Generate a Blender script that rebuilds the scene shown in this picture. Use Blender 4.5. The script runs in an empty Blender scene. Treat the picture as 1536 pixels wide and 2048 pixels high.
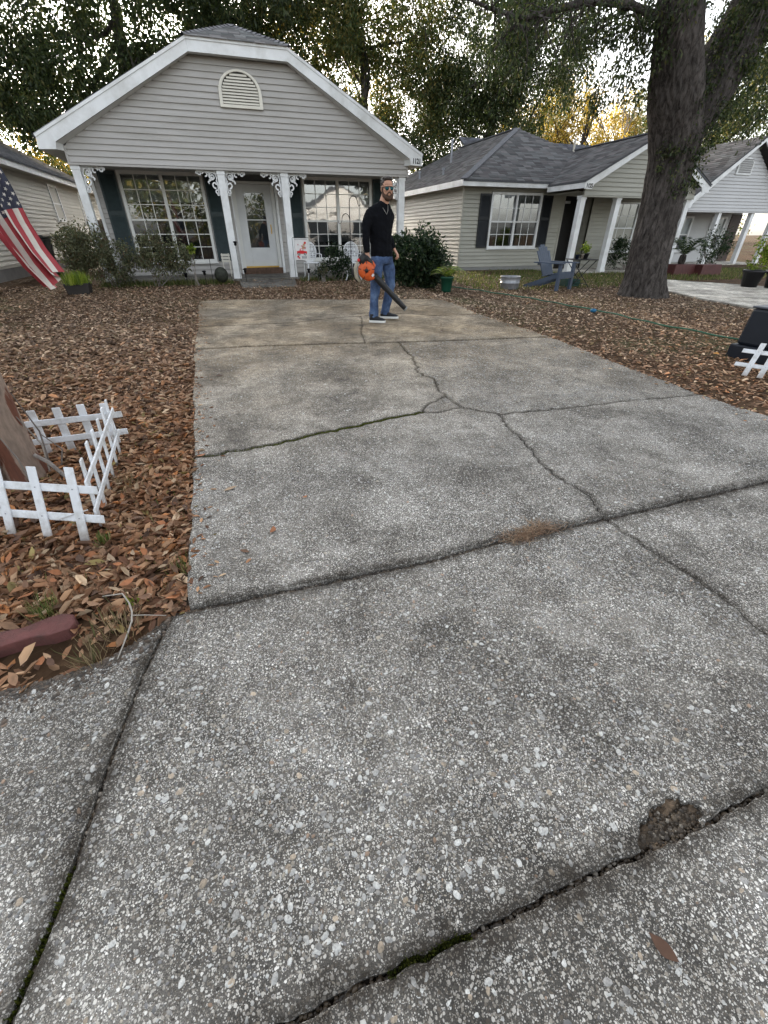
import bpy, bmesh, math, random
import numpy as np
from mathutils import Vector, Matrix
import mathutils.noise as mnoise
from mathutils.geometry import tessellate_polygon
R = math.radians
random.seed(7)
rng = np.random.default_rng(11)
scene = bpy.context.scene
col = scene.collection

# ------------------------------------------------------------------ camera, sky, sun, exposure
cam_d = bpy.data.cameras.new('camera')
cam = bpy.data.objects.new('camera', cam_d)
col.objects.link(cam)
cam.location = (0, 0, 1.33)
cam.rotation_euler = (R(90 - 33.367), 0, R(-18.472))
cam_d.sensor_fit = 'VERTICAL'
cam_d.sensor_height = 36.0
cam_d.lens = 847.75 / 2048 * 36
cam_d.clip_start = 0.02
cam_d.clip_end = 1500
scene.camera = cam

SUN_EL, SUN_AZ = 15.0, -1.5          # sun low behind the trees; azimuth measured from +Y towards +X
world = bpy.data.worlds.new('World')
scene.world = world
world.use_nodes = True
wn, wl = world.node_tree.nodes, world.node_tree.links
wn.clear()
w_out = wn.new('ShaderNodeOutputWorld')
w_bg = wn.new('ShaderNodeBackground')
w_sky = wn.new('ShaderNodeTexSky')
w_sky.sky_type = 'NISHITA'
w_sky.sun_disc = False
w_sky.sun_elevation = R(SUN_EL)
w_sky.sun_rotation = R(SUN_AZ)
w_sky.air_density = 1.0
w_sky.dust_density = 2.5
w_sky.ozone_density = 1.0
w_hsv = wn.new('ShaderNodeHueSaturation')
w_hsv.inputs['Saturation'].default_value = 0.29
wl.new(w_sky.outputs[0], w_hsv.inputs['Color'])
wl.new(w_hsv.outputs[0], w_bg.inputs['Color'])
w_bg.inputs['Strength'].default_value = 0.15
wl.new(w_bg.outputs[0], w_out.inputs['Surface'])

sun_d = bpy.data.lights.new('sun', 'SUN')
sun_d.energy = 4.0
sun_d.angle = R(9)
sun_d.color = (1.0, 0.86, 0.66)
sun = bpy.data.objects.new('sun', sun_d)
col.objects.link(sun)
_sv = Vector((math.sin(R(SUN_AZ)) * math.cos(R(SUN_EL)), math.cos(R(SUN_AZ)) * math.cos(R(SUN_EL)), math.sin(R(SUN_EL))))
sun.rotation_euler = (-_sv).to_track_quat('-Z', 'Y').to_euler()
sun.location = _sv * 60

scene.view_settings.view_transform = 'Standard'
scene.view_settings.look = 'None'
scene.view_settings.exposure = 2.05
scene.view_settings.gamma = 1.0

# ------------------------------------------------------------------ helpers
def gz(x, y):
    return .017 * min(max(y, -6), 14) - .010 * min(max(x - 5.2, 0), 18)
def gzv(x, y):
    return .017 * np.clip(y, -6, 14) - .010 * np.clip(x - 5.2, 0, 18)

def tag(o, label=None, cat=None, group=None, kind=None):
    if label: o['label'] = label
    if cat: o['category'] = cat
    if group: o['group'] = group
    if kind: o['kind'] = kind
    return o

def thing(name, label, cat, loc=(0, 0, 0), rz=0.0, group=None):
    o = bpy.data.objects.new(name, None)
    o.empty_display_size = .1
    col.objects.link(o)
    o.location = loc
    o.rotation_euler = (0, 0, rz)
    return tag(o, label, cat, group)

def mworld(o):
    m = Matrix.Translation(o.location) @ o.rotation_euler.to_matrix().to_4x4()
    return m

def link(name, me, mat=None, parent=None, world=False):
    o = bpy.data.objects.new(name, me)
    col.objects.link(o)
    if mat is not None and len(me.materials) == 0:
        me.materials.append(mat)
    if parent is not None:
        o.parent = parent
        if world and parent.type == 'EMPTY':
            o.matrix_parent_inverse = mworld(parent).inverted()
    return o

def copy_tree(o, parent=None):
    c = o.copy()
    col.objects.link(c)
    c.parent = parent
    for ch in list(o.children):
        copy_tree(ch, c)
    return c

class MB:
    def __init__(s):
        s.v = []; s.f = []; s.m = []
    def add(s, vs, fs, mi=0):
        b = len(s.v)
        s.v += [tuple(q) for q in vs]
        s.f += [tuple(b + i for i in f) for f in fs]
        s.m += [mi] * len(fs)
        return s
    def box(s, x0, x1, y0, y1, z0, z1, mi=0):
        return s.add([(x0,y0,z0),(x1,y0,z0),(x1,y1,z0),(x0,y1,z0),(x0,y0,z1),(x1,y0,z1),(x1,y1,z1),(x0,y1,z1)],
                     [(0,3,2,1),(4,5,6,7),(0,1,5,4),(1,2,6,5),(2,3,7,6),(3,0,4,7)], mi)
    def beam(s, p, q, w, h, up=(0,0,1), mi=0):
        p, q = Vector(p), Vector(q); d = (q - p).normalized(); u = Vector(up)
        sd = d.cross(u)
        if sd.length < 1e-5: sd = d.cross(Vector((1,0,0)))
        sd.normalize(); u = sd.cross(d).normalized()
        vs = []
        for c in (p, q):
            for a, b in ((-1,-1),(1,-1),(1,1),(-1,1)):
                vs.append(c + sd * a * w / 2 + u * b * h / 2)
        return s.add(vs, [(0,3,2,1),(4,5,6,7),(0,1,5,4),(1,2,6,5),(2,3,7,6),(3,0,4,7)], mi)
    def tube(s, pts, rad, n=8, cap=True, mi=0, wob=0.0):
        pts = [Vector(p) for p in pts]
        if not hasattr(rad, '__len__'): rad = [rad] * len(pts)
        vs = []; fr = None
        for i, p in enumerate(pts):
            t = (pts[min(i+1, len(pts)-1)] - pts[max(i-1, 0)])
            if t.length < 1e-9: t = Vector((0,0,1))
            t.normalize()
            if fr is None:
                a = Vector((0,0,1)) if abs(t.z) < .9 else Vector((1,0,0))
                fr = t.cross(a).normalized()
            else:
                fr = (fr - t * fr.dot(t))
                if fr.length < 1e-6: fr = t.cross(Vector((0.3,0.5,1)))
                fr.normalize()
            b = t.cross(fr)
            for k in range(n):
                an = 2 * math.pi * k / n
                rr = rad[i] * (1 + (wob * math.sin(3 * an + i * 1.7) if wob else 0))
                vs.append(p + (fr * math.cos(an) + b * math.sin(an)) * rr)
        fs = []
        for i in range(len(pts) - 1):
            for k in range(n):
                k2 = (k + 1) % n
                fs.append((i*n+k, i*n+k2, (i+1)*n+k2, (i+1)*n+k))
        if cap:
            fs.append(tuple(range(n - 1, -1, -1)))
            fs.append(tuple((len(pts) - 1) * n + k for k in range(n)))
        return s.add(vs, fs, mi)
    def lathe(s, prof, c=(0,0,0), n=16, mi=0, ax=None):
        vs = []; fs = []
        for (r, z) in prof:
            for k in range(n):
                a = 2 * math.pi * k / n
                vs.append((c[0] + r * math.cos(a), c[1] + r * math.sin(a), c[2] + z))
        for i in range(len(prof) - 1):
            for k in range(n):
                k2 = (k + 1) % n
                fs.append((i*n+k, i*n+k2, (i+1)*n+k2, (i+1)*n+k))
        fs.append(tuple(range(n - 1, -1, -1)))
        fs.append(tuple((len(prof) - 1) * n + k for k in range(n)))
        return s.add(vs, fs, mi)
    def prism(s, poly, fn, mi=0):
        """poly: 2D outline; fn(u, v, k) -> 3D for k = 0 (front) and 1 (back)"""
        n = len(poly)
        vs = [fn(u, v, 0) for u, v in poly] + [fn(u, v, 1) for u, v in poly]
        tri = tessellate_polygon([[Vector((u, v, 0)) for u, v in poly]])
        fs = [tuple(t) for t in tri] + [tuple(n + i for i in reversed(t)) for t in tri]
        fs += [(i, (i + 1) % n, n + (i + 1) % n, n + i) for i in range(n)]
        return s.add(vs, fs, mi)
    def ell(s, c, r, n=12, m=8, rot=None, mi=0):
        vs = []; fs = []
        c = Vector(c)
        for i in range(m + 1):
            ph = math.pi * i / m
            for k in range(n):
                a = 2 * math.pi * k / n
                q = Vector((r[0] * math.sin(ph) * math.cos(a), r[1] * math.sin(ph) * math.sin(a), r[2] * math.cos(ph)))
                if rot is not None: q = rot @ q
                vs.append(c + q)
        for i in range(m):
            for k in range(n):
                k2 = (k + 1) % n
                fs.append((i*n+k, (i+1)*n+k, (i+1)*n+k2, i*n+k2))
        return s.add(vs, fs, mi)
    def loft(s, rings, mi=0):
        """rings: list of (centre, axis_a, axis_b) ellipses; closed ends"""
        n = 16; vs = []
        for c, a, b in rings:
            c, a, b = Vector(c), Vector(a), Vector(b)
            for k in range(n):
                t = 2 * math.pi * k / n
                vs.append(c + a * math.cos(t) + b * math.sin(t))
        fs = []
        for i in range(len(rings) - 1):
            for k in range(n):
                k2 = (k + 1) % n
                fs.append((i*n+k, i*n+k2, (i+1)*n+k2, (i+1)*n+k))
        fs.append(tuple(range(n - 1, -1, -1)))
        fs.append(tuple((len(rings) - 1) * n + k for k in range(n)))
        return s.add(vs, fs, mi)
    def mesh(s, name, mats=None, smooth=False, recalc=True):
        me = bpy.data.meshes.new(name)
        me.from_pydata(s.v, [], s.f)
        if recalc:
            bm = bmesh.new(); bm.from_mesh(me)
            bmesh.ops.recalc_face_normals(bm, faces=bm.faces)
            bm.to_mesh(me); bm.free()
        if mats:
            for m in (mats if isinstance(mats, (list, tuple)) else [mats]):
                me.materials.append(m)
        if len(set(s.m)) > 1:
            me.polygons.foreach_set('material_index', s.m)
        if smooth:
            me.polygons.foreach_set('use_smooth', [True] * len(me.polygons))
        me.update()
        return me
    def build(s, name, mat, parent=None, smooth=False, world=True, recalc=True):
        return link(name, s.mesh(name, mat, smooth, recalc), None, parent, world)

def bevel(o, w=.004, seg=2):
    m = o.modifiers.new('bevel', 'BEVEL'); m.width = w; m.segments = seg; m.limit_method = 'ANGLE'
    return o

def npmesh(name, V, F, cols=None, smooth=False):
    V = np.asarray(V, np.float32).reshape(-1, 3); F = np.asarray(F, np.int32)
    me = bpy.data.meshes.new(name)
    me.vertices.add(len(V)); me.vertices.foreach_set('co', V.ravel())
    k = F.shape[1]
    me.loops.add(F.size); me.loops.foreach_set('vertex_index', F.ravel())
    me.polygons.add(len(F)); me.polygons.foreach_set('loop_start', np.arange(0, F.size, k, dtype=np.int32))
    if smooth: me.polygons.foreach_set('use_smooth', np.ones(len(F), bool))
    me.update(calc_edges=True)
    if cols is not None:
        at = me.attributes.new('col', 'FLOAT_COLOR', 'POINT')
        c4 = np.ones((len(V), 4), np.float32); c4[:, :3] = cols
        at.data.foreach_set('color', c4.ravel())
    return me

def scatter(T, TF, P, A, B, N, L, W, Hh=None):
    """instances of template T (k,3) with frames A (along) B (across) N (normal) -> V, F"""
    n, k = len(P), len(T)
    Hh = L if Hh is None else Hh
    V = (P[:, None, :] + T[None, :, 0:1] * A[:, None, :] * L[:, None, None]
         + T[None, :, 1:2] * B[:, None, :] * W[:, None, None] + T[None, :, 2:3] * N[:, None, :] * Hh[:, None, None])
    F = (TF[None] + (np.arange(n) * k)[:, None, None]).reshape(-1, TF.shape[1])
    return V.reshape(-1, 3), F

def unit(a): return a / np.maximum(np.linalg.norm(a, axis=-1, keepdims=True), 1e-9)

def project(P):
    """image coordinates (photo pixels, 1536 x 2048) of points, only used to keep fine scatter to what can be seen"""
    th, ya = R(33.367), R(18.472)
    Fv = np.array([math.sin(ya)*math.cos(th), math.cos(ya)*math.cos(th), -math.sin(th)])
    Rv = np.array([math.cos(ya), -math.sin(ya), 0]); Uv = np.cross(Rv, Fv)
    Q = P - np.array([0, 0, 1.33])
    z = np.maximum(Q @ Fv, 1e-3)
    return 768 + 847.75 * (Q @ Rv) / z, 1024 - 847.75 * (Q @ Uv) / z, Q @ Fv

# ------------------------------------------------------------------ materials
MATS = {}
def nt(name):
    m = bpy.data.materials.new(name); m.use_nodes = True
    n, l = m.node_tree.nodes, m.node_tree.links
    return m, n, l, n['Principled BSDF']
def ramp(n, stops):
    r = n.new('ShaderNodeValToRGB')
    e = r.color_ramp.elements
    while len(e) < len(stops): e.new(.5)
    for i, (p, c) in enumerate(stops):
        e[i].position = p; e[i].color = (*c, 1) if len(c) == 3 else c
    return r
def noise(n, l, scale, detail=4, rough=.55, coord=None, dist=0):
    t = n.new('ShaderNodeTexNoise')
    t.inputs['Scale'].default_value = scale; t.inputs['Detail'].default_value = detail
    t.inputs['Roughness'].default_value = rough; t.inputs['Distortion'].default_value = dist
    if coord is not None: l.new(coord, t.inputs['Vector'])
    return t
def mixc(n, l, fac, a, b, mode='MIX'):
    m = n.new('ShaderNodeMix'); m.data_type = 'RGBA'; m.blend_type = mode
    for s, v in ((0, fac), (6, a), (7, b)):
        if hasattr(v, 'is_output'): l.new(v, m.inputs[s])
        else: m.inputs[s].default_value = v if s == 0 else (*v, 1)
    return m.outputs[2]
def objcoord(n, world=False):
    if world:
        return n.new('ShaderNodeNewGeometry').outputs['Position']
    return n.new('ShaderNodeTexCoord').outputs['Object']
def M(name, c, rough=.6, var=.12, scale=6.0, bump=0.0, bscale=60.0, metal=0.0, spec=.35, dirt=None, dscale=1.5, rnd=0.0, stretch=None):
    if name in MATS: return MATS[name]
    m, n, l, b = nt(name)
    co = objcoord(n, True)
    if stretch:
        mp = n.new('ShaderNodeMapping'); mp.inputs['Scale'].default_value = stretch; l.new(co, mp.inputs[0]); co = mp.outputs[0]
    t = noise(n, l, scale, 5, .6, co)
    r = ramp(n, [(.3, tuple(max(0, v * (1 - var)) for v in c)), (.7, tuple(min(1, v * (1 + var)) for v in c))])
    l.new(t.outputs['Fac'], r.inputs[0])
    out = r.outputs[0]
    if dirt:
        t2 = noise(n, l, dscale, 6, .65, co)
        r2 = ramp(n, [(.45, (0, 0, 0)), (.75, (1, 1, 1))]); l.new(t2.outputs['Fac'], r2.inputs[0])
        out = mixc(n, l, r2.outputs[0], out, dirt)
    if rnd:
        oi = n.new('ShaderNodeObjectInfo'); mr = n.new('ShaderNodeMapRange')
        mr.inputs[3].default_value = 1 - rnd; mr.inputs[4].default_value = 1 + rnd
        l.new(oi.outputs['Random'], mr.inputs[0])
        hs = n.new('ShaderNodeHueSaturation'); l.new(out, hs.inputs['Color']); l.new(mr.outputs[0], hs.inputs['Value'])
        out = hs.outputs[0]
    l.new(out, b.inputs['Base Color'])
    b.inputs['Roughness'].default_value = rough
    b.inputs['Metallic'].default_value = metal
    b.inputs['Specular IOR Level'].default_value = spec
    if bump:
        t3 = noise(n, l, bscale, 4, .6, co)
        bp = n.new('ShaderNodeBump'); bp.inputs['Strength'].default_value = bump; bp.inputs['Distance'].default_value = .01
        l.new(t3.outputs['Fac'], bp.inputs['Height']); l.new(bp.outputs[0], b.inputs['Normal'])
    MATS[name] = m
    return m
def attr_mat(name, rough=.7, trans=0.0, spec=.3, mul=1.0, double=False):
    """colour from the per-piece attribute 'col'; trans adds light shining through leaves"""
    m, n, l, b = nt(name)
    a = n.new('ShaderNodeAttribute'); a.attribute_name = 'col'
    l.new(a.outputs['Color'], b.inputs['Base Color'])
    b.inputs['Roughness'].default_value = rough
    b.inputs['Specular IOR Level'].default_value = spec
    if trans:
        tr = n.new('ShaderNodeBsdfTranslucent'); mx = n.new('ShaderNodeMixShader'); mx.inputs[0].default_value = trans
        g = n.new('ShaderNodeHueSaturation'); g.inputs['Value'].default_value = 1.6; g.inputs['Saturation'].default_value = 1.1
        l.new(a.outputs['Color'], g.inputs['Color']); l.new(g.outputs[0], tr.inputs['Color'])
        l.new(b.outputs[0], mx.inputs[1]); l.new(tr.outputs[0], mx.inputs[2])
        l.new(mx.outputs[0], n['Material Output'].inputs['Surface'])
    MATS[name] = m
    return m

# exposed-aggregate concrete
def concrete_mat(name, base, fine=1.0, tan=True):
    m, n, l, b = nt(name)
    co = objcoord(n, True)
    big = noise(n, l, .9, 5, .62, co, .3)
    rb = ramp(n, [(.30, tuple(v * .38 for v in base)), (.50, tuple(v * .78 for v in base)), (.70, tuple(v * 1.28 for v in base))])
    l.new(big.outputs['Fac'], rb.inputs[0])
    out = rb.outputs[0]
    if tan:   # brown leaf and algae staining up towards the house
        sx = n.new('ShaderNodeSeparateXYZ'); l.new(co, sx.inputs[0])
        mr = n.new('ShaderNodeMapRange'); mr.inputs[1].default_value = 2.4; mr.inputs[2].default_value = 6.2
        l.new(sx.outputs[1], mr.inputs[0])
        n2 = noise(n, l, .5, 4, .6, co)
        mm = n.new('ShaderNodeMath'); mm.operation = 'MULTIPLY'; l.new(mr.outputs[0], mm.inputs[0])
        mr2 = n.new('ShaderNodeMapRange'); mr2.inputs[1].default_value = .2; mr2.inputs[2].default_value = .6; mr2.inputs[3].default_value = .35
        l.new(n2.outputs['Fac'], mr2.inputs[0]); l.new(mr2.outputs[0], mm.inputs[1])
        n3 = noise(n, l, 2.2, 6, .68, co)
        r3 = ramp(n, [(.33, (.075, .062, .042)), (.50, (.215, .180, .130)), (.70, (.36, .315, .245))]); l.new(n3.outputs['Fac'], r3.inputs[0])
        out = mixc(n, l, mm.outputs[0], out, r3.outputs[0])
    # dark blotches
    sp = noise(n, l, 5.5, 6, .7, co)
    r4 = ramp(n, [(.36, (.42, .42, .42)), (.56, (1, 1, 1))]); l.new(sp.outputs['Fac'], r4.inputs[0])
    out = mixc(n, l, .8, out, r4.outputs[0], 'MULTIPLY')
    # sand grain
    g = noise(n, l, 420, 2, .7, co)
    r5 = ramp(n, [(.36, (.45, .45, .46)), (.62, (1.5, 1.5, 1.5))]); l.new(g.outputs['Fac'], r5.inputs[0])
    out = mixc(n, l, .9, out, r5.outputs[0], 'MULTIPLY')
    # stones of every size showing in the worn surface
    wob = noise(n, l, 70, 2, .5, co)
    vadd = n.new('ShaderNodeVectorMath'); vadd.operation = 'MULTIPLY_ADD'; l.new(wob.outputs['Color'], vadd.inputs[0]); vadd.inputs[1].default_value = (.006, .006, .006); l.new(co, vadd.inputs[2])
    dist = None
    for sc, lo, hi, prob, amt in ((300, .40, .50, .36, .9), (165, .38, .45, .46, .95), (92, .33, .39, .62, 1.0)):
        v = n.new('ShaderNodeTexVoronoi'); v.inputs['Scale'].default_value = sc; l.new(vadd.outputs[0], v.inputs['Vector'])
        rv = ramp(n, [(lo, (1, 1, 1)), (hi, (0, 0, 0))]); l.new(v.outputs['Distance'], rv.inputs[0])
        sep = n.new('ShaderNodeSeparateColor'); l.new(v.outputs['Color'], sep.inputs[0])
        pick = n.new('ShaderNodeMath'); pick.operation = 'GREATER_THAN'; pick.inputs[1].default_value = prob
        l.new(sep.outputs[0], pick.inputs[0])
        mu = n.new('ShaderNodeMath'); mu.operation = 'MULTIPLY'; l.new(rv.outputs[0], mu.inputs[0]); l.new(pick.outputs[0], mu.inputs[1])
        mu2 = n.new('ShaderNodeMath'); mu2.operation = 'MULTIPLY'; l.new(mu.outputs[0], mu2.inputs[0]); mu2.inputs[1].default_value = amt * fine
        rc = ramp(n, [(.0, (.05, .046, .042)), (.22, (.17, .15, .125)), (.42, (.36, .34, .305)), (.68, (.56, .55, .52)), (1, (.78, .775, .755))]); l.new(sep.outputs[1], rc.inputs[0])
        out = mixc(n, l, mu2.outputs[0], out, rc.outputs[0])
        dist = mu.outputs[0]
    # grime lying over stones and mortar alike
    gr = noise(n, l, 1.7, 7, .72, co, .5); rg = ramp(n, [(.33, (.33, .305, .275)), (.49, (.92, .89, .85)), (.66, (1.45, 1.43, 1.40))]); l.new(gr.outputs['Fac'], rg.inputs[0])
    out = mixc(n, l, .85, out, rg.outputs[0], 'MULTIPLY')
    g2 = noise(n, l, 9, 6, .7, co); rg2 = ramp(n, [(.35, (.62, .60, .57)), (.6, (1.08, 1.08, 1.07))]); l.new(g2.outputs['Fac'], rg2.inputs[0])
    out = mixc(n, l, .7, out, rg2.outputs[0], 'MULTIPLY')
    if tan:
        wt = mixc(n, l, mm.outputs[0], (1, 1, 1), (1.10, .98, .80)); out = mixc(n, l, 1, out, wt, 'MULTIPLY')
        n5 = noise(n, l, 1.1, 6, .68, co, .4); r6 = ramp(n, [(.38, (.55, .50, .43)), (.56, (1, 1, 1))]); l.new(n5.outputs['Fac'], r6.inputs[0])
        out = mixc(n, l, mm.outputs[0], out, mixc(n, l, 1, out, r6.outputs[0], 'MULTIPLY'))
    l.new(out, b.inputs['Base Color'])
    b.inputs['Roughness'].default_value = .82
    b.inputs['Specular IOR Level'].default_value = .35
    h = mixc(n, l, .5, g.outputs['Fac'], dist)
    bp = n.new('ShaderNodeBump'); bp.inputs['Strength'].default_value = .55; bp.inputs['Distance'].default_value = .004
    l.new(h, bp.inputs['Height']); l.new(bp.outputs[0], b.inputs['Normal'])
    MATS[name] = m
    return m

CONC = concrete_mat('aggregate_concrete', (.182, .175, .162))
CONC2 = concrete_mat('pale_concrete', (.72, .69, .62), .35, False)
PORCHC = concrete_mat('porch_concrete', (.20, .19, .17), .2, False)
def soil_mat():
    m, n, l, b = nt('leafy_soil')
    co = objcoord(n, True)
    a = noise(n, l, 3.0, 8, .7, co); r1 = ramp(n, [(.3, (.028, .018, .011)), (.5, (.068, .043, .026)), (.72, (.15, .102, .064))]); l.new(a.outputs['Fac'], r1.inputs[0])
    v = n.new('ShaderNodeTexVoronoi'); v.inputs['Scale'].default_value = 22; l.new(co, v.inputs['Vector'])
    r2 = ramp(n, [(0, (.5, .42, .36)), (1, (1.35, 1.25, 1.15))]); l.new(v.outputs['Color'], r2.inputs[0])
    o = mixc(n, l, .8, r1.outputs[0], r2.outputs[0], 'MULTIPLY')
    g = noise(n, l, .35, 4, .6, co); r3 = ramp(n, [(.52, (0, 0, 0)), (.68, (1, 1, 1))]); l.new(g.outputs['Fac'], r3.inputs[0])
    o = mixc(n, l, r3.outputs[0], o, (.075, .075, .035))
    l.new(o, b.inputs['Base Color']); b.inputs['Roughness'].default_value = .95; b.inputs['Specular IOR Level'].default_value = .1
    bp = n.new('ShaderNodeBump'); bp.inputs['Strength'].default_value = .8; bp.inputs['Distance'].default_value = .02
    l.new(v.outputs['Distance'], bp.inputs['Height']); l.new(bp.outputs[0], b.inputs['Normal'])
    return m
SOIL = soil_mat()
WHITE = M('white_trim_paint', (.74, .75, .75), .45, .05, 3, .05, 40, dirt=(.52, .52, .50), dscale=2.0)
CREAM = M('cream_trim', (.66, .63, .55), .5, .06, 3, .05, 40)
SHUT = M('dark_green_shutter_paint', (.032, .048, .050), .5, .2, 8)
BLACKSH = M('black_shutter_paint', (.012, .014, .017), .5, .2, 8)
SIDE1 = M('taupe_grey_siding', (.408, .392, .372), .55, .05, 1.2, .08, 30, stretch=(1, 1, 6), rnd=.03, dirt=(.335, .318, .290), dscale=.8)
SIDE2 = M('sage_beige_siding', (.36, .352, .305), .55, .05, 1.2, .08, 30, stretch=(1, 1, 6), rnd=.03, dirt=(.29, .285, .24), dscale=.8)
SIDE3 = M('pale_grey_siding', (.50, .50, .50), .55, .05, 1.2, .08, 30, rnd=.03)
SIDE4 = M('warm_beige_siding', (.50, .48, .42), .55, .05, 1.2, .08, 30, rnd=.03)
DARKROOM = M('dim_room_wall', (.055, .058, .062), .9, .1, 2)
BLIND = M('white_blind_slat', (.62, .63, .64), .5, .04, 3)
ROOFB = M('asphalt_roofing', (.085, .088, .096), .9, .3, 30, .3, 200)
SHING = attr_mat('asphalt_shingle', .92, 0, .2)
METALB = M('black_iron', (.012, .012, .013), .45, .2, 30, metal=.6)
BRASS = M('brass', (.62, .40, .10), .35, .1, 20, metal=.9)
STEEL = M('galvanised_steel', (.30, .31, .33), .5, .2, 14, .1, 60, metal=.55)
LEAFG = attr_mat('leaf_foliage', .5, .38, .35)
LITTER = attr_mat('dry_leaf', .75, .10, .25)
PEB = attr_mat('pebble', .42, 0, .5)
GRASSM = attr_mat('grass_blade', .6, .3, .3)
BARK = None
def glass_mat(name, refl_min=.10, tint=(.85, .9, .9)):
    m, n, l, b = nt(name)
    n.remove(b)
    tr = n.new('ShaderNodeBsdfTransparent'); tr.inputs[0].default_value = (*tint, 1)
    gl = n.new('ShaderNodeBsdfGlossy'); gl.inputs['Roughness'].default_value = .015; gl.inputs[0].default_value = (.95, .97, 1, 1)
    lw = n.new('ShaderNodeFresnel'); lw.inputs[0].default_value = 1.5
    mr = n.new('ShaderNodeMapRange'); mr.inputs[1].default_value = 0; mr.inputs[2].default_value = 1; mr.inputs[3].default_value = refl_min; mr.inputs[4].default_value = 1
    l.new(lw.outputs[0], mr.inputs[0])
    wv = noise(n, l, 2.2, 2, .5, objcoord(n, True)); bp = n.new('ShaderNodeBump'); bp.inputs['Strength'].default_value = .04; bp.inputs['Distance'].default_value = .05
    l.new(wv.outputs['Fac'], bp.inputs['Height']); l.new(bp.outputs[0], gl.inputs['Normal'])
    mx = n.new('ShaderNodeMixShader'); l.new(mr.outputs[0], mx.inputs[0]); l.new(tr.outputs[0], mx.inputs[1]); l.new(gl.outputs[0], mx.inputs[2])
    l.new(mx.outputs[0], n['Material Output'].inputs['Surface'])
    MATS[name] = m
    return m
GLASS = glass_mat('window_glass', .16)
GLASSD = glass_mat('screened_glass', .07, (.42, .44, .46))
def bark_mat(name, c1, c2, sc=9, st=.35):
    m, n, l, b = nt(name)
    mp = n.new('ShaderNodeMapping'); mp.inputs['Scale'].default_value = (1, 1, .30); l.new(objcoord(n, True), mp.inputs[0])
    a = noise(n, l, sc * 1.3, 9, .74, mp.outputs[0], .6); r1 = ramp(n, [(.36, c1), (.62, c2)]); l.new(a.outputs['Fac'], r1.inputs[0])
    k = noise(n, l, 2.0, 4, .6, objcoord(n, True)); r2 = ramp(n, [(.4, (.75, .75, .75)), (.65, (1.25, 1.25, 1.25))]); l.new(k.outputs['Fac'], r2.inputs[0])
    o = mixc(n, l, .8, r1.outputs[0], r2.outputs[0], 'MULTIPLY')
    l.new(o, b.inputs['Base Color']); b.inputs['Roughness'].default_value = .95; b.inputs['Specular IOR Level'].default_value = .1
    bp = n.new('ShaderNodeBump'); bp.inputs['Strength'].default_value = 1; bp.inputs['Distance'].default_value = .05 * st / .35
    l.new(a.outputs['Fac'], bp.inputs['Height']); l.new(bp.outputs[0], b.inputs['Normal'])
    return m
BARK = bark_mat('oak_bark', (.020, .017, .015), (.118, .104, .096), 12)
BARKP = bark_mat('smooth_pale_bark', (.10, .07, .05), (.36, .29, .23), 3, .05)
BARKB = bark_mat('bare_twig_bark', (.13, .11, .10), (.30, .27, .24), 9, .1)
# ------------------------------------------------------------------ ground, driveway, pavement
gx = [-320, -120, -40, -20, -10, -5, 0, 5.2, 10, 15, 23.2, 40, 120, 320]
gy = [-320, -120, -40, -15, -6, 0, 5, 10, 14, 20, 40, 120, 420]
GV = [(x, y, gz(x, y) - .022) for y in gy for x in gx]
GF = [(j*len(gx)+i, j*len(gx)+i+1, (j+1)*len(gx)+i+1, (j+1)*len(gx)+i) for j in range(len(gy)-1) for i in range(len(gx)-1)]
g = MB().add(GV, GF).build('ground', SOIL, recalc=False)
tag(g, 'brown leaf-strewn soil of the front yards', None, None, 'structure')

def jag(pl, amp, seg=.05, seed=0):
    rr = random.Random(seed); out = []
    for (a, b) in zip(pl[:-1], pl[1:]):
        L = math.hypot(b[0]-a[0], b[1]-a[1]); n = max(1, int(L / seg))
        nx, ny = -(b[1]-a[1]) / max(L, 1e-6), (b[0]-a[0]) / max(L, 1e-6)
        for i in range(n):
            t = i / n; o = rr.uniform(-amp, amp) if i else 0
            out.append((a[0] + (b[0]-a[0])*t + nx*o, a[1] + (b[1]-a[1])*t + ny*o))
    out.append(pl[-1])
    return out
LN = {}
def line(k, pts, gap, amp=.0, seg=.05):
    LN[k] = (jag(pts, amp, seg, len(LN) + 3), gap * (.62 if gap < .0085 and k[0] not in 'BACD' else .85))
Al = (-.487, 5.998)
line('LB', [(-.384, 1.425), (-.39, 2.329), (-.399, 2.874)], 0, .008, .1)
line('LM', [(-.399, 2.874), (-.422, 3.496), Al], 0, .012, .15)
line('LA', [Al, (-.481, 7.47)], 0, .012, .15)
line('LK', [(-.481, 7.47), (-.533, 9.59), (-.525, 9.95), (-.472, 10.12), (-.36, 10.20)], 0, .006, .15)
line('K', [(-.36, 10.20), (.259, 10.154), (1.837, 9.696), (3.035, 9.348), (3.95, 9.14)], 0, .008, .2)
line('RK', [(3.95, 9.14), (4.16, 9.02), (4.27, 8.83), (4.30, 8.5), (4.182, 7.185)], 0, .006, .15)
line('RA', [(4.182, 7.185), (4.256, 5.308)], 0, .012, .15)
line('RC', [(4.256, 5.308), (4.12, 3.769), (4.08, 2.798)], 0, .012, .15)
line('RB', [(4.08, 2.798), (4.09, 2.465), (4.131, 2.208), (4.35, 1.85), (4.75, 1.62), (5.4, 1.45)], 0, .008, .15)
line('A1', [Al, (.176, 5.955), (1.122, 5.805), (1.632, 5.70)], .016, .002, .2)
line('A2', [(1.632, 5.70), (2.09, 5.615)], .015, .002, .2)
line('A3', [(2.09, 5.615), (3.209, 5.435), (4.256, 5.308)], .014, .002, .2)
line('V2', [(2.10, 7.60), (2.07, 7.35), (1.785, 6.408), (1.70, 6.0), (1.632, 5.70)], .0035, .012, .08)
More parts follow.
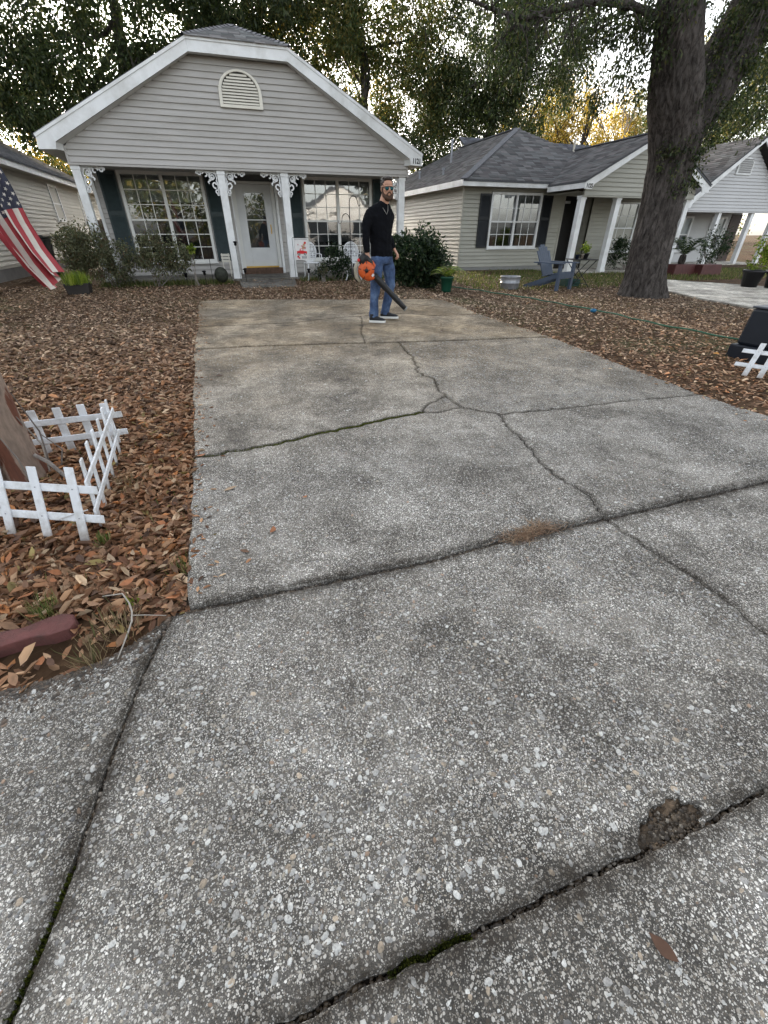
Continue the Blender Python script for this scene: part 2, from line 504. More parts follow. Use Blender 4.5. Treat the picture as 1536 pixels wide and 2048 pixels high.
line('L2a', [(-.481, 7.47), (.124, 7.405), (.965, 7.358), (1.579, 7.55), (2.10, 7.60)], .012, .006, .1)
line('L2b', [(2.10, 7.60), (2.7, 7.64), (3.01, 7.60), (3.36, 7.28), (4.182, 7.185)], .011, .006, .1)
line('m1', [(2.09, 5.615), (1.992, 5.051), (1.949, 4.729), (1.814, 4.289), (1.82, 4.099), (1.875, 3.993), (1.796, 3.766), (1.756, 3.477)], .0080, .024, .045)
line('m2', [(1.756, 3.477), (1.758, 3.324), (1.775, 3.163)], .006, .010, .05)
line('m3', [(1.775, 3.163), (1.879, 3.044), (2.0, 2.922)], .006, .010, .05)
line('m4', [(2.0, 2.922), (1.917, 2.695), (1.912, 2.527), (1.861, 2.291), (1.819, 2.182), (1.781, 1.903), (1.807, 1.746), (1.827, 1.638), (1.782, 1.525), (1.742, 1.426)], .0075, .014, .03)
line('mo', [(-.399, 2.874), (-.312, 2.869), (-.131, 2.891), (.182, 2.917), (.333, 2.958), (.531, 3.008), (.736, 3.042), (1.0, 3.095), (1.187, 3.135), (1.398, 3.161)], .0125, .016, .04)
line('t1', [(1.398, 3.161), (1.514, 3.323), (1.756, 3.477)], .0045, .012, .05)
line('t2', [(1.398, 3.161), (1.539, 3.116), (1.681, 3.168), (1.775, 3.163)], .004, .010, .05)
line('rc', [(2.0, 2.922), (2.328, 2.901), (2.669, 2.879), (2.973, 2.859), (3.318, 2.87), (3.681, 2.824), (4.08, 2.798)], .0055, .016, .05)
line('B0', [(-.435, 1.422), (-.384, 1.425)], .012)
line('B1', [(-.384, 1.425), (.084, 1.415), (.671, 1.400), (1.095, 1.429), (1.452, 1.424), (1.742, 1.426)], .0185, .0040, .04)
line('B2', [(1.742, 1.426), (2.325, 1.431), (3.015, 1.437), (5.4, 1.45)], .0185, .0040, .05)
line('D', [(-.435, 1.422), (-.508, 1.169), (-.561, .904), (-.605, .618), (-.636, .476), (-.662, .379), (-.70, .2)], .0085, .0015, .06)
line('E', [(1.742, 1.426), (1.755, 1.193), (1.784, .959), (1.791, .77), (1.775, .581), (1.79, .2)], .0045, .010, .04)
line('C1', [(-.70, .2), (-.113, .197), (-.008, .2), (.185, .198), (.347, .195), (.472, .2), (.629, .194), (.77, .193), (.953, .19), (1.22, .197), (1.79, .2)], .0070, .0042, .022)
line('C2', [(1.79, .2), (5.4, .2)], .0095, .003, .1)
line('DX', [(-.70, .2), (-.95, -1.4)], .008)
line('LT', [(-.435, 1.422), (-.46, 1.385), (-.559, 1.312), (-.652, 1.261), (-.773, 1.236), (-.963, 1.228), (-5, 1.22)], 0, .01, .06)
ALLSEG = [(np.array(pl[:-1]), np.array(pl[1:]), gp) for k, (pl, gp) in LN.items() if gp > 0]

# C1 seen from the slab above it has a broken-out hole
c1 = LN['C1'][0]
ia = min(range(len(c1)), key=lambda i: abs(c1[i][0] - .77)); ib = min(range(len(c1)), key=lambda i: abs(c1[i][0] - .953))
HOLE = jag([c1[ia], (.772, .214), (.800, .236), (.835, .243), (.868, .262), (.90, .257), (.935, .262), (.965, .240), (.99, .222), c1[ib]], .0075, .009, 77)
LN['C1h'] = (c1[:ia] + HOLE + c1[ib+1:], .0063)

def outline(parts):
    pts = []; gap = []
    for p in parts:
        if isinstance(p, tuple):
            pts.append(p); gap.append(0); continue
        rev = p.startswith('-'); pl, gp = LN[p[1:] if rev else p]
        pl = pl[::-1] if rev else pl
        for q in pl:
            if pts and abs(q[0]-pts[-1][0]) + abs(q[1]-pts[-1][1]) < 1e-6:
                gap[-1] = max(gap[-1], gp); continue
            pts.append(q); gap.append(gp)
    if abs(pts[0][0]-pts[-1][0]) + abs(pts[0][1]-pts[-1][1]) < 1e-6:
        gap[0] = max(gap[0], gap[-1]); pts.pop(); gap.pop()
    ar = sum(pts[i][0]*pts[(i+1) % len(pts)][1] - pts[(i+1) % len(pts)][0]*pts[i][1] for i in range(len(pts)))
    if ar < 0: pts.reverse(); gap.reverse()
    return pts, gap
def inset(pts, gap):
    n = len(pts); out = []
    for i in range(n):
        a, b, c = pts[i-1], pts[i], pts[(i+1) % n]
        d1 = Vector((b[0]-a[0], b[1]-a[1])); d2 = Vector((c[0]-b[0], c[1]-b[1]))
        if d1.length > 0: d1.normalize()
        if d2.length > 0: d2.normalize()
        nn = Vector((-d1.y - d2.y, d1.x + d2.x))
        if nn.length < 1e-6: nn = Vector((-d1.y, d1.x))
        nn.normalize()
        k = 1 / max(.5, nn.dot(Vector((-d1.y, d1.x))))
        out.append((b[0] + nn.x * gap[i] * k, b[1] + nn.y * gap[i] * k))
    return out
drive = thing('driveway', 'cracked exposed-aggregate concrete driveway and pavement slabs', None, (0, 0, 0))
del_cat = tag(drive, kind='structure')
def slab(parts, mat=CONC, dz=0.0, name='slab', parent=drive, thick=.11, tilt=(0, 0)):
    pts, gap = outline(parts)
    p0 = inset(pts, gap); p1 = inset(p0, [.007] * len(p0))
    n = len(p0); cx = sum(p[0] for p in p0)/n; cy = sum(p[1] for p in p0)/n
    def z(x, y, o): return gz(x, y) + .012 + dz + tilt[0]*(x-cx) + tilt[1]*(y-cy) + o
    vs = [(x, y, z(x, y, 0)) for x, y in p1] + [(x, y, z(x, y, -.006)) for x, y in p0] + [(x, y, z(x, y, -thick)) for x, y in p0]
    fs = [tuple(t) for t in tessellate_polygon([[Vector((x, y, 0)) for x, y in p1]])]
    for i in range(n):
        j = (i + 1) % n
        fs += [(i, n+i, n+j, j), (n+i, 2*n+i, 2*n+j, n+j)]
    return MB().add(vs, fs).build(name, mat, parent)
slab(['LM', 'A1', 'A2', 'm1', '-t1', '-mo'], dz=0.001)
slab(['t1', 'm2', '-t2'], dz=-.001)
slab(['LB', 'mo', 't2', 'm3', 'm4', '-B1'], dz=.0008)
slab(['A3', 'RC', '-rc', '-m3', '-m2', '-m1'], dz=-.001)
slab(['rc', 'RB', '-B2', '-m4'], dz=.0005)
slab(['LK', 'K', 'RK', '-L2b', '-L2a'], dz=0)
slab(['LA', 'L2a', 'V2', '-A1'], dz=.002)
slab(['L2b', 'RA', '-A3', '-A2', '-V2'], dz=.001)
slab(['B0', 'B1', 'E', '-C1h', '-D'], dz=0)
slab(['B2', (5.4, .2), '-C2', '-E'], dz=.001)
slab(['C1', 'C2', (5.4, -1.4), (-.95, -1.4), '-DX'], dz=.001)
slab(['D', 'DX', (-5, -1.4), '-LT'], dz=-.001)
MOSSM = attr_mat('moss', .9, .15, .1)

# pebbles standing proud of the worn surface
def inside_drive(x, y):
    le = np.interp(y, [1.425, 2.33, 3.5, 6, 7.5, 9.6, 10.2], [-.384, -.39, -.422, -.487, -.481, -.533, -.40])
    re = np.interp(y, [1.425, 1.62, 1.85, 2.2, 2.8, 5.3, 7.2, 8.5, 9.1], [5.4, 4.75, 4.35, 4.13, 4.08, 4.256, 4.182, 4.3, 4.1])
    back = np.interp(x, [-.5, .26, 1.84, 3.03, 4.2], [10.2, 10.15, 9.7, 9.35, 9.1])
    up = (y > 1.425) & (x > le + .012) & (x < re - .012) & (y < back)
    lt = np.interp(x, [-5, -.963, -.773, -.652, -.559, -.46, -.435], [1.22, 1.228, 1.236, 1.261, 1.312, 1.385, 1.42])
    lo = (y <= 1.425) & (y > -1.4) & (x < 5.4) & ((x > -.435) | (y < lt - .012))
    return up | lo
def gapdist(P):
    d = np.full(len(P), 9.0)
    for a, b, gp in ALLSEG:
        for i in range(len(a)):
            ab = b[i] - a[i]; L2 = max(ab @ ab, 1e-9)
            m = (np.abs(P[:, 0] - a[i, 0]) < 1) & (np.abs(P[:, 1] - a[i, 1]) < 1)
            if not m.any(): continue
            Q = P[m] - a[i]; t = np.clip(Q @ ab / L2, 0, 1)
            d[m] = np.minimum(d[m], np.linalg.norm(Q - t[:, None] * ab, axis=1) - gp)
    return d
def seen(P3, mar=260):
    u, v, z = project(P3)
    return (u > -mar) & (u < 1536 + mar) & (v > -200) & (v < 2048 + mar * .6) & (z > .05)
def pebble_field(n, x0, x1, y0, y1, rmu, rsig, rmin, rmax):
    x = rng.uniform(x0, x1, n); y = rng.uniform(y0, y1, n)
    P = np.stack([x, y, gzv(x, y) + .012], 1)
    k = inside_drive(x, y) & seen(P)
    # bare mortar shows in worn patches: thin the stones there
    w = np.sin(x*2.1 + 1.3*np.sin(y*1.7)) * np.sin(y*2.6 + x*.7) + .5*np.sin(x*6.3+y*4.1)
    k &= rng.uniform(0, 1, n) < np.clip(.72 + .38*w, .15, 1)
    P = P[k]
    r = np.clip(np.exp(rng.normal(math.log(rmu), rsig, len(P))), rmin, rmax)
    g_ = gapdist(P[:, :2])
    k = g_ > r + .006
    # mortar border without stones along the near joint
    edge = (P[:, 1] > .2) & (P[:, 1] < .27) & (rng.uniform(0, 1, len(P)) < .75)
    k &= ~edge
    hd = np.hypot((P[:, 0]-.88)/1.5, P[:, 1]-.22) < .075
    k &= ~hd
    return P[k], r[k]
def pebble_cols(n):
    pal = np.array([[.47, .46, .43], [.56, .56, .53], [.36, .345, .315], [.30, .27, .225], [.23, .225, .22], [.41, .365, .29], [.34, .235, .16], [.15, .14, .13]])
    c = pal[rng.choice(len(pal), n, p=[.20, .14, .18, .13, .14, .10, .04, .07])]
    return np.clip(c * rng.uniform(.5, 1.1, (n, 1)), 0, .85)
def dome(nk):
    a = np.arange(nk) * 2 * math.pi / nk
    T = np.concatenate([np.stack([np.cos(a), np.sin(a), np.full(nk, -.25)], 1), np.stack([.78*np.cos(a), .78*np.sin(a), np.full(nk, .24)], 1), [[0, 0, .34]]])
    F = []
    for i in range(nk):
        j = (i + 1) % nk
        F += [(i, j, nk + j), (i, nk + j, nk + i), (nk + i, nk + j, 2 * nk)]
    return T, np.array(F)
def chip(nk):
    a = np.arange(nk) * 2 * math.pi / nk
    T = np.concatenate([np.stack([np.cos(a), np.sin(a), np.full(nk, -.12)], 1), [[0, 0, .34]]])
    return T, np.array([(i, (i + 1) % nk, nk) for i in range(nk)])
def pebble_mesh(name, P, r, nk, low=False):
    n = len(P); T, F = chip(nk) if low else dome(nk)
    an = rng.uniform(0, 6.28, n)
    A = np.stack([np.cos(an), np.sin(an), np.zeros(n)], 1); B = np.stack([-np.sin(an), np.cos(an), np.zeros(n)], 1)
    N = unit(np.stack([rng.normal(0, .12, n), rng.normal(0, .12, n), np.ones(n)], 1))
    asp = rng.uniform(.55, .95, n)
    V, FF = scatter(T, F, P, A, B, N, r * rng.uniform(1, 1.3, n), r * asp, r * rng.uniform(.35, .75, n))
    V += rng.normal(0, 1, V.shape) * np.repeat(r * .07, len(T))[:, None]
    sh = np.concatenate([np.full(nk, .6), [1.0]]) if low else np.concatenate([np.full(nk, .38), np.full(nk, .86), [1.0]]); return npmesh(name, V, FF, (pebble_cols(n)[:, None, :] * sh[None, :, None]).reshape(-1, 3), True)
PP, PR = [], []
for a in ((80000, -1.7, 4.9, -.6, 1.42, .0037, .44, .0020, .0105), (60000, -.4, 4.3, 1.44, 3.3, .0040, .40, .0026, .012), (26000, -.5, 4.3, 3.3, 6.2, .0060, .3, .0045, .012)):
    p_, r_ = pebble_field(*a); PP.append(p_); PR.append(r_)
PP = np.concatenate(PP); PR = np.concatenate(PR)
u_, v_, zc = project(PP)
app = PR / zc
inv = (u_ > 0) & (u_ < 1536) & (v_ > 0) & (v_ < 2048)
big = np.zeros(len(PP), bool); idx = np.argsort(-np.where(inv, app, 0))[:300]; big[idx] = True
mid = ~big & (app > np.quantile(app, .55))
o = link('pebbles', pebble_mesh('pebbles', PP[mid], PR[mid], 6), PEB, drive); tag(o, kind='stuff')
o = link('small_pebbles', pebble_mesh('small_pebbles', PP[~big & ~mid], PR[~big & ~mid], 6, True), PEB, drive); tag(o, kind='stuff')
def pebble_unit(i):
    T, F = dome(10); rr = np.random.default_rng(i)
    T = T.copy(); T[:, :2] *= np.array([1.15, .62 + .3 * rr.random()]); T[:, 2] *= .45; T += rr.normal(0, .03, T.shape)
    return npmesh('pebble', T, F, None, True)
PEBK = [M('pebble_white', (.44, .435, .41), .5, .4, 190, rnd=.25), M('pebble_grey', (.27, .262, .245), .5, .4, 190, rnd=.3), M('pebble_tan', (.34, .28, .21), .5, .4, 190, rnd=.25)]
PBM = []
for i in range(6):
    me = pebble_unit(i); me.materials.append(PEBK[0 if i < 3 else 1 if i < 5 else 2]); PBM.append(me)
for i in idx:
    o = link('pebble', PBM[random.choice((0, 1, 2, 0, 1, 3, 4, 5))], None, drive)
    o.location = PP[i]; o.scale = (PR[i],) * 3; o.rotation_euler = (random.gauss(0, .12), random.gauss(0, .12), random.uniform(0, 6.28))

# moss and grit in the cracks and joints
def blades(P, hmin, hmax, w, cols, lean=.5, n=None):
    n = len(P)
    an = rng.uniform(0, 6.28, n); ln = rng.uniform(0, lean, n)
    up = unit(np.stack([np.cos(an)*ln, np.sin(an)*ln, np.ones(n)], 1))
    B = unit(np.stack([-np.sin(an), np.cos(an), np.zeros(n)], 1))
    T = np.array([[0, -.5, 0], [0, .5, 0], [.55, .32, .06], [.55, -.32, .06], [1, 0, .28]]); F = np.array([[0, 1, 2], [0, 2, 3], [3, 2, 4]])
    N = unit(np.cross(up, B)); L = rng.uniform(hmin, hmax, n)
    V, FF = scatter(T, F, P, up, B, N, L, np.full(n, w), L)
    return V, FF, np.repeat(cols, 5, 0)
def along(k, n, spread):
    pl = np.array(LN[k][0]); seg = np.linalg.norm(np.diff(pl, axis=0), axis=1); cs = np.concatenate([[0], np.cumsum(seg)])
    t = rng.uniform(0, cs[-1], n); x = np.interp(t, cs, pl[:, 0]); y = np.interp(t, cs, pl[:, 1])
    return x + rng.normal(0, spread, n), y + rng.normal(0, spread, n), t / cs[-1]
x, y, t = along('mo', 15000, .013)
k = rng.uniform(0, 1, len(t)) < np.clip(1.2 - abs(t - .72) * 2.0, .15, 1); x, y = x[k], y[k]
xc, yc, tc = along('C1', 5200, .0055); kc = (np.sin(xc * 9) > .62) & (xc < .6); xc, yc = xc[kc], yc[kc]
xd, yd, td = along('D', 2500, .005); kd = (yd < .62) & (rng.uniform(0, 1, len(yd)) < .45); xd, yd = xd[kd], yd[kd]
x = np.concatenate([x, xc, xd]); y = np.concatenate([y, yc, yd])
P = np.stack([x, y, gzv(x, y) - .004], 1)
mc = np.array([[.085, .105, .016], [.12, .13, .025], [.045, .058, .012]])[rng.integers(0, 3, len(P))] * rng.uniform(.7, 1.3, (len(P), 1))
mc[len(P) - len(xc) - len(xd):] *= .55
V, F, C = blades(P, .006, .024, .007, mc, 1.0)
tag(link('crack_moss', npmesh('crack_moss', V, F, C), MOSSM, drive), 'green moss growing in the driveway cracks', kind='stuff')
# soil packed into the joints, and the shallow broken hole
def ribbon(keys, w, dz):
    mb = MB()
    for k_ in keys:
        pl = LN[k_][0]; n = len(pl); vs = []; rr = random.Random(len(k_) + n)
        for i, q in enumerate(pl):
            a_, b_ = pl[max(i-1, 0)], pl[min(i+1, n-1)]; dx, dy = b_[0]-a_[0], b_[1]-a_[1]; L_ = math.hypot(dx, dy) or 1; h_ = rr.uniform(-.004, .003)
            for s_ in (-1, 0, 1): vs.append((q[0] - dy/L_*w*s_, q[1] + dx/L_*w*s_, gz(*q) + .012 + dz + h_ + (.002 if s_ == 0 else 0)))
        mb.add(vs, [(i*3+j, i*3+j+1, (i+1)*3+j+1, (i+1)*3+j) for i in range(n-1) for j in (0, 1)])
    return mb
def grime_mat():
    m, n, l, b = nt('crack_grime'); a = n.new('ShaderNodeAttribute'); a.attribute_name = 'col'
    t = noise(n, l, 26, 6, .7, objcoord(n, True)); r = ramp(n, [(.36, (0, 0, 0)), (.62, (1, 1, 1))]); l.new(t.outputs['Fac'], r.inputs[0])
    mu = n.new('ShaderNodeMath'); mu.operation = 'MULTIPLY'; l.new(a.outputs['Fac'], mu.inputs[0]); l.new(r.outputs[0], mu.inputs[1])
    b.inputs['Base Color'].default_value = (.040, .031, .022, 1); b.inputs['Roughness'].default_value = .95; l.new(mu.outputs[0], b.inputs['Alpha'])
    return m
GV_, GF_2, GC_ = [], [], []
for k_, (pl, gp) in LN.items():
    if gp <= 0 or k_ in ('C1h', 'DX', 'C2'): continue
    n = len(pl); wd = .045 if k_[0] in 'BCAD' else .020; st = .7 if k_[0] in 'BCD' or k_ == 'mo' else .5
    for s_ in (-1, 1):
        b0 = len(GV_)
        for i, q in enumerate(pl):
            a_, b_ = pl[max(i-2, 0)], pl[min(i+2, n-1)]; dx, dy = b_[0]-a_[0], b_[1]-a_[1]; L_ = math.hypot(dx, dy) or 1
            for o_, c_, h_ in ((gp + .0005, st, .0085), (gp + .008, st, .0152), (gp + .008 + wd, 0, .0152)):
                x_, y_ = q[0] - dy/L_*o_*s_, q[1] + dx/L_*o_*s_; GV_.append((x_, y_, gz(x_, y_) + h_)); GC_.append((c_,) * 3)
        GF_2 += [(b0+i*3+j_, b0+i*3+j_+1, b0+i*3+j_+4, b0+i*3+j_+3) for i in range(n-1) for j_ in (0, 1)]
me = npmesh('crack_grime', np.array(GV_), np.array(GF_2), np.array(GC_)); me.materials.append(grime_mat()); tag(link('crack_grime', me, None, drive), kind='stuff')
JS = M('packed_joint_soil', (.026, .019, .013), .95, .5, 40, .6, 160)
tag(ribbon(['B0', 'B1', 'B2', 'C1', 'C2', 'D', 'DX', 'A1', 'A2', 'A3'], .022, -.032).build('joint_soil', JS, drive, recalc=False), kind='stuff')
hv = []; N_ = 26
for j in range(N_):
    for i in range(N_ + 10):
        x_ = .75 + .26 * i / (N_ + 9); y_ = .175 + .10 * j / (N_ - 1)
        hv.append((x_, y_, gz(x_, y_) + .012 - .027 + .010 * math.sin(x_ * 61 + 2 * math.sin(y_ * 90)) * math.sin(y_ * 70 + x_ * 20) + random.uniform(-.003, .003) + max(0, (y_ - .225)) * .25))
MB().add(hv, [(j*(N_+10)+i, j*(N_+10)+i+1, (j+1)*(N_+10)+i+1, (j+1)*(N_+10)+i) for j in range(N_-1) for i in range(N_+9)]).build('hole_soil', M('crumbly_brown_soil', (.165, .118, .078), .95, .55, 70, .7, 240), drive, recalc=False)
# crumbs of soil and gravel lying in the joints
xs, ys = [], []
for k_, n_, s_ in (('B1', 1500, .006), ('B2', 900, .006), ('C1', 1500, .006), ('D', 700, .005), ('A1', 250, .006), ('A3', 250, .006)):
    a, b, _ = along(k_, n_, s_); xs.append(a); ys.append(b)
ex_ = rng.uniform(-1.6, -.44, 2600); ey_ = np.interp(ex_, [-1.6, -.963, -.773, -.652, -.559, -.46, -.435], [1.225, 1.228, 1.236, 1.261, 1.312, 1.385, 1.42]) - rng.exponential(.028, 2600); EXN = len(ex_)
hx = rng.normal(.885, .05, 260); hy = rng.normal(.226, .020, 260); xs.append(hx); ys.append(hy)
x = np.concatenate(xs); y = np.concatenate(ys)
P = np.stack([x, y, gzv(x, y) - .006 + rng.uniform(-.004, .002, len(x))], 1); n = len(P); r = np.clip(np.exp(rng.normal(math.log(.0035), .4, n)), .0015, .009)
T, F = dome(5); an = rng.uniform(0, 6.28, n)
V, FF = scatter(T, F, P, np.stack([np.cos(an), np.sin(an), 0*an], 1), np.stack([-np.sin(an), np.cos(an), 0*an], 1), np.tile([[0, 0, 1.]], (n, 1)), r*1.3, r, r*1.6)
cc = np.array([[.05, .035, .022], [.09, .065, .04], [.03, .022, .015], [.24, .21, .17]])[rng.choice(4, n, p=[.4, .3, .2, .1])]
tag(link('joint_grit', npmesh('joint_grit', V, FF, np.repeat(cc, len(T), 0)), PEB, drive), kind='stuff')
P = np.stack([ex_, ey_, gzv(ex_, ey_) + .011], 1); n = len(P); r = np.clip(np.exp(rng.normal(math.log(.0034), .5, n)), .0012, .011); an = rng.uniform(0, 6.28, n)
V, FF = scatter(T, F, P, np.stack([np.cos(an), np.sin(an), 0*an], 1), np.stack([-np.sin(an), np.cos(an), 0*an], 1), np.tile([[0, 0, 1.]], (n, 1)), r*1.5, r, r*1.3)
cc = np.array([[.05, .035, .022], [.075, .05, .032], [.03, .022, .015]])[rng.integers(0, 3, n)]
tag(link('spilled_soil', npmesh('spilled_soil', V, FF, np.repeat(cc, len(T), 0)), PEB, drive), kind='stuff')

# neighbour's pale driveway, garden path, street behind the camera
def sheet(name, pts, mat, label, dz=.012, thick=.1):
    pts2 = [(x, y) for x, y in pts]
    mb = MB().prism(pts2, lambda u, v, k: (u, v, gz(u, v) + dz - k * thick))
    o = mb.build(name, mat)
    return tag(o, label, kind='structure')
sheet('neighbour_driveway', [(13.0, 11.3), (14.4, 9.4), (15.4, 7.6), (16.0, -1.4), (9.6, -1.4), (9.75, 3), (10.15, 7.75), (10.6, 9.2), (11.2, 11.2)], CONC2, 'pale concrete driveway of the house behind the oak')
sheet('garden_path', [(.42, 12.3), (1.75, 12.2), (1.95, 13.85), (.42, 13.85)], PORCHC, 'short concrete path at the porch step, half under leaves', -.008)
sheet('street', [(-60, -1.9), (60, -1.9), (60, -9.5), (-60, -9.5)], M('asphalt', (.055, .055, .058), .9, .25, 12, .3, 200), 'grey asphalt street at the end of the driveway', 0)
sheet('pavement', [(-60, 1.0), (-5.1, 1.0), (-5.1, -.2), (-60, -.2)], CONC, 'concrete pavement along the left yards', .008)
# ------------------------------------------------------------------ houses
def segs(a0, a1, cuts):
    s = [(a0, a1)]
    for c0, c1 in cuts:
        n = []
        for p, q in s:
            if c1 <= p or c0 >= q: n.append((p, q)); continue
            if c0 > p: n.append((p, c0))
            if c1 < q: n.append((c1, q))
        s = n
    return [(p, q) for p, q in s if q - p > .03]
def siding(wall, axis, plane, a0, a1, z0, z1, ex, mat, opens=(), prof=None, out=-1, joined=False):
    """lap boards; axis 'x': wall runs along x and faces out*y; 'y': runs along y and faces out*x"""
    z = z0; J = MB()
    def P(a, o, zz): return (a, plane + out * o, zz) if axis == 'x' else (plane + out * o, a, zz)
    while z < z1 - .01:
        zt = min(z + ex, z1)
        lo = prof(z) if prof else (a0, a1); hi = prof(zt) if prof else (a0, a1)
        cuts = [(c0, c1) for c0, c1, y0, y1 in opens if min(zt, y1) - max(z, y0) > .35 * (zt - z)]
        for p, q in segs(min(lo[0], hi[0]), max(lo[1], hi[1]), cuts):
            pb, qb = max(p, lo[0]) if p <= max(lo[0], hi[0]) + 1e-6 else p, min(q, lo[1]) if q >= min(lo[1], hi[1]) - 1e-6 else q
            pt, qt = max(p, hi[0]) if p <= max(lo[0], hi[0]) + 1e-6 else p, min(q, hi[1]) if q >= min(lo[1], hi[1]) - 1e-6 else q
            if qb - pb < .02: continue
            if qt - pt < .02: pt = qt = (pt + qt) / 2; qt += .01
            mb = J if joined else MB()
            g7 = ex * .045; vs = [P(pb, .021, z + g7), P(qb, .021, z + g7), P(qt, -.008, zt), P(pt, -.008, zt), P(pb, -.014, z + g7 + .006), P(qb, -.014, z + g7 + .006), P(qt, -.018, zt + g7), P(pt, -.018, zt + g7)]  # slot below each board added to the shape to deepen the lap shadow
            mb.add(vs, [(0, 1, 2, 3), (0, 4, 5, 1), (4, 7, 6, 5), (0, 3, 7, 4), (1, 5, 6, 2), (3, 2, 6, 7)])
            if not joined: mb.build('siding_board', mat, wall)
        z = zt
    if joined: tag(J.build('siding_boards', mat, wall), kind='stuff')

def window(root, axis, plane, a0, a1, z0, z1, out, frame_mat, units=2, rows=3, cols=3, fw=.05, mull=.07, blind=1.0, room=1.2, low=True, blind_mat=None, sill=True, room_mat=None, glass=None, lowg=None):
    """double-hung window with muntins, glass, blinds and a dim room behind"""
    def P(a, o, z): return (a, plane + out * o, z) if axis == 'x' else (plane + out * o, a, z)
    def bx(mb, p, q, o0, o1, y0, y1):
        c = [P(p, o0, y0), P(q, o1, y1)]
        mb.box(min(c[0][0], c[1][0]), max(c[0][0], c[1][0]), min(c[0][1], c[1][1]), max(c[0][1], c[1][1]), y0, y1)
    f = MB()
    bx(f, a0, a0 + fw, -.06, .035, z0, z1); bx(f, a1 - fw, a1, -.06, .035, z0, z1)
    bx(f, a0 + fw, a1 - fw, -.06, .034, z1 - fw, z1); bx(f, a0 + fw, a1 - fw, -.06, .034, z0, z0 + fw)
    win = f.build('window', frame_mat, root)
    wu = (a1 - a0 - 2 * fw - mull * (units - 1)) / units
    if sill:
        s = MB(); bx(s, a0 - .03, a1 + .03, .004, .075, z0 - .035, z0 - .002); s.build('sill', frame_mat, win)
    for u in range(units):
        p = a0 + fw + u * (wu + mull); q = p + wu
        if u:
            m_ = MB(); bx(m_, p - mull, p, -.055, .03, z0 + fw, z1 - fw); m_.build('mullion', frame_mat, win)
        zm = (z0 + z1) / 2 - .02
        r = MB(); bx(r, p, q, -.035, .018, zm - .022, zm + .022); r.build('meeting_rail', frame_mat, win)
        for half, (y0, y1, o) in enumerate(((zm + .022, z1 - fw, -.012), (z0 + fw, zm - .022, -.03))):
            g_ = MB(); vs = [P(p, o, y0), P(q, o, y0), P(q, o, y1), P(p, o, y1)]
            g_.add(vs, [(0, 1, 2, 3)]); g_.build('pane', (glass or GLASS) if half == 0 else (lowg or GLASSD), win, recalc=False)
            if half and not low: continue
            for c in range(1, cols):
                a = p + wu * c / cols; b_ = MB(); bx(b_, a - .010, a + .010, o + .003, o + .012, y0, y1); b_.build('muntin', frame_mat, win)
            for c in range(1, rows):
                y = y0 + (y1 - y0) * c / rows; b_ = MB(); bx(b_, p, q, o + .0035, o + .011, y - .010, y + .010); b_.build('muntin', frame_mat, win)
        if blind > 0:
            b_ = MB(); zz = z1 - fw; zb = z1 - fw - (z1 - z0 - 2 * fw) * blind
            while zz > zb:
                vs = [P(p + .01, -.075, zz), P(q - .01, -.075, zz), P(q - .01, -.10, zz - .017), P(p + .01, -.10, zz - .017)]
                b_.add(vs, [(0, 1, 2, 3)]); zz -= .026
            tag(b_.build('blind_slats', blind_mat or BLIND, win, recalc=False), kind='stuff')
    rm = MB()
    c = [P(a0, -.13, z0), P(a1, -room, z1)]
    x0, x1 = sorted((c[0][0], c[1][0])); y0, y1 = sorted((c[0][1], c[1][1]))
    vs = [P(a0, -.062, z0), P(a1, -.062, z0), P(a1, -.062, z1), P(a0, -.062, z1), P(a0 - .3, -room, z0 - .4), P(a1 + .3, -room, z0 - .4), P(a1 + .3, -room, z1 + .2), P(a0 - .3, -room, z1 + .2)]
    rm.add(vs, [(4, 5, 6, 7), (0, 1, 5, 4), (3, 2, 6, 7), (0, 3, 7, 4), (1, 2, 6, 5)])
    rm.build('room', room_mat or DARKROOM, win, recalc=False)
    return win

def shutter(root, a0, a1, z0, z1, plane, mat, out=-1):
    f = MB(); y0, y1 = plane + out * .045, plane + out * .017
    y0, y1 = min(y0, y1), max(y0, y1)
    for p, q in ((a0, a0 + .045), (a1 - .045, a1)): f.box(p, q, y0, y1, z0, z1)
    zm = z0 + (z1 - z0) * .55
    for p, q in ((z0, z0 + .06), (zm - .03, zm + .03), (z1 - .06, z1)): f.box(a0 + .045, a1 - .045, y0 + .001, y1, p, q)
    s = f.build('shutter', mat, root)
    l_ = MB(); z = z0 + .06
    while z < z1 - .08:
        if abs(z - zm) > .05:
            l_.add([(a0 + .045, y1 - .004, z + .034), (a1 - .045, y1 - .004, z + .034), (a1 - .045, y0 + .008, z), (a0 + .045, y0 + .008, z)], [(0, 1, 2, 3)])
        z += .032
    tag(l_.build('louvres', mat, s, recalc=False), kind='stuff')
    b = MB(); b.box(a0 + .02, a1 - .02, y1 - .003, y1, z0, z1); b.build('backing', mat, s)
    return s

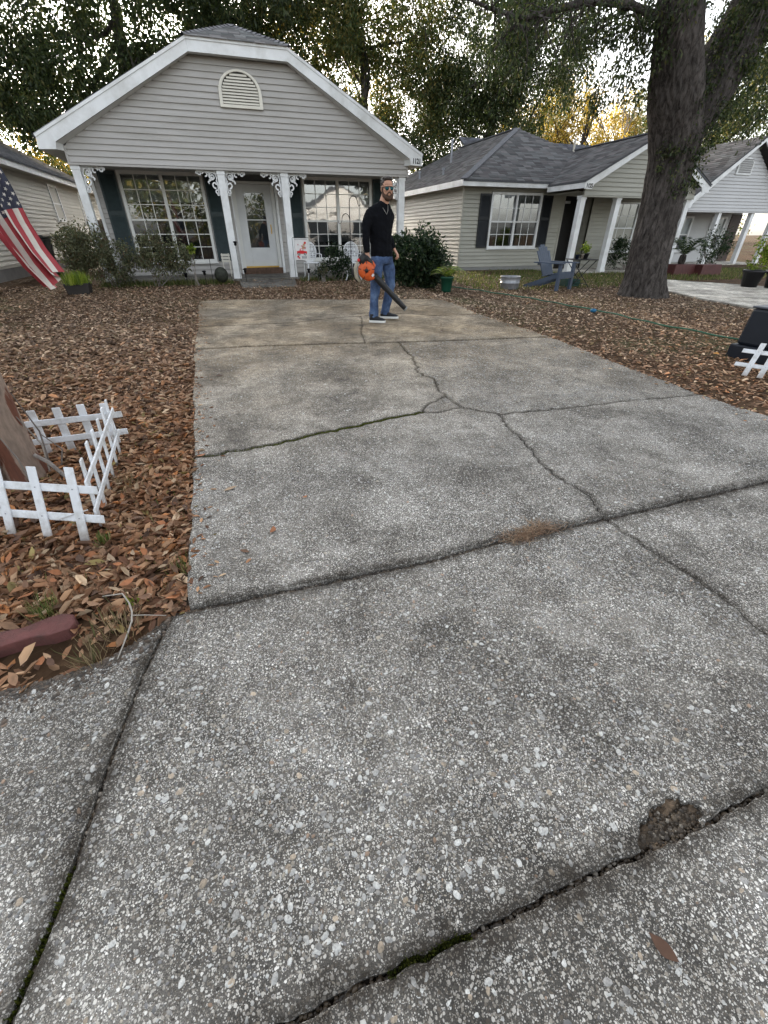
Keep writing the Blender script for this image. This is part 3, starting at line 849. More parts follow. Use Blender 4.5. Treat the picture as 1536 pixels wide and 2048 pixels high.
def shingles(name, poly, up, out, exp=.14, tab=.31, mat=SHING, parent=None, tone=(.105, .108, .118), single=False, joined=None, fan=None):
    """courses of tabs over a planar convex roof face; poly: 3D corners, up: up-slope direction, out: normal"""
    up = Vector(up).normalized(); out = Vector(out).normalized(); ac = up.cross(out).normalized()
    o = Vector(poly[0]); P2 = [((Vector(p) - o).dot(ac), (Vector(p) - o).dot(up)) for p in poly]
    s0, s1 = min(p[1] for p in P2), max(p[1] for p in P2)
    V, F, C = [], [], []
    rr = random.Random(len(poly) + int(s1 * 100)); i = 0; s = s0
    while s < s1 - .02:
        sm = min(s + exp * .5, s1 - .005); xs = []
        for (a, b) in zip(P2, P2[1:] + P2[:1]):
            if (a[1] - sm) * (b[1] - sm) < 0:
                xs.append(a[0] + (b[0] - a[0]) * (sm - a[1]) / (b[1] - a[1]))
        if len(xs) >= 2:
            u0, u1 = min(xs), max(xs); u = u0 - (tab * .5 if i % 2 else 0)
            while u < u1 - .01:
                w = tab * rr.uniform(.85, 1.15); p, q = max(u, u0), min(u + w, u1)
                if q - p > .02:
                    lift = rr.uniform(.010, .016); g_ = .004; e2 = min(exp + .02, s1 - s)
                    vs = [o + ac * (p + g_) + up * s + out * lift, o + ac * (q - g_) + up * s + out * lift, o + ac * (q - g_) + up * (s + e2) + out * .003, o + ac * (p + g_) + up * (s + e2) + out * .003,
                          o + ac * (p + g_) + up * s, o + ac * (q - g_) + up * s]
                    k = rr.uniform(.62, 1.4); c = (tone[0] * k * rr.uniform(.95, 1.05), tone[1] * k, tone[2] * k)
                    if single:
                        me = npmesh('shingle', np.array([tuple(v) for v in vs]), np.array([(0, 1, 2, 3), (4, 5, 1, 0)]), np.array([c] * 6))
                        me.materials.append(mat); ob = link('shingle', me, None, parent, True)
                    else:
                        b = len(V); V += [tuple(v) for v in vs]; F += [(b, b+1, b+2, b+3), (b+4, b+5, b+1, b)]; C += [c] * 6
                u += w
        s += exp; i += 1
    if not single and V:
        me = npmesh(name, np.array(V), np.array(F), np.array(C)); me.materials.append(mat)
        tag(link(name, me, None, parent, True), kind='stuff')
def plane_mb(polys, thick=(0, 0, -.06)):
    mb = MB()
    for p in polys:
        n = len(p); t = Vector(thick)
        vs = [Vector(q) for q in p] + [Vector(q) + t for q in p]
        mb.add(vs, [tuple(range(n)), tuple(range(2*n-1, n-1, -1))] + [(i, (i+1) % n, n+(i+1) % n, n+i) for i in range(n)])
    return mb
def normal_of(p):
    n = (Vector(p[1]) - Vector(p[0])).cross(Vector(p[2]) - Vector(p[0])).normalized()
    return n if n.z > 0 else -n
def upslope(n):
    u = Vector((0, 0, 1)) - n * n.z
    return u.normalized()

def text_mesh(s, size, ext, mat, name):
    cu = bpy.data.curves.new(name, 'FONT'); cu.body = s; cu.size = size; cu.extrude = ext; cu.align_x = 'CENTER'; cu.align_y = 'CENTER'; cu.resolution_u = 4
    cu.offset = .004
    o = bpy.data.objects.new('tmp', cu); col.objects.link(o)
    dg = bpy.context.evaluated_depsgraph_get(); me = bpy.data.meshes.new_from_object(o.evaluated_get(dg))
    bpy.data.objects.remove(o); me.name = name; me.materials.clear(); me.materials.append(mat)
    return me
NUM = M('black_number', (.012, .012, .013), .5, .1, 10)

def spiral(c, r0, r1, a0, a1, n=14):
    return [(c[0] + (r0 + (r1 - r0) * t) * math.cos(a0 + (a1 - a0) * t), c[1] + (r0 + (r1 - r0) * t) * math.sin(a0 + (a1 - a0) * t)) for t in [i / n for i in range(n + 1)]]
def bracket_mesh():
    """white fretwork scroll for a porch post, corner at the origin, reaching +x and -z"""
    mb = MB()
    def ribbon(pl, w0, w1=None):
        w1 = w0 if w1 is None else w1; n = len(pl); vs = []; fs = []
        for i, p in enumerate(pl):
            a, b = pl[max(i-1, 0)], pl[min(i+1, n-1)]; dx, dz = b[0]-a[0], b[1]-a[1]; L = math.hypot(dx, dz) or 1
            w = (w0 + (w1 - w0) * i / (n - 1)) / 2; nx, nz = -dz / L * w, dx / L * w
            for s, y in ((1, -.014), (-1, -.014), (-1, .014), (1, .014)): vs.append((p[0] + s * nx, y, p[1] + s * nz))
        for i in range(n - 1):
            for k in range(4): fs.append((i*4+k, i*4+(k+1) % 4, (i+1)*4+(k+1) % 4, (i+1)*4+k))
        fs += [(3, 2, 1, 0), tuple((n-1)*4+k for k in range(4))]
        mb.add(vs, fs)
    pi = math.pi
    ribbon(spiral((.125, -.120), .100, .030, pi * 1.0, -pi * 1.35, 24), .040, .030)     # corner scroll
    ribbon(spiral((.125, -.120), .034, .030, 0, 2 * pi, 10), .03)
    ribbon(spiral((.285, -.085), .070, .026, pi * .05, pi * 1.6, 18), .034, .030)        # top arm
    ribbon([(.19, -.045), (.25, -.022), (.33, -.018), (.40, -.030), (.47, -.018)], .034, .040)
    ribbon(spiral((.43, -.060), .046, .020, pi * .7, pi * 2.2, 14), .030, .028)
    ribbon(spiral((.478, -.045), .022, .018, 0, 2 * pi, 8), .026)
    ribbon(spiral((.085, -.285), .072, .026, -pi * .55, pi * 1.0, 18), .034, .030)       # lower arm
    ribbon([(.045, -.19), (.022, -.25), (.018, -.33), (.030, -.42), (.018, -.50)], .034, .040)
    ribbon(spiral((.060, -.43), .046, .020, pi * .8, -pi * .7, 14), .030, .028)
    ribbon(spiral((.045, -.478), .022, .018, 0, 2 * pi, 8), .026)
    ribbon([(.015, -.02), (.10, -.022), (.20, -.03)], .03); ribbon([(.018, -.02), (.020, -.10), (.03, -.20)], .03)
    ribbon([(.19, -.19), (.24, -.235), (.215, -.265)], .034, .028); ribbon([(.16, -.17), (.20, -.20)], .05)
    return mb.mesh('scroll_bracket', WHITE)

# ---------- the house with the clipped gable
H1 = thing('front_gabled_house', 'grey-sided single-storey house numbered 1121 with wide clipped gable and scrollwork porch', 'house', (1.25, 14.1, .238))
gpan = MB().box(-2.86, 5.38, 14.105, 14.16, 2.665, 2.969).build('gable_wall', SIDE1, H1)
def prof1(z):
    if z <= 2.98: return (-2.87, 5.40)
    t = min(1, (z - 2.98) / (4.66 - 2.98)); return (-2.87 + t * (.14 + 2.87), 5.40 - t * (5.40 - 2.28))
gm = MB().add([(-2.85, 14.103, 2.97), (5.38, 14.103, 2.97), (2.26, 14.103, 4.63), (.16, 14.103, 4.63)], [(0, 1, 2, 3)])
gm.build('gable_backing', SIDE1, gpan)
siding(gpan, 'x', 14.1, -2.87, 5.40, 2.68, 4.64, .1135, SIDE1, prof=prof1)
MB().box(-2.885, -2.845, 14.068, 14.12, 2.672, 2.96).build('corner_trim', SIDE1, gpan); MB().box(5.375, 5.415, 14.068, 14.12, 2.672, 2.96).build('corner_trim', SIDE1, gpan)
MB().box(-2.89, 5.42, 14.06, 14.30, 2.63, 2.669).build('porch_beam', SIDE1, H1)
MB().box(-2.80, 5.33, 14.301, 15.58, 2.70, 2.74).build('porch_ceiling', SIDE1, H1)
# rake boards
oL, oT, iT = (-3.30, 3.08), (.13, 4.83), (.14, 4.63)
def rb(poly, y0=13.85, y1=13.88): return MB().prism(poly, lambda u, v, k: (u, y0 if k == 0 else y1, v))
cx = 1.21
def mir(poly): return [(2 * cx - u, v) for u, v in reversed(poly)]
left = [(-3.30, 3.085), (.13, 4.83), (.14, 4.625), (-2.95, 3.00), (-2.98, 2.87), (-3.32, 2.86)]
rb(left).build('rake_board', WHITE, H1); rb(mir(left)).build('rake_board', WHITE, H1)
rb([(.132, 4.83), (2*cx-.132, 4.83), (2*cx-.142, 4.625), (.142, 4.625)], 13.852, 13.88).build('fascia_board', WHITE, H1)
tl = [(-3.32, 3.115), (.128, 4.868), (.13, 4.81), (-3.30, 3.06)]
rb(tl, 13.832, 13.852).build('shingle_mould', WHITE, H1); rb(mir(tl), 13.832, 13.852).build('shingle_mould', WHITE, H1)
rb([(.13, 4.868), (2*cx-.13, 4.868), (2*cx-.13, 4.81), (.13, 4.81)], 13.831, 13.852).build('shingle_mould', WHITE, H1)
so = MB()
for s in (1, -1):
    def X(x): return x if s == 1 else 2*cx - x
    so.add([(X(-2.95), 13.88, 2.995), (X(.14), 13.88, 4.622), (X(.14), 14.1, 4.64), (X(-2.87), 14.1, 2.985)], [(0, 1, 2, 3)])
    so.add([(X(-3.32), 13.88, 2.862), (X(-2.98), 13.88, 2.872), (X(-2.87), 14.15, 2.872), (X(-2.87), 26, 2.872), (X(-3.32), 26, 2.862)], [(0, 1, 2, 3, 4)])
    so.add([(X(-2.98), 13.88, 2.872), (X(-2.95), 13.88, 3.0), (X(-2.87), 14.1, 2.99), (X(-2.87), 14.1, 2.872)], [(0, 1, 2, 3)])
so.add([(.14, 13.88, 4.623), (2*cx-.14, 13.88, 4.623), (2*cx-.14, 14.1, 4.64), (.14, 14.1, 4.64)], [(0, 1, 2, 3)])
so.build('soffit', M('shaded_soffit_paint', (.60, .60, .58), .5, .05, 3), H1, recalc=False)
me = text_mesh('1121', .135, .004, NUM, 'house_number')
o = link('house_number', me, None, H1, True); o.location = (5.565, 13.846, 2.955); o.rotation_euler = (R(90), 0, 0); o.scale = (.92, 1.15, 1)
# roof
RZ = 5.42; HY = 15.12
f_left = [(-3.34, 13.83, 3.10), (.12, 13.83, 4.865), (cx, HY, RZ), (cx, 26.2, RZ), (-3.34, 26.2, 3.10)]
f_right = [(2*cx - x, y, z) for x, y, z in reversed(f_left)]
f_hip = [(.12, 13.83, 4.866), (2*cx-.12, 13.83, 4.866), (cx, HY, RZ)]
roof = plane_mb([f_left, f_right, f_hip], (0, .02, -.05)).build('roof', ROOFB, H1)
n_ = normal_of(f_hip); shingles('shingles', [(.05, 13.79, 4.855), (2*cx-.05, 13.79, 4.855), (cx, HY, RZ + .004)], upslope(n_), n_, .135, .29, parent=roof, single=True, tone=(.17, .168, .168))
for f in (f_left, f_right):
    n_ = normal_of(f); shingles('slope_shingles', f, upslope(n_), n_, .14, .3, parent=roof)
for s in (1, -1):          # hip caps, stepped like cut shingles
    a = Vector((.07 if s == 1 else 2*cx-.07, 13.80, 4.868)); b = Vector((cx, HY, RZ + .02)); d = (b - a)
    for i in range(13):
        p, q = a + d * (i / 13), a + d * ((i + 1.25) / 13)
        ac = Vector((0, 0, 1)).cross(d).normalized()
        vs = [p + ac * .085 + Vector((0, 0, -.015)), p + Vector((0, 0, .035)), p - ac * .085 + Vector((0, 0, -.015)), q + ac * .085 + Vector((0, 0, -.03)), q + Vector((0, 0, .012)), q - ac * .085 + Vector((0, 0, -.03))]
        k = random.uniform(.7, 1.5)
        mb_ = npmesh('ridge_cap', np.array([tuple(v) for v in vs]), np.array([(0, 1, 4, 3), (1, 2, 5, 4)]), np.array([(.13*k, .13*k, .137*k)] * 6)); mb_.materials.append(SHING)
        link('ridge_cap', mb_, None, roof, True)
# gable louvre vent
VX, VB, VT = 1.145, 3.80, 4.47
def arch(w, h0, h, n=14):
    pts = [(-w, 0), (w, 0), (w, h0)]
    for i in range(1, n):
        a = math.pi * i / n; pts.append((w * math.cos(a), h0 + (h - h0) * math.sin(a) ** .9))
    return pts + [(-w, h0)]
oa, ia_ = arch(.49, .22, .66), arch(.415, .21, .585)
fr = MB(); n = len(oa); vs = []
for y in (14.035, 14.085):
    vs += [(VX + u, y, VB + v) for u, v in oa] + [(VX + u, y, VB + .055 + v * .97) for u, v in ia_]
fs = []
for i in range(n):
    j = (i + 1) % n
    fs += [(i, j, n + j, n + i), (2*n + i, 3*n + i, 3*n + j, 2*n + j), (i, 2*n + i, 2*n + j, j), (n + i, n + j, 3*n + j, 3*n + i)]
fr.add(vs, fs); vent = fr.build('gable_vent', CREAM, H1)
MB().prism([(VX + u * .99, VB + .05 + v * .97) for u, v in ia_], lambda u, v, k: (u, 14.078 + .004 * k, v)).build('vent_backing', M('dark_screen', (.05, .05, .045), .9, .1, 5), vent)
for i in range(10):
    z = VB + .075 + i * .053; h = z + .03 - VB - .055
    w = .41 if h < .2 else .41 * math.sqrt(max(0, 1 - ((h - .2) / .37) ** 2))
    if w < .05: continue
    MB().add([(VX - w, 14.042, z), (VX + w, 14.042, z), (VX + w, 14.072, z + .036), (VX - w, 14.072, z + .036), (VX - w, 14.046, z - .008), (VX + w, 14.046, z - .008)], [(0, 1, 2, 3), (4, 5, 1, 0)]).build('slat', CREAM, vent)
# porch floor, posts, brackets
MB().box(-2.95, 5.48, 13.98, 15.6, .05, .262).build('porch_slab', PORCHC, H1)
bm_ = bracket_mesh()
for i, x in enumerate((-2.78, .405, 1.975, 5.245)):
    p = MB(); p.box(x-.088, x+.088, 14.105, 14.28, .262, 2.63); p.build('porch_post', WHITE, H1)
    q = H1.children[-1]
    b = MB(); b.box(x-.1, x+.1, 14.093, 14.292, 2.55, 2.615); b.box(x-.1, x+.1, 14.093, 14.292, .263, .36); b.build('post_trim', WHITE, q)
    for s in ((1,) if i == 0 else (-1,) if i == 3 else (1, -1)):
        o = link('scroll_bracket', bm_, None, H1, True); o.location = (x + s * .089, 14.19, 2.63); o.scale = (s, 1, 1)
# porch wall
OP1 = [(-2.17, -.06, .60, 2.70), (2.66, 4.80, .60, 2.70), (.66, 1.86, 0, 2.60)]
w1 = MB().box(-2.80, -2.18, 15.62, 15.68, .1, 2.75); w1.box(-.05, .65, 15.62, 15.68, .1, 2.75); w1.box(1.87, 2.65, 15.62, 15.68, .1, 2.75); w1.box(4.81, 5.33, 15.62, 15.68, .1, 2.75)
w1.box(-2.17, -.06, 15.62, 15.68, .1, .60); w1.box(2.66, 4.80, 15.62, 15.68, .1, .60)
porch_wall = w1.build('porch_wall', SIDE1, H1)
siding(porch_wall, 'x', 15.6, -2.80, 5.33, .29, 2.69, .1135, SIDE1, OP1)
for x in (-2.82, 5.31):
    MB().box(x, x + .07, 15.555, 15.60, .27, 2.70).build('corner_trim', WHITE, porch_wall)
for (a, b_) in ((.62, .66), (1.86, 1.93)):
    MB().box(a, b_, 15.57, 15.83, .27, 2.62).build('entry_trim', WHITE, porch_wall)
WHW = M('window_white', (.70, .70, .67), .4, .05, 3)
window(H1, 'x', 15.6, -2.17, -.06, .60, 2.70, -1, WHW, blind=.30, rows=3, fw=.075, mull=.085)
window(H1, 'x', 15.6, 2.66, 4.80, .60, 2.70, -1, WHW, blind=.78, rows=3, fw=.075, mull=.085)
for a, b_ in ((-2.62, -2.20), (-.02, .36), (2.26, 2.63), (4.84, 5.20)):
    shutter(H1, a, b_, .62, 2.68, 15.6, SHUT)
# storm door
door = MB(); DY = 15.80
DM = M('storm_door_white', (.62, .63, .63), .45, .06, 3)
door.box(.76, .99, DY, DY+.04, .46, 2.50); door.box(1.55, 1.76, DY, DY+.04, .46, 2.50); door.box(.99, 1.55, DY, DY+.04, 2.30, 2.50); door.box(.99, 1.55, DY, DY+.04, .46, .95)
dr = door.build('storm_door', DM, H1); bevel(dr, .006)
kp = MB(); kp.box(1.0, 1.54, DY-.008, DY-.001, .56, .60); kp.box(1.0, 1.54, DY-.008, DY-.001, .86, .90); kp.box(.995, 1.03, DY-.008, DY-.001, .60, .86); kp.box(1.51, 1.545, DY-.008, DY-.001, .60, .86); kp.build('kick_panel', DM, dr)
for zz0, zz1 in ((.95, 1.64), (1.665, 2.30)):
    MB().add([(.99, DY+.02, zz0), (1.55, DY+.02, zz0), (1.55, DY+.02, zz1), (.99, DY+.02, zz1)], [(0, 1, 2, 3)]).build('pane', GLASSD, dr, recalc=False)
MB().box(.99, 1.55, DY+.005, DY+.03, 1.64, 1.665).build('glass_rail', DM, dr)
hd = MB(); hd.tube([(1.66, DY-.005, 1.50), (1.66, DY-.05, 1.48), (1.66, DY-.05, 1.36), (1.66, DY-.005, 1.34)], .009, 6); hd.box(1.645, 1.675, DY-.006, DY+.0, 1.30, 1.54); hd.build('handle', BRASS, dr)
MB().box(.665, .76, 15.70, 15.86, .30, 2.55).box(1.76, 1.855, 15.70, 15.86, .30, 2.55).box(.76, 1.76, 15.70, 15.86, 2.50, 2.56).build('door_frame', WHW, H1)
MB().box(.60, 1.92, 15.86, 15.92, .3, 2.75).build('inner_wall', M('panelled_entry_door', (.16, .17, .17), .5, .15, 3), H1)
MB().box(.76, 1.76, 15.72, 15.80, .425, .46).build('threshold', BRASS, H1)
MB().box(.67, 1.85, 15.55, 15.86, .262, .424).build('door_step', M('brown_brick_step', (.10, .06, .042), .85, .35, 14, .3, 60), H1)
MB().box(-2.80, -2.74, 15.7, 26, .1, 2.87).box(5.27, 5.33, 15.7, 26, .1, 2.87).box(-2.74, 5.27, 25.94, 26, .1, 2.87).build('outer_wall', SIDE1, H1)

# ---------- neighbouring house with hip roof and porch gable, number 1125
H2 = thing('hip_roofed_house', 'sage-beige house with grey hip roof and small porch gable numbered 1125 behind the oak', 'house', (12, 16, .16))
E2 = 2.64
w2 = MB().box(8.18, 9.24, 16.02, 16.1, -.1, E2).box(11.30, 12.15, 16.02, 16.1, -.1, E2).box(9.24, 11.30, 16.02, 16.1, -.1, .85).box(9.24, 11.30, 16.02, 16.1, 2.51, E2)
w2.box(12.15, 12.30, 16.02, 16.1, -.1, E2); w2.box(13.55, 16.6, 16.02, 16.1, -.1, E2); w2.box(12.3, 13.55, 16.02, 16.1, 2.46, E2)
wall2 = w2.build('front_wall', SIDE2, H2)
siding(wall2, 'x', 16.0, 8.17, 12.2, .28, 2.60, .118, SIDE2, [(9.24, 11.30, .85, 2.51)])
siding(wall2, 'x', 16.0, 13.58, 16.6, .28, 2.60, .118, SIDE2, [(14.55, 15.75, .7, 2.3)])
MB().box(8.15, 12.2, 15.985, 16.02, -.1, .275).build('foundation', M('grey_block_foundation', (.22, .22, .21), .9, .15, 4), H2)
sw = MB().box(8.17, 8.23, 16.05, 27.5, -.1, E2).build('side_wall', SIDE2, H2)
siding(sw, 'y', 8.17, 16.0, 27.5, .28, 2.60, .118, SIDE2, [(24.2, 25.4, 1.75, 2.35)], out=-1)
window(H2, 'y', 8.17, 24.2, 25.4, 1.75, 2.35, -1, WHITE, units=2, rows=1, cols=2, blind=0, sill=False)
MB().box(8.135, 8.185, 15.965, 16.03, .28, 2.60).build('corner_trim', SIDE2, H2)
window(H2, 'x', 16.0, 9.25, 11.29, .86, 2.50, -1, WHITE, rows=2, cols=3, blind=.62, fw=.07)
for a, b_ in ((8.80, 9.22), (11.32, 11.73)): shutter(H2, a, b_, .88, 2.45, 16.0, BLACKSH)
# recessed dark doorway and porch
MB().box(12.30, 13.55, 16.9, 16.96, .1, 2.5).build('entry_door', M('dark_entry_door', (.018, .016, .016), .5, .2, 4), H2)
MB().box(12.24, 12.30, 16.0, 16.95, .1, 2.5).build('entry_side', SIDE2, H2); MB().box(13.55, 13.61, 16.0, 16.95, .1, 2.5).build('entry_side', SIDE2, H2)
MB().box(12.34, 12.44, 16.86, 16.90, .2, 2.35).box(12.44, 13.2, 16.86, 16.90, 2.27, 2.35).build('door_frame', WHITE, H2)
window(H2, 'x', 16.0, 14.55, 15.75, .7, 2.3, -1, WHITE, units=1, rows=2, cols=3, blind=0)
MB().box(11.3, 16.3, 13.9, 16.0, -.1, .16).build('porch_slab', CONC2, H2)
for x in (11.49, 12.92, 14.6, 15.95):
    p = MB(); p.box(x-.09, x+.09, 14.06, 14.24, .162, 2.33); p.box(x-.105, x+.105, 14.045, 14.255, 2.24, 2.332); p.box(x-.105, x+.105, 14.045, 14.255, .163, .25); p.build('porch_post', WHITE, H2)
GX = 13.74
def prof2(z):
    if z < 2.56: return (11.42, 2*GX - 11.42)
    t = (z - 2.56) / (3.72 - 2.56); return (11.42 + t * (GX - 11.42), 2*GX - 11.42 - t * (GX - 11.42))
pg = MB().prism([(11.43, 2.34), (2*GX-11.43, 2.34), (2*GX-11.43, 2.56), (GX, 3.71), (11.43, 2.56)], lambda u, v, k: (u, 14.01 + k * .05, v)).build('porch_gable', SIDE2, H2)
siding(pg, 'x', 14.0, 11.42, 16.06, 2.34, 3.70, .118, SIDE2, prof=prof2)
MB().box(11.40, 2*GX-11.40, 13.99, 14.3, 2.30, 2.338).build('porch_beam', SIDE2, H2)
MB().box(11.45, 2*GX-11.45, 14.3, 16.0, 2.44, 2.47).build('porch_ceiling', SIDE2, H2)
rk = [(11.16, 2.66), (GX, 3.94), (GX, 3.80), (11.50, 2.60), (11.44, 2.48), (11.16, 2.48)]
def rb2(poly, y0=13.72, y1=13.75): return MB().prism(poly, lambda u, v, k: (u, y0 if k == 0 else y1, v))
rb2(rk).build('rake_board', WHITE, H2); rb2([(2*GX-u, v) for u, v in reversed(rk)]).build('rake_board', WHITE, H2)
me = text_mesh('1125', .13, .004, NUM, 'house_number'); o = link('house_number', me, None, H2, True); o.location = (11.33, 13.716, 2.555); o.rotation_euler = (R(90), 0, 0); o.scale = (.95, 1.1, 1)
ez = 2.78
AP = Vector((11.9, 19.2, 4.72)); BK = Vector((11.9, 24.2, 4.72))
f_front = [(7.92, 15.58, ez), (15.88, 15.58, ez), tuple(AP)]
f_side = [(7.92, 28.0, ez), (7.92, 15.58, ez), tuple(AP), tuple(BK)]
f_rt = [(15.88, 15.58, ez), (15.88, 28.0, ez), tuple(BK), tuple(AP)]
f_bk = [(7.92, 28.0, ez), (15.88, 28.0, ez), tuple(BK)]
slp = (3.97 - 2.69) / (GX - 11.14); yv = 15.58 + (3.97 - ez) / ((4.72 - ez) / 3.62)
p_l = [(11.14, 13.70, 2.69), (GX, 13.70, 3.97), (GX, yv, 3.97), (11.30, 15.58, 2.77), (11.14, 15.58, 2.69)]
p_r = [(2*GX - x, y, z) for x, y, z in reversed(p_l)]
r2 = plane_mb([f_front, f_side, f_rt, f_bk, p_l, p_r], (0, 0, -.05)).build('roof', ROOFB, H2)
for f in (f_front, f_side, p_l, p_r):
    n_ = normal_of(f); shingles('shingles', f, upslope(n_), n_, .14, .31, parent=r2, tone=(.125, .122, .124))
rc_ = MB()
for a, b_ in ((f_front[0], AP), (AP, BK), (p_l[1], p_l[2])):
    rc_.beam(Vector(a) + Vector((0, 0, .012)), Vector(b_) + Vector((0, 0, .012)), .22, .03)
rc_.build('ridge_cap', M('ridge_cap_grey', (.115, .118, .128), .9, .25, 12, .2, 90), r2)
MB().box(7.93, 11.2, 15.60, 15.63, 2.61, 2.775).box(7.90, 7.93, 15.60, 28.0, 2.61, 2.775).build('fascia', WHITE, H2)
MB().box(11.15, 11.18, 13.75, 15.6, 2.50, 2.685).build('fascia', WHITE, H2)
MB().add([(7.93, 15.63, 2.612), (11.3, 15.63, 2.612), (11.3, 16.0, 2.612), (8.17, 16.0, 2.612), (8.17, 28, 2.612), (7.93, 28, 2.612)], [(0, 1, 2, 3, 4, 5)]).build('soffit', SIDE2, H2, recalc=False)
for (x, y, z, h) in ((10.0, 21.0, 3.75, .75), (9.0, 22.0, 3.3, .22), (8.75, 19.0, 3.15, .20)):
    v_ = MB(); v_.tube([(x, y, z - .1), (x, y, z + h)], .045, 8); v_.tube([(x, y, z + h), (x, y, z + h + .06)], .07, 8); v_.build('vent_pipe', STEEL, H2)
bw = MB(); bk = [(12.0, 21.5, 3.4), (23.5, 21.5, 3.4), (23.5, 24.5, 5.2), (12.0, 24.5, 5.2)]
plane_mb([bk], (0, 0, -.06)).build('rear_roof', ROOFB, H2); n_ = normal_of(bk); shingles('shingles', bk, upslope(n_), n_, .14, .31, parent=r2, tone=(.085, .088, .10))
v_ = MB(); v_.tube([(17.2, 22.5, 3.9), (17.2, 22.5, 5.1)], .05, 8); v_.build('vent_pipe', M('cream_pipe', (.45, .42, .36), .6, .1, 8), H2)

# ---------- third house, pale grey gable at the right edge
H3 = thing('pale_gabled_house', 'pale grey house with plain porch gable at the right edge beyond the oak', 'house', (22, 17.2, .08))
Y3 = 17.2; B3 = 2.14; GX3 = 22.33
def prof3(z):
    t = max(0, (z - 2.30) / (4.40 - 2.30)); t = min(t, 1); return (19.3 + t * (GX3 - 19.3), 2*GX3 - 19.3 - t * (GX3 - 19.3))
g3 = MB().prism([(19.31, B3), (2*GX3-19.31, B3), (2*GX3-19.31, 2.30), (GX3, 4.39), (19.31, 2.30)], lambda u, v, k: (u, Y3 + .01 + k * .05, v)).build('gable_wall', SIDE3, H3)
siding(g3, 'x', Y3, 19.3, 25.3, B3, 4.36, .118, SIDE3, prof=prof3)
rk3 = [(19.0, 2.36), (GX3, 4.66), (GX3, 4.50), (19.42, 2.36), (19.36, 2.20), (19.0, 2.20)]
rb2(rk3, Y3 - .32, Y3 - .28).build('rake_board', WHITE, H3); rb2([(2*GX3-u, v) for u, v in reversed(rk3)], Y3 - .32, Y3 - .28).build('rake_board', WHITE, H3)
MB().box(19.28, 2*GX3-19.28, Y3-.012, Y3+.3, B3-.05, B3-.004).build('porch_beam', SIDE3, H3)
va = MB(); pts = [(u*1.05 + 22.05, v*.95 + 3.42) for u, v in arch(.42, .30, .62)]
va.prism(pts, lambda u, v, k: (u, Y3 - .05 + k * .03, v)); ve = va.build('gable_vent', WHITE, H3)
for i in range(7):
    z = 3.48 + i * .07; w = .36 if i < 4 else .36 * math.sqrt(1 - ((i - 3.5) / 4.2) ** 2)
    MB().add([(22.05-w, Y3-.056, z), (22.05+w, Y3-.056, z), (22.05+w, Y3-.078, z+.05), (22.05-w, Y3-.078, z+.05)], [(0, 1, 2, 3)]).build('slat', M('vent_shadow_grey', (.33, .33, .33), .6, .05, 4), ve)
for x in (19.42, 21.65, 23.7, 25.2):
    MB().box(x-.09, x+.09, Y3+.04, Y3+.22, .08, B3-.05).build('porch_post', WHITE, H3)
MB().box(19.2, 25.5, Y3-.05, Y3+1.8, -.1, .08).build('porch_slab', CONC2, H3)
wl3 = MB().box(19.3, 25.3, Y3+1.75, Y3+1.8, -.1, B3+.3).build('porch_wall', SIDE3, H3)
siding(wl3, 'x', Y3+1.74, 19.3, 25.3, .12, 2.2, .118, SIDE3, [(20.9, 22.1, .55, 2.0), (23.3, 24.3, .55, 2.0), (24.6, 25.3, .1, 2.1)])
for a, b_ in ((20.9, 22.1), (23.3, 24.3)):
    window(H3, 'x', Y3+1.70, a, b_, .55, 2.0, -1, WHITE, units=1, rows=1, cols=1, blind=.45, low=False, room=.5, fw=.09, blind_mat=M('greenish_shade', (.16, .18, .15), .6, .1, 4))
MB().box(24.6, 25.3, Y3+1.70, Y3+1.74, .1, 2.1).build('entry_door', M('brown_door', (.06, .04, .035), .6, .2, 5), H3)
r3l = [(18.95, Y3-.34, 2.38), (GX3, Y3-.34, 4.68), (GX3, 27, 4.68), (18.95, 27, 2.38)]
r3r = [(2*GX3-x, y, z) for x, y, z in reversed(r3l)]
r3 = plane_mb([r3l, r3r], (0, 0, -.05)).build('roof', ROOFB, H3)
n_ = normal_of(r3l); shingles('shingles', r3l, upslope(n_), n_, .14, .31, parent=r3, tone=(.125, .122, .124))
MB().box(18.98, 19.02, Y3-.3, 27, 2.16, 2.36).build('fascia', WHITE, H3)
MB().box(19.25, 19.31, Y3+.3, 27, -.1, 2.2).build('side_wall', SIDE3, H3)

# ---------- left neighbour, side wall running back
H4 = thing('side_walled_house', 'warm beige house side wall with low eave and one narrow window at the left edge', 'house', (-5.6, 18, .24))
sw4 = MB().box(-5.66, -5.62, 9, 31, .5, 3.02).build('side_wall', SIDE4, H4)
siding(sw4, 'y', -5.62, 9, 31, .57, 3.0, .118, SIDE4, [(22.75, 23.9, 1.72, 2.86), (27.2, 28.2, 1.7, 2.86)], out=1)
MB().box(-5.70, -5.63, 9, 31, -.1, .565).build('foundation', M('foundation_concrete', (.20, .19, .18), .9, .15, 4), H4)
SCREEN = M('dark_insect_screen', (.030, .032, .034), .95, .1, 4, spec=.05)
window(H4, 'y', -5.62, 22.75, 23.9, 1.72, 2.86, 1, WHITE, units=1, rows=2, cols=3, blind=.48, fw=.08, low=False, room=.6, glass=GLASSD, lowg=SCREEN)
window(H4, 'y', -5.62, 27.2, 28.2, 1.70, 2.86, 1, WHITE, units=1, rows=2, cols=3, blind=.48, fw=.08, low=False, room=.6, glass=GLASSD, lowg=SCREEN)
MB().box(-5.28, -5.24, 8.6, 31.3, 2.93, 3.13).build('fascia', WHITE, H4)
MB().add([(-5.62, 8.6, 2.94), (-5.26, 8.6, 2.94), (-5.26, 31.3, 2.94), (-5.62, 31.3, 2.94)], [(0, 1, 2, 3)]).build('soffit', SIDE4, H4, recalc=False)
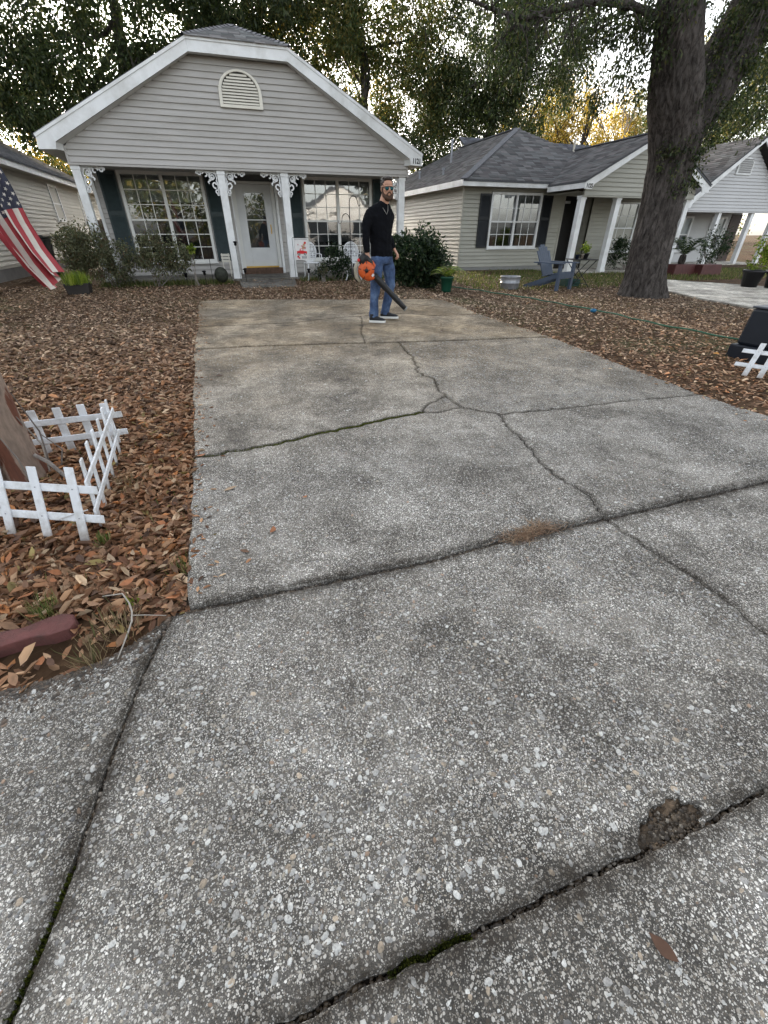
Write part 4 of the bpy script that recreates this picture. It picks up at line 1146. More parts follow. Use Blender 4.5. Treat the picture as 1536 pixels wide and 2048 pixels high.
r4f = [(-5.20, 8.5, 3.13), (-5.20, 31.5, 3.13), (-9.4, 31.5, 5.2), (-9.4, 8.5, 5.2)]
r4 = plane_mb([r4f, [(-9.4, 8.5, 5.2), (-9.4, 31.5, 5.2), (-13.6, 31.5, 3.13), (-13.6, 8.5, 3.13)]], (0, 0, -.05)).build('roof', ROOFB, H4)
n_ = normal_of(r4f); shingles('shingles', r4f, upslope(n_), n_, .14, .31, parent=r4, tone=(.13, .13, .135))
MB().box(-13.2, -5.7, 9.0, 9.1, -.1, 3.0).box(-13.2, -5.7, 30.9, 31, -.1, 3.0).build('end_wall', SIDE4, H4)
# ------------------------------------------------------------------ trees and plants
LT_ = np.array([[0, 0, 0], [.45, .5, .10], [1, 0, -.06], [.45, -.5, .10]]); LF_ = np.array([[0, 1, 2, 3]])
PAL = {
 'dark':  (np.array([[.022, .034, .012], [.034, .050, .017], [.050, .068, .022], [.070, .080, .026], [.10, .095, .035]]), [.28, .32, .22, .13, .05]),
 'mid':   (np.array([[.040, .058, .018], [.062, .085, .026], [.095, .105, .032], [.15, .13, .040], [.20, .16, .05]]), [.25, .30, .22, .15, .08]),
 'sun_gold':  (np.array([[.16, .14, .03], [.30, .22, .045], [.40, .28, .055], [.46, .34, .09], [.09, .10, .03]]), [.22, .28, .25, .15, .10]),  # low sun glowing through the leaves, put into their colour
 'ever':  (np.array([[.012, .026, .012], [.020, .038, .016], [.034, .056, .022], [.055, .078, .030]]), [.3, .35, .25, .10]),
 'grey':  (np.array([[.075, .085, .045], [.11, .12, .065], [.15, .155, .085], [.19, .19, .11], [.13, .09, .05]]), [.25, .30, .22, .13, .10]),
 'lime':  (np.array([[.09, .14, .02], [.15, .21, .03], [.22, .28, .04], [.30, .34, .06]]), [.25, .35, .25, .15]),
 'grass': (np.array([[.050, .075, .018], [.085, .11, .028], [.13, .135, .045], [.20, .17, .08]]), [.28, .32, .22, .18]),
 'straw': (np.array([[.20, .15, .085], [.28, .22, .13], [.13, .09, .05], [.10, .105, .04]]), [.35, .3, .2, .15]),
}
def pcols(pal, n, j=.2):
    c, p = PAL[pal]
    return np.clip(c[rng.choice(len(c), n, p=p)] * rng.uniform(1 - j, 1 + j, (n, 1)), 0, 1)
def leaf_cloud(C, rad, per, size, asp, pal, droop=.35, flat=1.0, tone=None):
    """leaves in clumps: C (n,3) clump centres, rad (n,), per leaves each"""
    n = len(C) * per
    d = unit(rng.normal(0, 1, (n, 3))) * (rng.uniform(0, 1, (n, 1)) ** .5)
    ci = np.repeat(np.arange(len(C)), per)
    P = C[ci] + d * rad[ci, None] * np.array([1, 1, flat])
    A = unit(rng.normal(0, 1, (n, 3)) + d * .6 + np.array([0, 0, -droop * 2]))
    N0 = rng.normal(0, 1, (n, 3)) + np.array([0, 0, .7]); B = unit(np.cross(N0, A)); N = np.cross(A, B)
    L = size * rng.uniform(.65, 1.35, n)
    V, F = scatter(LT_, LF_, P, A, B, N, L, L * asp, L)
    c = pcols(pal, n)
    if tone is None: tone = rng.uniform(.72, 1.28, len(C))
    c = c * tone[ci, None]
    return V, F, np.repeat(np.clip(c, 0, 1), 4, 0)
def ell_points(ells, n, shell=.55):
    w = np.array([e[3] * e[4] * e[5] for e in ells]) ** .8; w = w / w.sum(); out = []
    for e, k in zip(ells, rng.multinomial(n, w)):
        d = unit(rng.normal(0, 1, (k, 3))); r = (shell + (1 - shell) * rng.uniform(0, 1, (k, 1))) * rng.uniform(.75, 1.08, (k, 1))
        out.append(np.array(e[:3]) + d * r * np.array(e[3:6]))
    return np.concatenate(out)
def limb(a, b, bend=.12, n=6, seed=None):
    a, b = Vector(a), Vector(b); L = (b - a).length; pts = []
    o1 = Vector(rng.normal(0, bend * L, 3)); o2 = Vector(rng.normal(0, bend * L * .5, 3))
    for i in range(n + 1):
        t = i / n; s = math.sin(math.pi * t); pts.append(a.lerp(b, t) + o1 * s * .6 + o2 * math.sin(2 * math.pi * t) * .4)
    return pts
def tree(name, label, base, ells, ncl, per, size, pal, tr=.3, fork=.35, limbs=9, asp=.42, crad=(.5, 1.0), bark=None, droop=.35, group=None, twigs=40):
    base = Vector(base); root = thing(name, label, 'tree', base, 0, group)
    C = ell_points(ells, ncl)
    cz = np.mean([e[2] for e in ells]); cxy = Vector((np.mean([e[0] for e in ells]), np.mean([e[1] for e in ells]), 0))
    top = Vector((base.x + (cxy.x - base.x) * .5, base.y + (cxy.y - base.y) * .5, base.z + (cz - base.z) * 1.15)); mb = MB()
    tp = limb(base - Vector((0, 0, .2)), top, .05, 8); mb.tube(tp, [tr * (1.25 if i == 0 else 1 - .6 * i / 8) for i in range(9)], 9, wob=.06)
    ends = []
    for i in range(limbs):
        t = fork + (1 - fork) * (i + .5) / limbs * .95; k = min(int(t * 8), 7); p = tp[k].lerp(tp[k + 1], t * 8 - k)
        q = Vector(C[rng.integers(len(C))]); pl = limb(p, p.lerp(q, .9), .14, 6); r0 = tr * (.5 - .3 * t); mb.tube(pl, [r0 * (1 - .8 * j / 6) for j in range(7)], 6)
        ends += pl[2:]
    for i in range(twigs):
        p = ends[rng.integers(len(ends))]; d = np.linalg.norm(C - np.array(p), axis=1); q = Vector(C[rng.choice(np.argsort(d)[:8])])
        mb.tube(limb(p, q, .15, 4), [.05, .035, .025, .017, .010], 5)
    mb.build('trunk', bark or BARK, root, True, recalc=False)
    V, F, c = leaf_cloud(C, rng.uniform(crad[0], crad[1], len(C)), per, size, asp, pal, droop)
    me = npmesh('crown', V, F, c); me.materials.append(LEAFG); link('crown', me, None, root, True)
    return root
tree('live_oak', 'huge dark evergreen oak filling the sky behind the clipped gable', (-2.5, 30, .24), [(-8, 29, 8.5, 5.5, 4, 4.5), (-1, 30, 10, 5.5, 4, 4.2), (3.2, 29, 10.2, 3.6, 3, 3.0), (-5.5, 28, 6.5, 3.5, 3, 2.2), (.3, 29, 8.2, 3.4, 2.6, 3.2)], 960, 125, .175, 'dark', .5, droop=.6, asp=.36, crad=(.5, 1.05), twigs=70)
tree('oak_tree', 'tall oak with yellow-lit leaves rising behind the right gable slope', (9.2, 31, .24), [(6.2, 30, 10.5, 3.6, 3, 3.4), (10.2, 31, 11, 4.2, 3, 3.4), (11.8, 30, 7.2, 2.8, 2.2, 2.6), (7.6, 31, 6.2, 2.4, 2, 1.9)], 720, 112, .17, 'mid', .36, fork=.3, droop=.5, asp=.38, crad=(.45, .9), twigs=60)
tree('dense_oak', 'dense dark oak standing behind the grey hip roof', (17.5, 31, .24), [(16.2, 30, 10, 3.6, 3, 3.8), (19.6, 30, 10.5, 3.4, 3, 3.8), (17.2, 30, 6.2, 3.6, 2.5, 2.3), (13.8, 30, 7.5, 2.0, 2, 2.5)], 640, 118, .17, 'dark', .4, droop=.55, asp=.38, crad=(.5, 1.0), twigs=60)
tree('sunlit_tree', 'golden sunlit tree showing just above the hip roof ridge', (24.5, 38, .24), [(24.8, 38, 7.8, 4.2, 2.5, 3.4), (28.4, 39, 9.0, 2.6, 2, 2.6)], 240, 80, .18, 'sun_gold', .2, droop=.3, crad=(.5, .9), group=None)
tree('sunlit_yellow_tree', 'tree coloured sunlit yellow, just left of the big oak trunk', (41, 47, .24), [(41, 47, 8.6, 3.6, 2.5, 4.4)], 170, 80, .22, 'sun_gold', .2, crad=(.6, 1.0))
tree('sunlit_green_tree', 'tree coloured sunlit yellow-green beyond the low eave of the left house', (-12.5, 47, .24), [(-12, 47, 6.5, 4.6, 3, 4.0), (-9, 46, 4.6, 2.6, 2, 2.6)], 190, 80, .2, 'sun_gold', .25, crad=(.6, 1.0))
tree('roadside_oak', 'yellow-green oak above the pale gable at the right edge', (36, 31, .1), [(35, 30, 9.5, 4.6, 3.5, 4.2), (30.5, 31, 7.6, 2.6, 2.2, 2.6), (40, 31, 8.5, 4.5, 3, 4.5)], 330, 90, .2, 'mid', .4, crad=(.5, 1.0))
tree('dark_understorey', 'low dark evergreen between the clipped gable and the hip roof', (13.0, 27.5, .24), [(12.9, 27.5, 3.6, 2.1, 1.6, 2.1), (11.0, 28, 4.3, 1.4, 1.3, 1.5)], 150, 90, .14, 'dark', .16, crad=(.4, .7))
tree('sunlit_gold_oak', 'loose tree coloured sunlit golden-green, standing high behind the porch gable of the hip-roofed house', (27.5, 35, .24), [(26.0, 35, 8.6, 2.8, 2.2, 2.4), (30.0, 36, 6.6, 2.2, 2, 1.8)], 70, 60, .17, 'sun_gold', .22, crad=(.4, .8), twigs=50)
tree('sunlit_gold_oak', 'tree coloured glowing sunlit yellow, high behind the right gable slope', (6.8, 37, .24), [(6.8, 37, 10.6, 3.2, 2, 3.0), (11.5, 38, 8.2, 2.6, 2, 2.4)], 150, 70, .18, 'sun_gold', .22, crad=(.4, .8), twigs=40)
tree('dark_understorey', 'dark evergreen low behind the ridge of the hip roof', (18.5, 33, .24), [(17.5, 33, 4.2, 3.4, 1.8, 2.6), (22, 34, 4.4, 2.6, 1.8, 2.4)], 200, 80, .17, 'mid', .2, crad=(.45, .8))
tree('dark_understorey', 'dark bushy tree behind the left slope of the clipped gable', (-4.5, 34, .24), [(-5, 34, 4.6, 3.2, 1.8, 2.8), (.5, 34, 5.0, 3.0, 1.8, 3.0)], 200, 80, .17, 'dark', .2, crad=(.45, .8))
# bare winter trees against the sky
def bare_tree(label, base, h, lean, seed, group):
    root = thing('bare_tree', label, 'tree', base, 0, group); mb = MB(); b = Vector(base)
    def grow(p, d, L, r, lev):
        pts = [p]; dd = d.copy()
        for i in range(5):
            dd = (dd + Vector(rng.normal(0, .08, 3))).normalized(); pts.append(pts[-1] + dd * L / 5)
        mb.tube(pts, [r * (1 - .55 * i / 5) for i in range(6)], 6 if lev < 2 else 4, cap=False)
        if lev < 4:
            for k in range(3 if lev else 6):
                t = rng.uniform(.35, 1.0); i = min(int(t * 5), 4); q = pts[i].lerp(pts[i+1], t * 5 - i)
                nd = (dd + Vector(rng.normal(0, .5, 3))).normalized(); nd.z = abs(nd.z) * .9 + .25; nd.normalize()
                grow(q, nd, L * rng.uniform(.42, .62), r * .5, lev + 1)
    grow(b, Vector((lean, 0, 1)).normalized(), h, .16, 0)
    mb.build('trunk', BARKB, root, True, recalc=False)
bare_tree('taller leafless grey tree between the golden tree and the oak trunk', (34.2, 41, .2), 10.5, .10, 1, None)
bare_tree('thinner leafless grey tree left of the taller bare one', (31.6, 40, .2), 8.5, .05, 2, None)
# far wood seen as one mass between the trunks
C = np.stack([rng.uniform(-45, 85, 700), rng.uniform(62, 74, 700), rng.uniform(.5, 9.5, 700)], 1)
V, F, c = leaf_cloud(C, rng.uniform(1.2, 2.2, len(C)), 60, .42, .45, 'mid', .4)
me = npmesh('far_wood', V, F, c); me.materials.append(LEAFG); tag(link('far_wood', me), 'far-off strip of woodland glimpsed between the houses and trunks', kind='stuff')

# the big oak on the lawn
OB = Vector((9.33, 8.68, .13)); oak = thing('big_oak', 'massive grey-barked oak trunk rooted in the lawn left of the pale driveway', 'tree', OB)
mb = MB()
ctr = [(0, 0, -.15), (0, .02, .05), (-.005, .05, .3), (-.02, .1, .7), (-.03, .15, 1.2), (-.02, .19, 1.8), (-.05, .21, 2.4), (-.14, .2, 2.8), (-.42, .18, 3.3), (-.74, .15, 4.0), (-1.02, .1, 4.6), (-1.3, 0, 5.5), (-1.6, -.2, 7)]
rd = [.56, .50, .45, .43, .42, .425, .45, .50, .50, .43, .38, .32, .22]
def bark_tube(mb, ctr, rd, base, NS, step, flare=.16, amp=.030):
    """trunk with fissured, plated bark in the mesh itself"""
    cs = [0]
    for p, q in zip(ctr[:-1], ctr[1:]): cs.append(cs[-1] + (Vector(q) - Vector(p)).length)
    NR = int(cs[-1] / step); vs = []; fs = []
    for i in range(NR + 1):
        t = cs[-1] * i / NR; c = [np.interp(t, cs, [p[k] for p in ctr]) for k in range(3)]; r = np.interp(t, cs, rd)
        for k in range(NS):
            a = 2 * math.pi * k / NS
            q = Vector((math.cos(a) * 5.2, math.sin(a) * 5.2, t * 2.6)); w = mnoise.noise(q * .6) * .9
            rdg = 1 - abs(mnoise.noise(Vector((q.x * 1.5 + w, q.y * 1.5 + w, q.z)))) * 2.2
            fin = mnoise.noise(Vector((q.x * 4, q.y * 4, q.z * 3.2)))
            fl = flare * max(0, 1 - t / .55) * max(0, math.sin(a * 2.5 + .6)) ** 2
            rr_ = r * (1 + fl + .04 * mnoise.noise(Vector((math.cos(a), math.sin(a), t * .8)))) - amp * max(0, rdg) ** 1.6 + .009 * fin
            vs.append((base[0] + c[0] + rr_ * math.cos(a), base[1] + c[1] + rr_ * math.sin(a), base[2] + c[2]))
    for i in range(NR):
        for k in range(NS):
            k2 = (k + 1) % NS; fs.append((i*NS+k, i*NS+k2, (i+1)*NS+k2, (i+1)*NS+k))
    mb.add(vs, fs)
bark_tube(mb, ctr, rd, OB, 150, .035)
bark_tube(mb, [(9.30, 8.9, 2.95), (9.6, 8.92, 3.5), (9.95, 8.95, 4.2), (10.35, 9.0, 5.0), (10.9, 9.1, 6.2)], [.44, .52, .50, .45, .30], (0, 0, 0), 100, .04, 0)
trunk = mb.build('trunk', BARK, oak, True, recalc=False)
br = MB()
LB_ = [(8.6, 8.85, 4.3), (8.1, 8.85, 4.46), (7.35, 8.87, 4.57), (6.6, 8.87, 4.53), (6.1, 8.85, 4.42), (5.66, 8.8, 4.29), (5.25, 8.75, 4.18), (4.6, 8.7, 4.22), (3.9, 8.6, 4.3)]
br.tube(LB_, [.066, .062, .058, .052, .048, .040, .033, .025, .015], 9); br.build('bough', BARK, oak, True, recalc=False)
tw = MB(); HC = []
for i in range(95):
    k = rng.integers(1, 8); p = Vector(LB_[k]).lerp(Vector(LB_[k-1]), rng.uniform())
    q = p + Vector((rng.normal(0, .45), rng.normal(.2, .7), rng.uniform(-.9, .25))); pl = limb(p, q, .12, 5); tw.tube(pl, [.016, .013, .010, .007, .005, .003], 4, cap=False); HC += [tuple(pl[3]), tuple(pl[5])]
tw.build('twigs', BARK, oak, recalc=False); tag(oak.children[-1], kind='stuff')
HC = np.array(HC); HC = HC[HC[:, 2] > 3.25]
V, F, c = leaf_cloud(HC, rng.uniform(.16, .34, len(HC)), 22, .075, .40, 'dark', .7)
up_ = np.concatenate([ell_points([(8.8, 9.5, 6.6, 4.2, 4.2, 1.9), (6.5, 9.5, 5.9, 2.4, 2.4, 1.0), (11.5, 9.5, 6.5, 3.5, 3.5, 2.0)], 170, .3)])
up_ = up_[(up_[:, 2] > 4.75)]
V2, F2, c2 = leaf_cloud(up_, rng.uniform(.45, .8, len(up_)), 90, .11, .42, 'dark', .5)
lo_ = np.concatenate([np.stack([rng.uniform(7.0, 8.6, 44), rng.uniform(8.6, 10.2, 44), rng.uniform(3.5, 4.7, 44)], 1), np.stack([rng.uniform(10.3, 12.4, 60), rng.uniform(8.9, 10.6, 60), rng.uniform(3.2, 5.6, 60)], 1)])
V3, F3, c3 = leaf_cloud(lo_, rng.uniform(.22, .4, len(lo_)), 66, .08, .4, 'dark', .8)
V = np.concatenate([V, V2, V3]); F = np.concatenate([F, F2 + len(c), F3 + len(c) + len(c2)]); c = np.concatenate([c, c2, c3])
me = npmesh('crown', V, F, c); me.materials.append(LEAFG); link('crown', me, None, oak, True)
# ivy climbing the fork and right-hand stem
iv = []
for i in range(460):
    t = rng.uniform(0, 1) ** .62; z = 1.9 + 3.5 * t; a = rng.uniform(math.pi * 1.05, math.pi * 2.1)
    cxx = 9.28 + max(0, z - 3) * .48; r_ = .50 - .03 * max(0, z - 3)
    iv.append((cxx + r_ * math.cos(a) + rng.uniform(-.1 - .5 * t, .25 + .25 * t), 8.92 + r_ * math.sin(a) + rng.uniform(-.05, .1), z))
iv = np.array(iv)
V, F, c = leaf_cloud(iv, rng.uniform(.07, .2, len(iv)), 26, .055, .6, 'dark', .6)
me = npmesh('ivy', V, F, c); me.materials.append(LEAFG); link('ivy', me, None, oak, True)
vn = MB()
for i in range(9):
    x0 = rng.uniform(-.35, .35); pl = [(9.3 + x0 + rng.normal(0, .05) + max(0, z - 3) * .35, 8.86 - math.sqrt(max(.02, .21 - x0 * x0)) - .02, z) for z in np.linspace(1.7 + rng.uniform(0, 1.2), 4.6, 9)]
    vn.tube(pl, .008, 4, cap=False)
vn.build('vine_stems', BARK, oak, recalc=False); tag(oak.children[-1], kind='stuff')

# peeling crape myrtle at the left edge
CM = thing('crape_myrtle', 'crape myrtle trunk with peeling reddish bark inside the white picket fence', 'tree', (-1.42, 2.98, .05))
def myrtle_bark():
    m, n, l, b = nt('peeling_bark'); co = objcoord(n, True)
    mp = n.new('ShaderNodeMapping'); mp.inputs['Scale'].default_value = (1, 1, .3); l.new(co, mp.inputs[0])
    a = noise(n, l, 7, 5, .6, mp.outputs[0], .8); r1 = ramp(n, [(.50, (.125, .042, .022)), (.54, (.27, .195, .15)), (.64, (.21, .155, .12)), (.74, (.13, .095, .075))]); l.new(a.outputs['Fac'], r1.inputs[0])
    f = noise(n, l, 60, 4, .6, mp.outputs[0]); r2 = ramp(n, [(.3, (.75, .75, .75)), (.7, (1.15, 1.15, 1.15))]); l.new(f.outputs['Fac'], r2.inputs[0])
    l.new(mixc(n, l, 1, r1.outputs[0], r2.outputs[0], 'MULTIPLY'), b.inputs['Base Color']); b.inputs['Roughness'].default_value = .7
    bp = n.new('ShaderNodeBump'); bp.inputs['Strength'].default_value = .6; bp.inputs['Distance'].default_value = .01; l.new(a.outputs['Fac'], bp.inputs['Height']); l.new(bp.outputs[0], b.inputs['Normal'])
    return m
MYR = myrtle_bark()
mb = MB(); mb.tube([(-1.405, 2.98, -.05), (-1.40, 2.98, .05), (-1.40, 2.98, .2), (-1.385, 2.97, .45), (-1.365, 2.96, .75), (-1.40, 2.95, 1.2), (-1.62, 2.92, 1.9), (-1.8, 2.9, 3.0)], [.16, .125, .105, .095, .09, .08, .07, .05], 16, wob=.05)
mb.tube([(-1.55, 2.9, -.05), (-1.56, 2.86, .3), (-1.66, 2.8, .9), (-1.9, 2.7, 1.9)], [.10, .085, .07, .05], 12, wob=.05); mb.build('trunk', MYR, CM, True, recalc=False)
for i, (dx, dy, h) in enumerate(((.16, -.02, .42), (.12, .09, .5), (.05, -.12, .36), (.2, .1, .22))):
    MB().tube([(-1.38 + dx * .7, 2.98 + dy, .03), (-1.38 + dx * .9, 2.98 + dy * 1.2, .03 + h * .5), (-1.40 + dx * .6, 2.98 + dy * 1.3, .03 + h)], [.006, .005, .003], 5).build('sucker_shoot', BARKB, CM)
MB().tube([(-1.29, 2.93, .19), (-1.22, 2.90, .14), (-1.16, 2.84, .09), (-1.12, 2.80, .055)], [.011, .013, .012, .009], 6).build('exposed_root', BARKB, CM)

# trees across the street, mirrored in the windows
tree('street_oak', 'broad oak across the street reflected in the left porch window', (-5, -17, 0), [(-5, -17, 6, 5, 3, 3.4), (-2, -17, 3, 5, 2, 2.6), (3.2, -18, 4.5, 3.2, 2, 4.0)], 230, 70, .30, 'mid', .4, crad=(.7, 1.2), twigs=20)
tree('far_street_oak', 'oak across the street reflected in the right porch window', (18.5, -19, 0), [(18, -19, 6, 4.0, 3, 4.5)], 110, 70, .32, 'mid', .4, crad=(.7, 1.2), twigs=20)
HS = thing('opposite_house', 'pale gabled house across the street reflected in the right porch window', 'house', (11.5, -16, -.1))
MB().box(7.5, 15.5, -22, -16, -.2, 2.7).build('wall', SIDE3, HS)
MB().prism([(7.3, 2.7), (15.7, 2.7), (11.5, 5.0)], lambda u, v, k: (u, -15.9 if k == 0 else -22, v)).build('roof', ROOFB, HS)
MB().prism([(7.7, 2.72), (15.3, 2.72), (11.5, 4.75)], lambda u, v, k: (u, -15.85 - .04 * k, v)).build('gable', SIDE3, HS)
for x in (8.4, 12.6): MB().box(x, x + 1.8, -15.99, -15.93, .9, 2.3).build('window', M('dark_window', (.03, .035, .04), .1, .1, 3), HS)
# ------------------------------------------------------------------ plants by the houses
def foliage(root, C, rad, per, size, asp, pal, droop=.1, name='foliage', flat=1.0):
    V, F, c = leaf_cloud(np.asarray(C, float), np.asarray(rad, float), per, size, asp, pal, droop, flat)
    me = npmesh(name, V, F, c); me.materials.append(LEAFG); return link(name, me, None, root, True)
def shrub(name, label, base, ells, ncl, per, size, pal, crad, stems=7, asp=.45, group=None, shell=.5, sr=.010, cat='shrub', stem_mat=None):
    b = Vector((base[0], base[1], gz(base[0], base[1]) - .02)); root = thing(name, label, cat, b, 0, group)
    C = ell_points(ells, ncl, shell); C[:, 2] = np.maximum(C[:, 2], b.z + .05); mb = MB()
    for i in range(stems):
        q = Vector(C[rng.integers(len(C))]); a = b + Vector((rng.normal(0, .06), rng.normal(0, .06), 0)); pl = limb(a, q, .08, 5)
        mb.tube(pl, [sr * (1 - .7 * j / 5) for j in range(6)], 5, cap=False)
    mb.build('stem', stem_mat or BARKB, root, recalc=False)
    foliage(root, C, rng.uniform(crad[0], crad[1], len(C)), per, size, asp, pal)
    return root
def blade_plant(root, base, n, hmin, hmax, w, pal, lean=.9, rad=.1, name='blades'):
    x = base[0] + rng.normal(0, rad, n); y = base[1] + rng.normal(0, rad, n)
    P = np.stack([x, y, np.full(n, base[2])], 1)
    an = np.arctan2(y - base[1], x - base[0]) + rng.normal(0, .7, n); ln = rng.uniform(.05, lean, n)
    up = unit(np.stack([np.cos(an)*ln, np.sin(an)*ln, np.ones(n)], 1)); B = unit(np.stack([-np.sin(an), np.cos(an), np.zeros(n)], 1)); N = unit(np.cross(up, B))
    T = np.array([[0, -.5, 0], [0, .5, 0], [.4, .42, .03], [.4, -.42, .03], [.75, .25, .12], [.75, -.25, .12], [1, 0, .28]]); F = np.array([[0, 1, 2], [0, 2, 3], [3, 2, 4], [3, 4, 5], [5, 4, 6]])
    L = rng.uniform(hmin, hmax, n); V, FF = scatter(T, F, P, up, B, N, L, np.full(n, w), L * .8)
    me = npmesh(name, V, FF, np.repeat(pcols(pal, n), 7, 0)); me.materials.append(GRASSM)
    return tag(link(name, me, None, root, True), kind='stuff')
shrub('round_shrub', 'large dense dark green shrub beside the man, before the hip-roofed house', (4.62, 11.2), [(4.55, 11.25, .78, .78, .62, .66), (5.0, 11.2, .7, .42, .45, .55)], 170, 60, .085, 'ever', (.12, .22), 9, .5, shell=.55)
shrub('sparse_shrub', 'straggly grey-green shrub under the left edge of the left porch window', (-2.55, 13.3), [(-2.75, 13.3, 1.0, .52, .38, .55), (-2.3, 13.2, .8, .5, .35, .5)], 140, 44, .058, 'grey', (.10, .2), 10, .5, sr=.012)
shrub('sparse_shrub', 'thin leafy shrub below the middle of the left porch window', (-1.55, 13.2), [(-1.5, 13.15, .92, .55, .35, .52), (-1.0, 13.15, .8, .42, .3, .42)], 120, 40, .058, 'grey', (.10, .2), 10, .5, sr=.012)
shrub('sparse_shrub', 'olive bush leaning out past the left porch post', (-3.3, 13.5), [(-3.25, 13.6, .98, .45, .35, .58)], 110, 46, .058, 'grey', (.10, .2), 8, .5, sr=.012)
shrub('leafy_shrub', 'open twiggy green shrub between the two white garden chairs', (3.05, 13.3), [(3.05, 13.3, .72, .42, .3, .36), (2.75, 13.3, .5, .36, .3, .25), (3.25, 13.3, .42, .36, .28, .22)], 52, 36, .07, 'ever', (.08, .16), 14, .45, sr=.010)
shrub('low_shrub', 'low reddish twiggy plant at the foot of the right porch window', (2.62, 13.15), [(2.62, 13.15, .42, .22, .2, .16)], 12, 20, .05, 'grey', (.06, .12), 16, .45, sr=.006)
shrub('glossy_sprig', 'small bright yellow-green sprig at the right of the left window shrubs', (-.62, 13.1), [(-.62, 13.1, 1.0, .07, .06, .10)], 6, 26, .07, 'lime', (.05, .08), 5, .5, sr=.006)
# low planting strip along the porch edge
n = 2600
x = np.concatenate([rng.uniform(-2.9, .25, n), rng.uniform(2.05, 5.0, n // 2)]); y = 13.45 + rng.normal(0, .16, len(x)); 
P = np.stack([x, y, gzv(x, y) - .02], 1); V, F, c = blades(P, .05, .17, .012, pcols('grass', len(P)), 1.2)
me = npmesh('bed_planting', V, F, c); me.materials.append(GRASSM); tag(link('bed_planting', me), 'low green ground cover in the bed along the porch', kind='stuff')
# planter box with tufted grass
PT = thing('planter_box', 'dark planter trough of tufted grass by the left porch bushes', 'planter', (-3.08, 12.2, .205))
bx_ = MB().prism([(-3.32, 12.05), (-2.83, 12.05), (-2.83, 12.4), (-3.32, 12.4)], lambda u, v, k: (-3.075 + (u + 3.075) * (1 if k == 0 else .86), 12.22 + (v - 12.22) * (1 if k == 0 else .86), .40 if k == 0 else .19)); o = bx_.build('trough', M('dark_brown_plastic', (.028, .024, .022), .6, .2, 8), PT); bevel(o, .01)
MB().box(-2.92, -2.88, 12.075, 12.083, .27, .31).build('price_tag', WHITE, PT)
blade_plant(PT, (-3.08, 12.22, .38), 420, .12, .30, .014, 'lime', 1.0, .11)
# fern in green pot
FP = thing('potted_fern', 'green plastic pot of arching fern fronds right of the round dark shrub', 'potted plant', (4.98, 10.25, gz(5, 10.2)))
z0 = gz(5, 10.2) - .02
MB().lathe([(.10, 0), (.115, .05), (.145, .28), (.16, .285), (.16, .33), (.145, .33), (.135, .30), (.05, .29)], (4.98, 10.25, z0), 20).build('pot', M('dark_green_plastic', (.008, .055, .032), .4, .1, 6), FP, True)
def frond(root, c, az, L, rise, pal, w=.055, nl=13, name='frond'):
    pts = [Vector((c[0] + math.cos(az) * L * t * .9, c[1] + math.sin(az) * L * t * .9, c[2] + rise * (t * 1.9 - 1.55 * t * t))) for t in [i / 10 for i in range(11)]]
    P, A, B_, N = [], [], [], []
    for i in range(1, nl + 1):
        t = i / nl; k = min(int(t * 10), 9); p = pts[k].lerp(pts[k+1], t * 10 - k); d = (pts[k+1] - pts[k]).normalized(); sd = d.cross(Vector((0, 0, 1))).normalized()
        for s in (-1, 1):
            a = (sd * s + d * .55 + Vector((0, 0, -.15))).normalized(); P.append(p); A.append(a); nn = a.cross(d).normalized(); B_.append(d); N.append(nn)
    n = len(P); tt = np.repeat(np.linspace(.1, 1, nl), 2); Ln = w * 2.4 * np.sin(np.pi * (.15 + .8 * tt)) + .02
    V, F = scatter(LT_, LF_, np.array([tuple(q) for q in P]), np.array([tuple(q) for q in A]), np.array([tuple(q) for q in B_]), np.array([tuple(q) for q in N]), Ln, Ln * .22, Ln * .3)
    me = npmesh(name, V, F, np.repeat(pcols(pal, n), 4, 0)); me.materials.append(LEAFG)
    o = tag(link(name, me, None, root, True), kind='stuff')
    MB().tube(pts, [.006 * (1 - .7 * i / 10) for i in range(11)], 4, cap=False).build('rib', M('frond_rib', (.10, .13, .03), .6, .1, 8), o, recalc=False)
for i in range(15):
    frond(FP, (4.98, 10.25, z0 + .30), i * 2.4 + .3, rng.uniform(.3, .5), rng.uniform(.16, .42), 'lime' if i % 3 else 'grass')

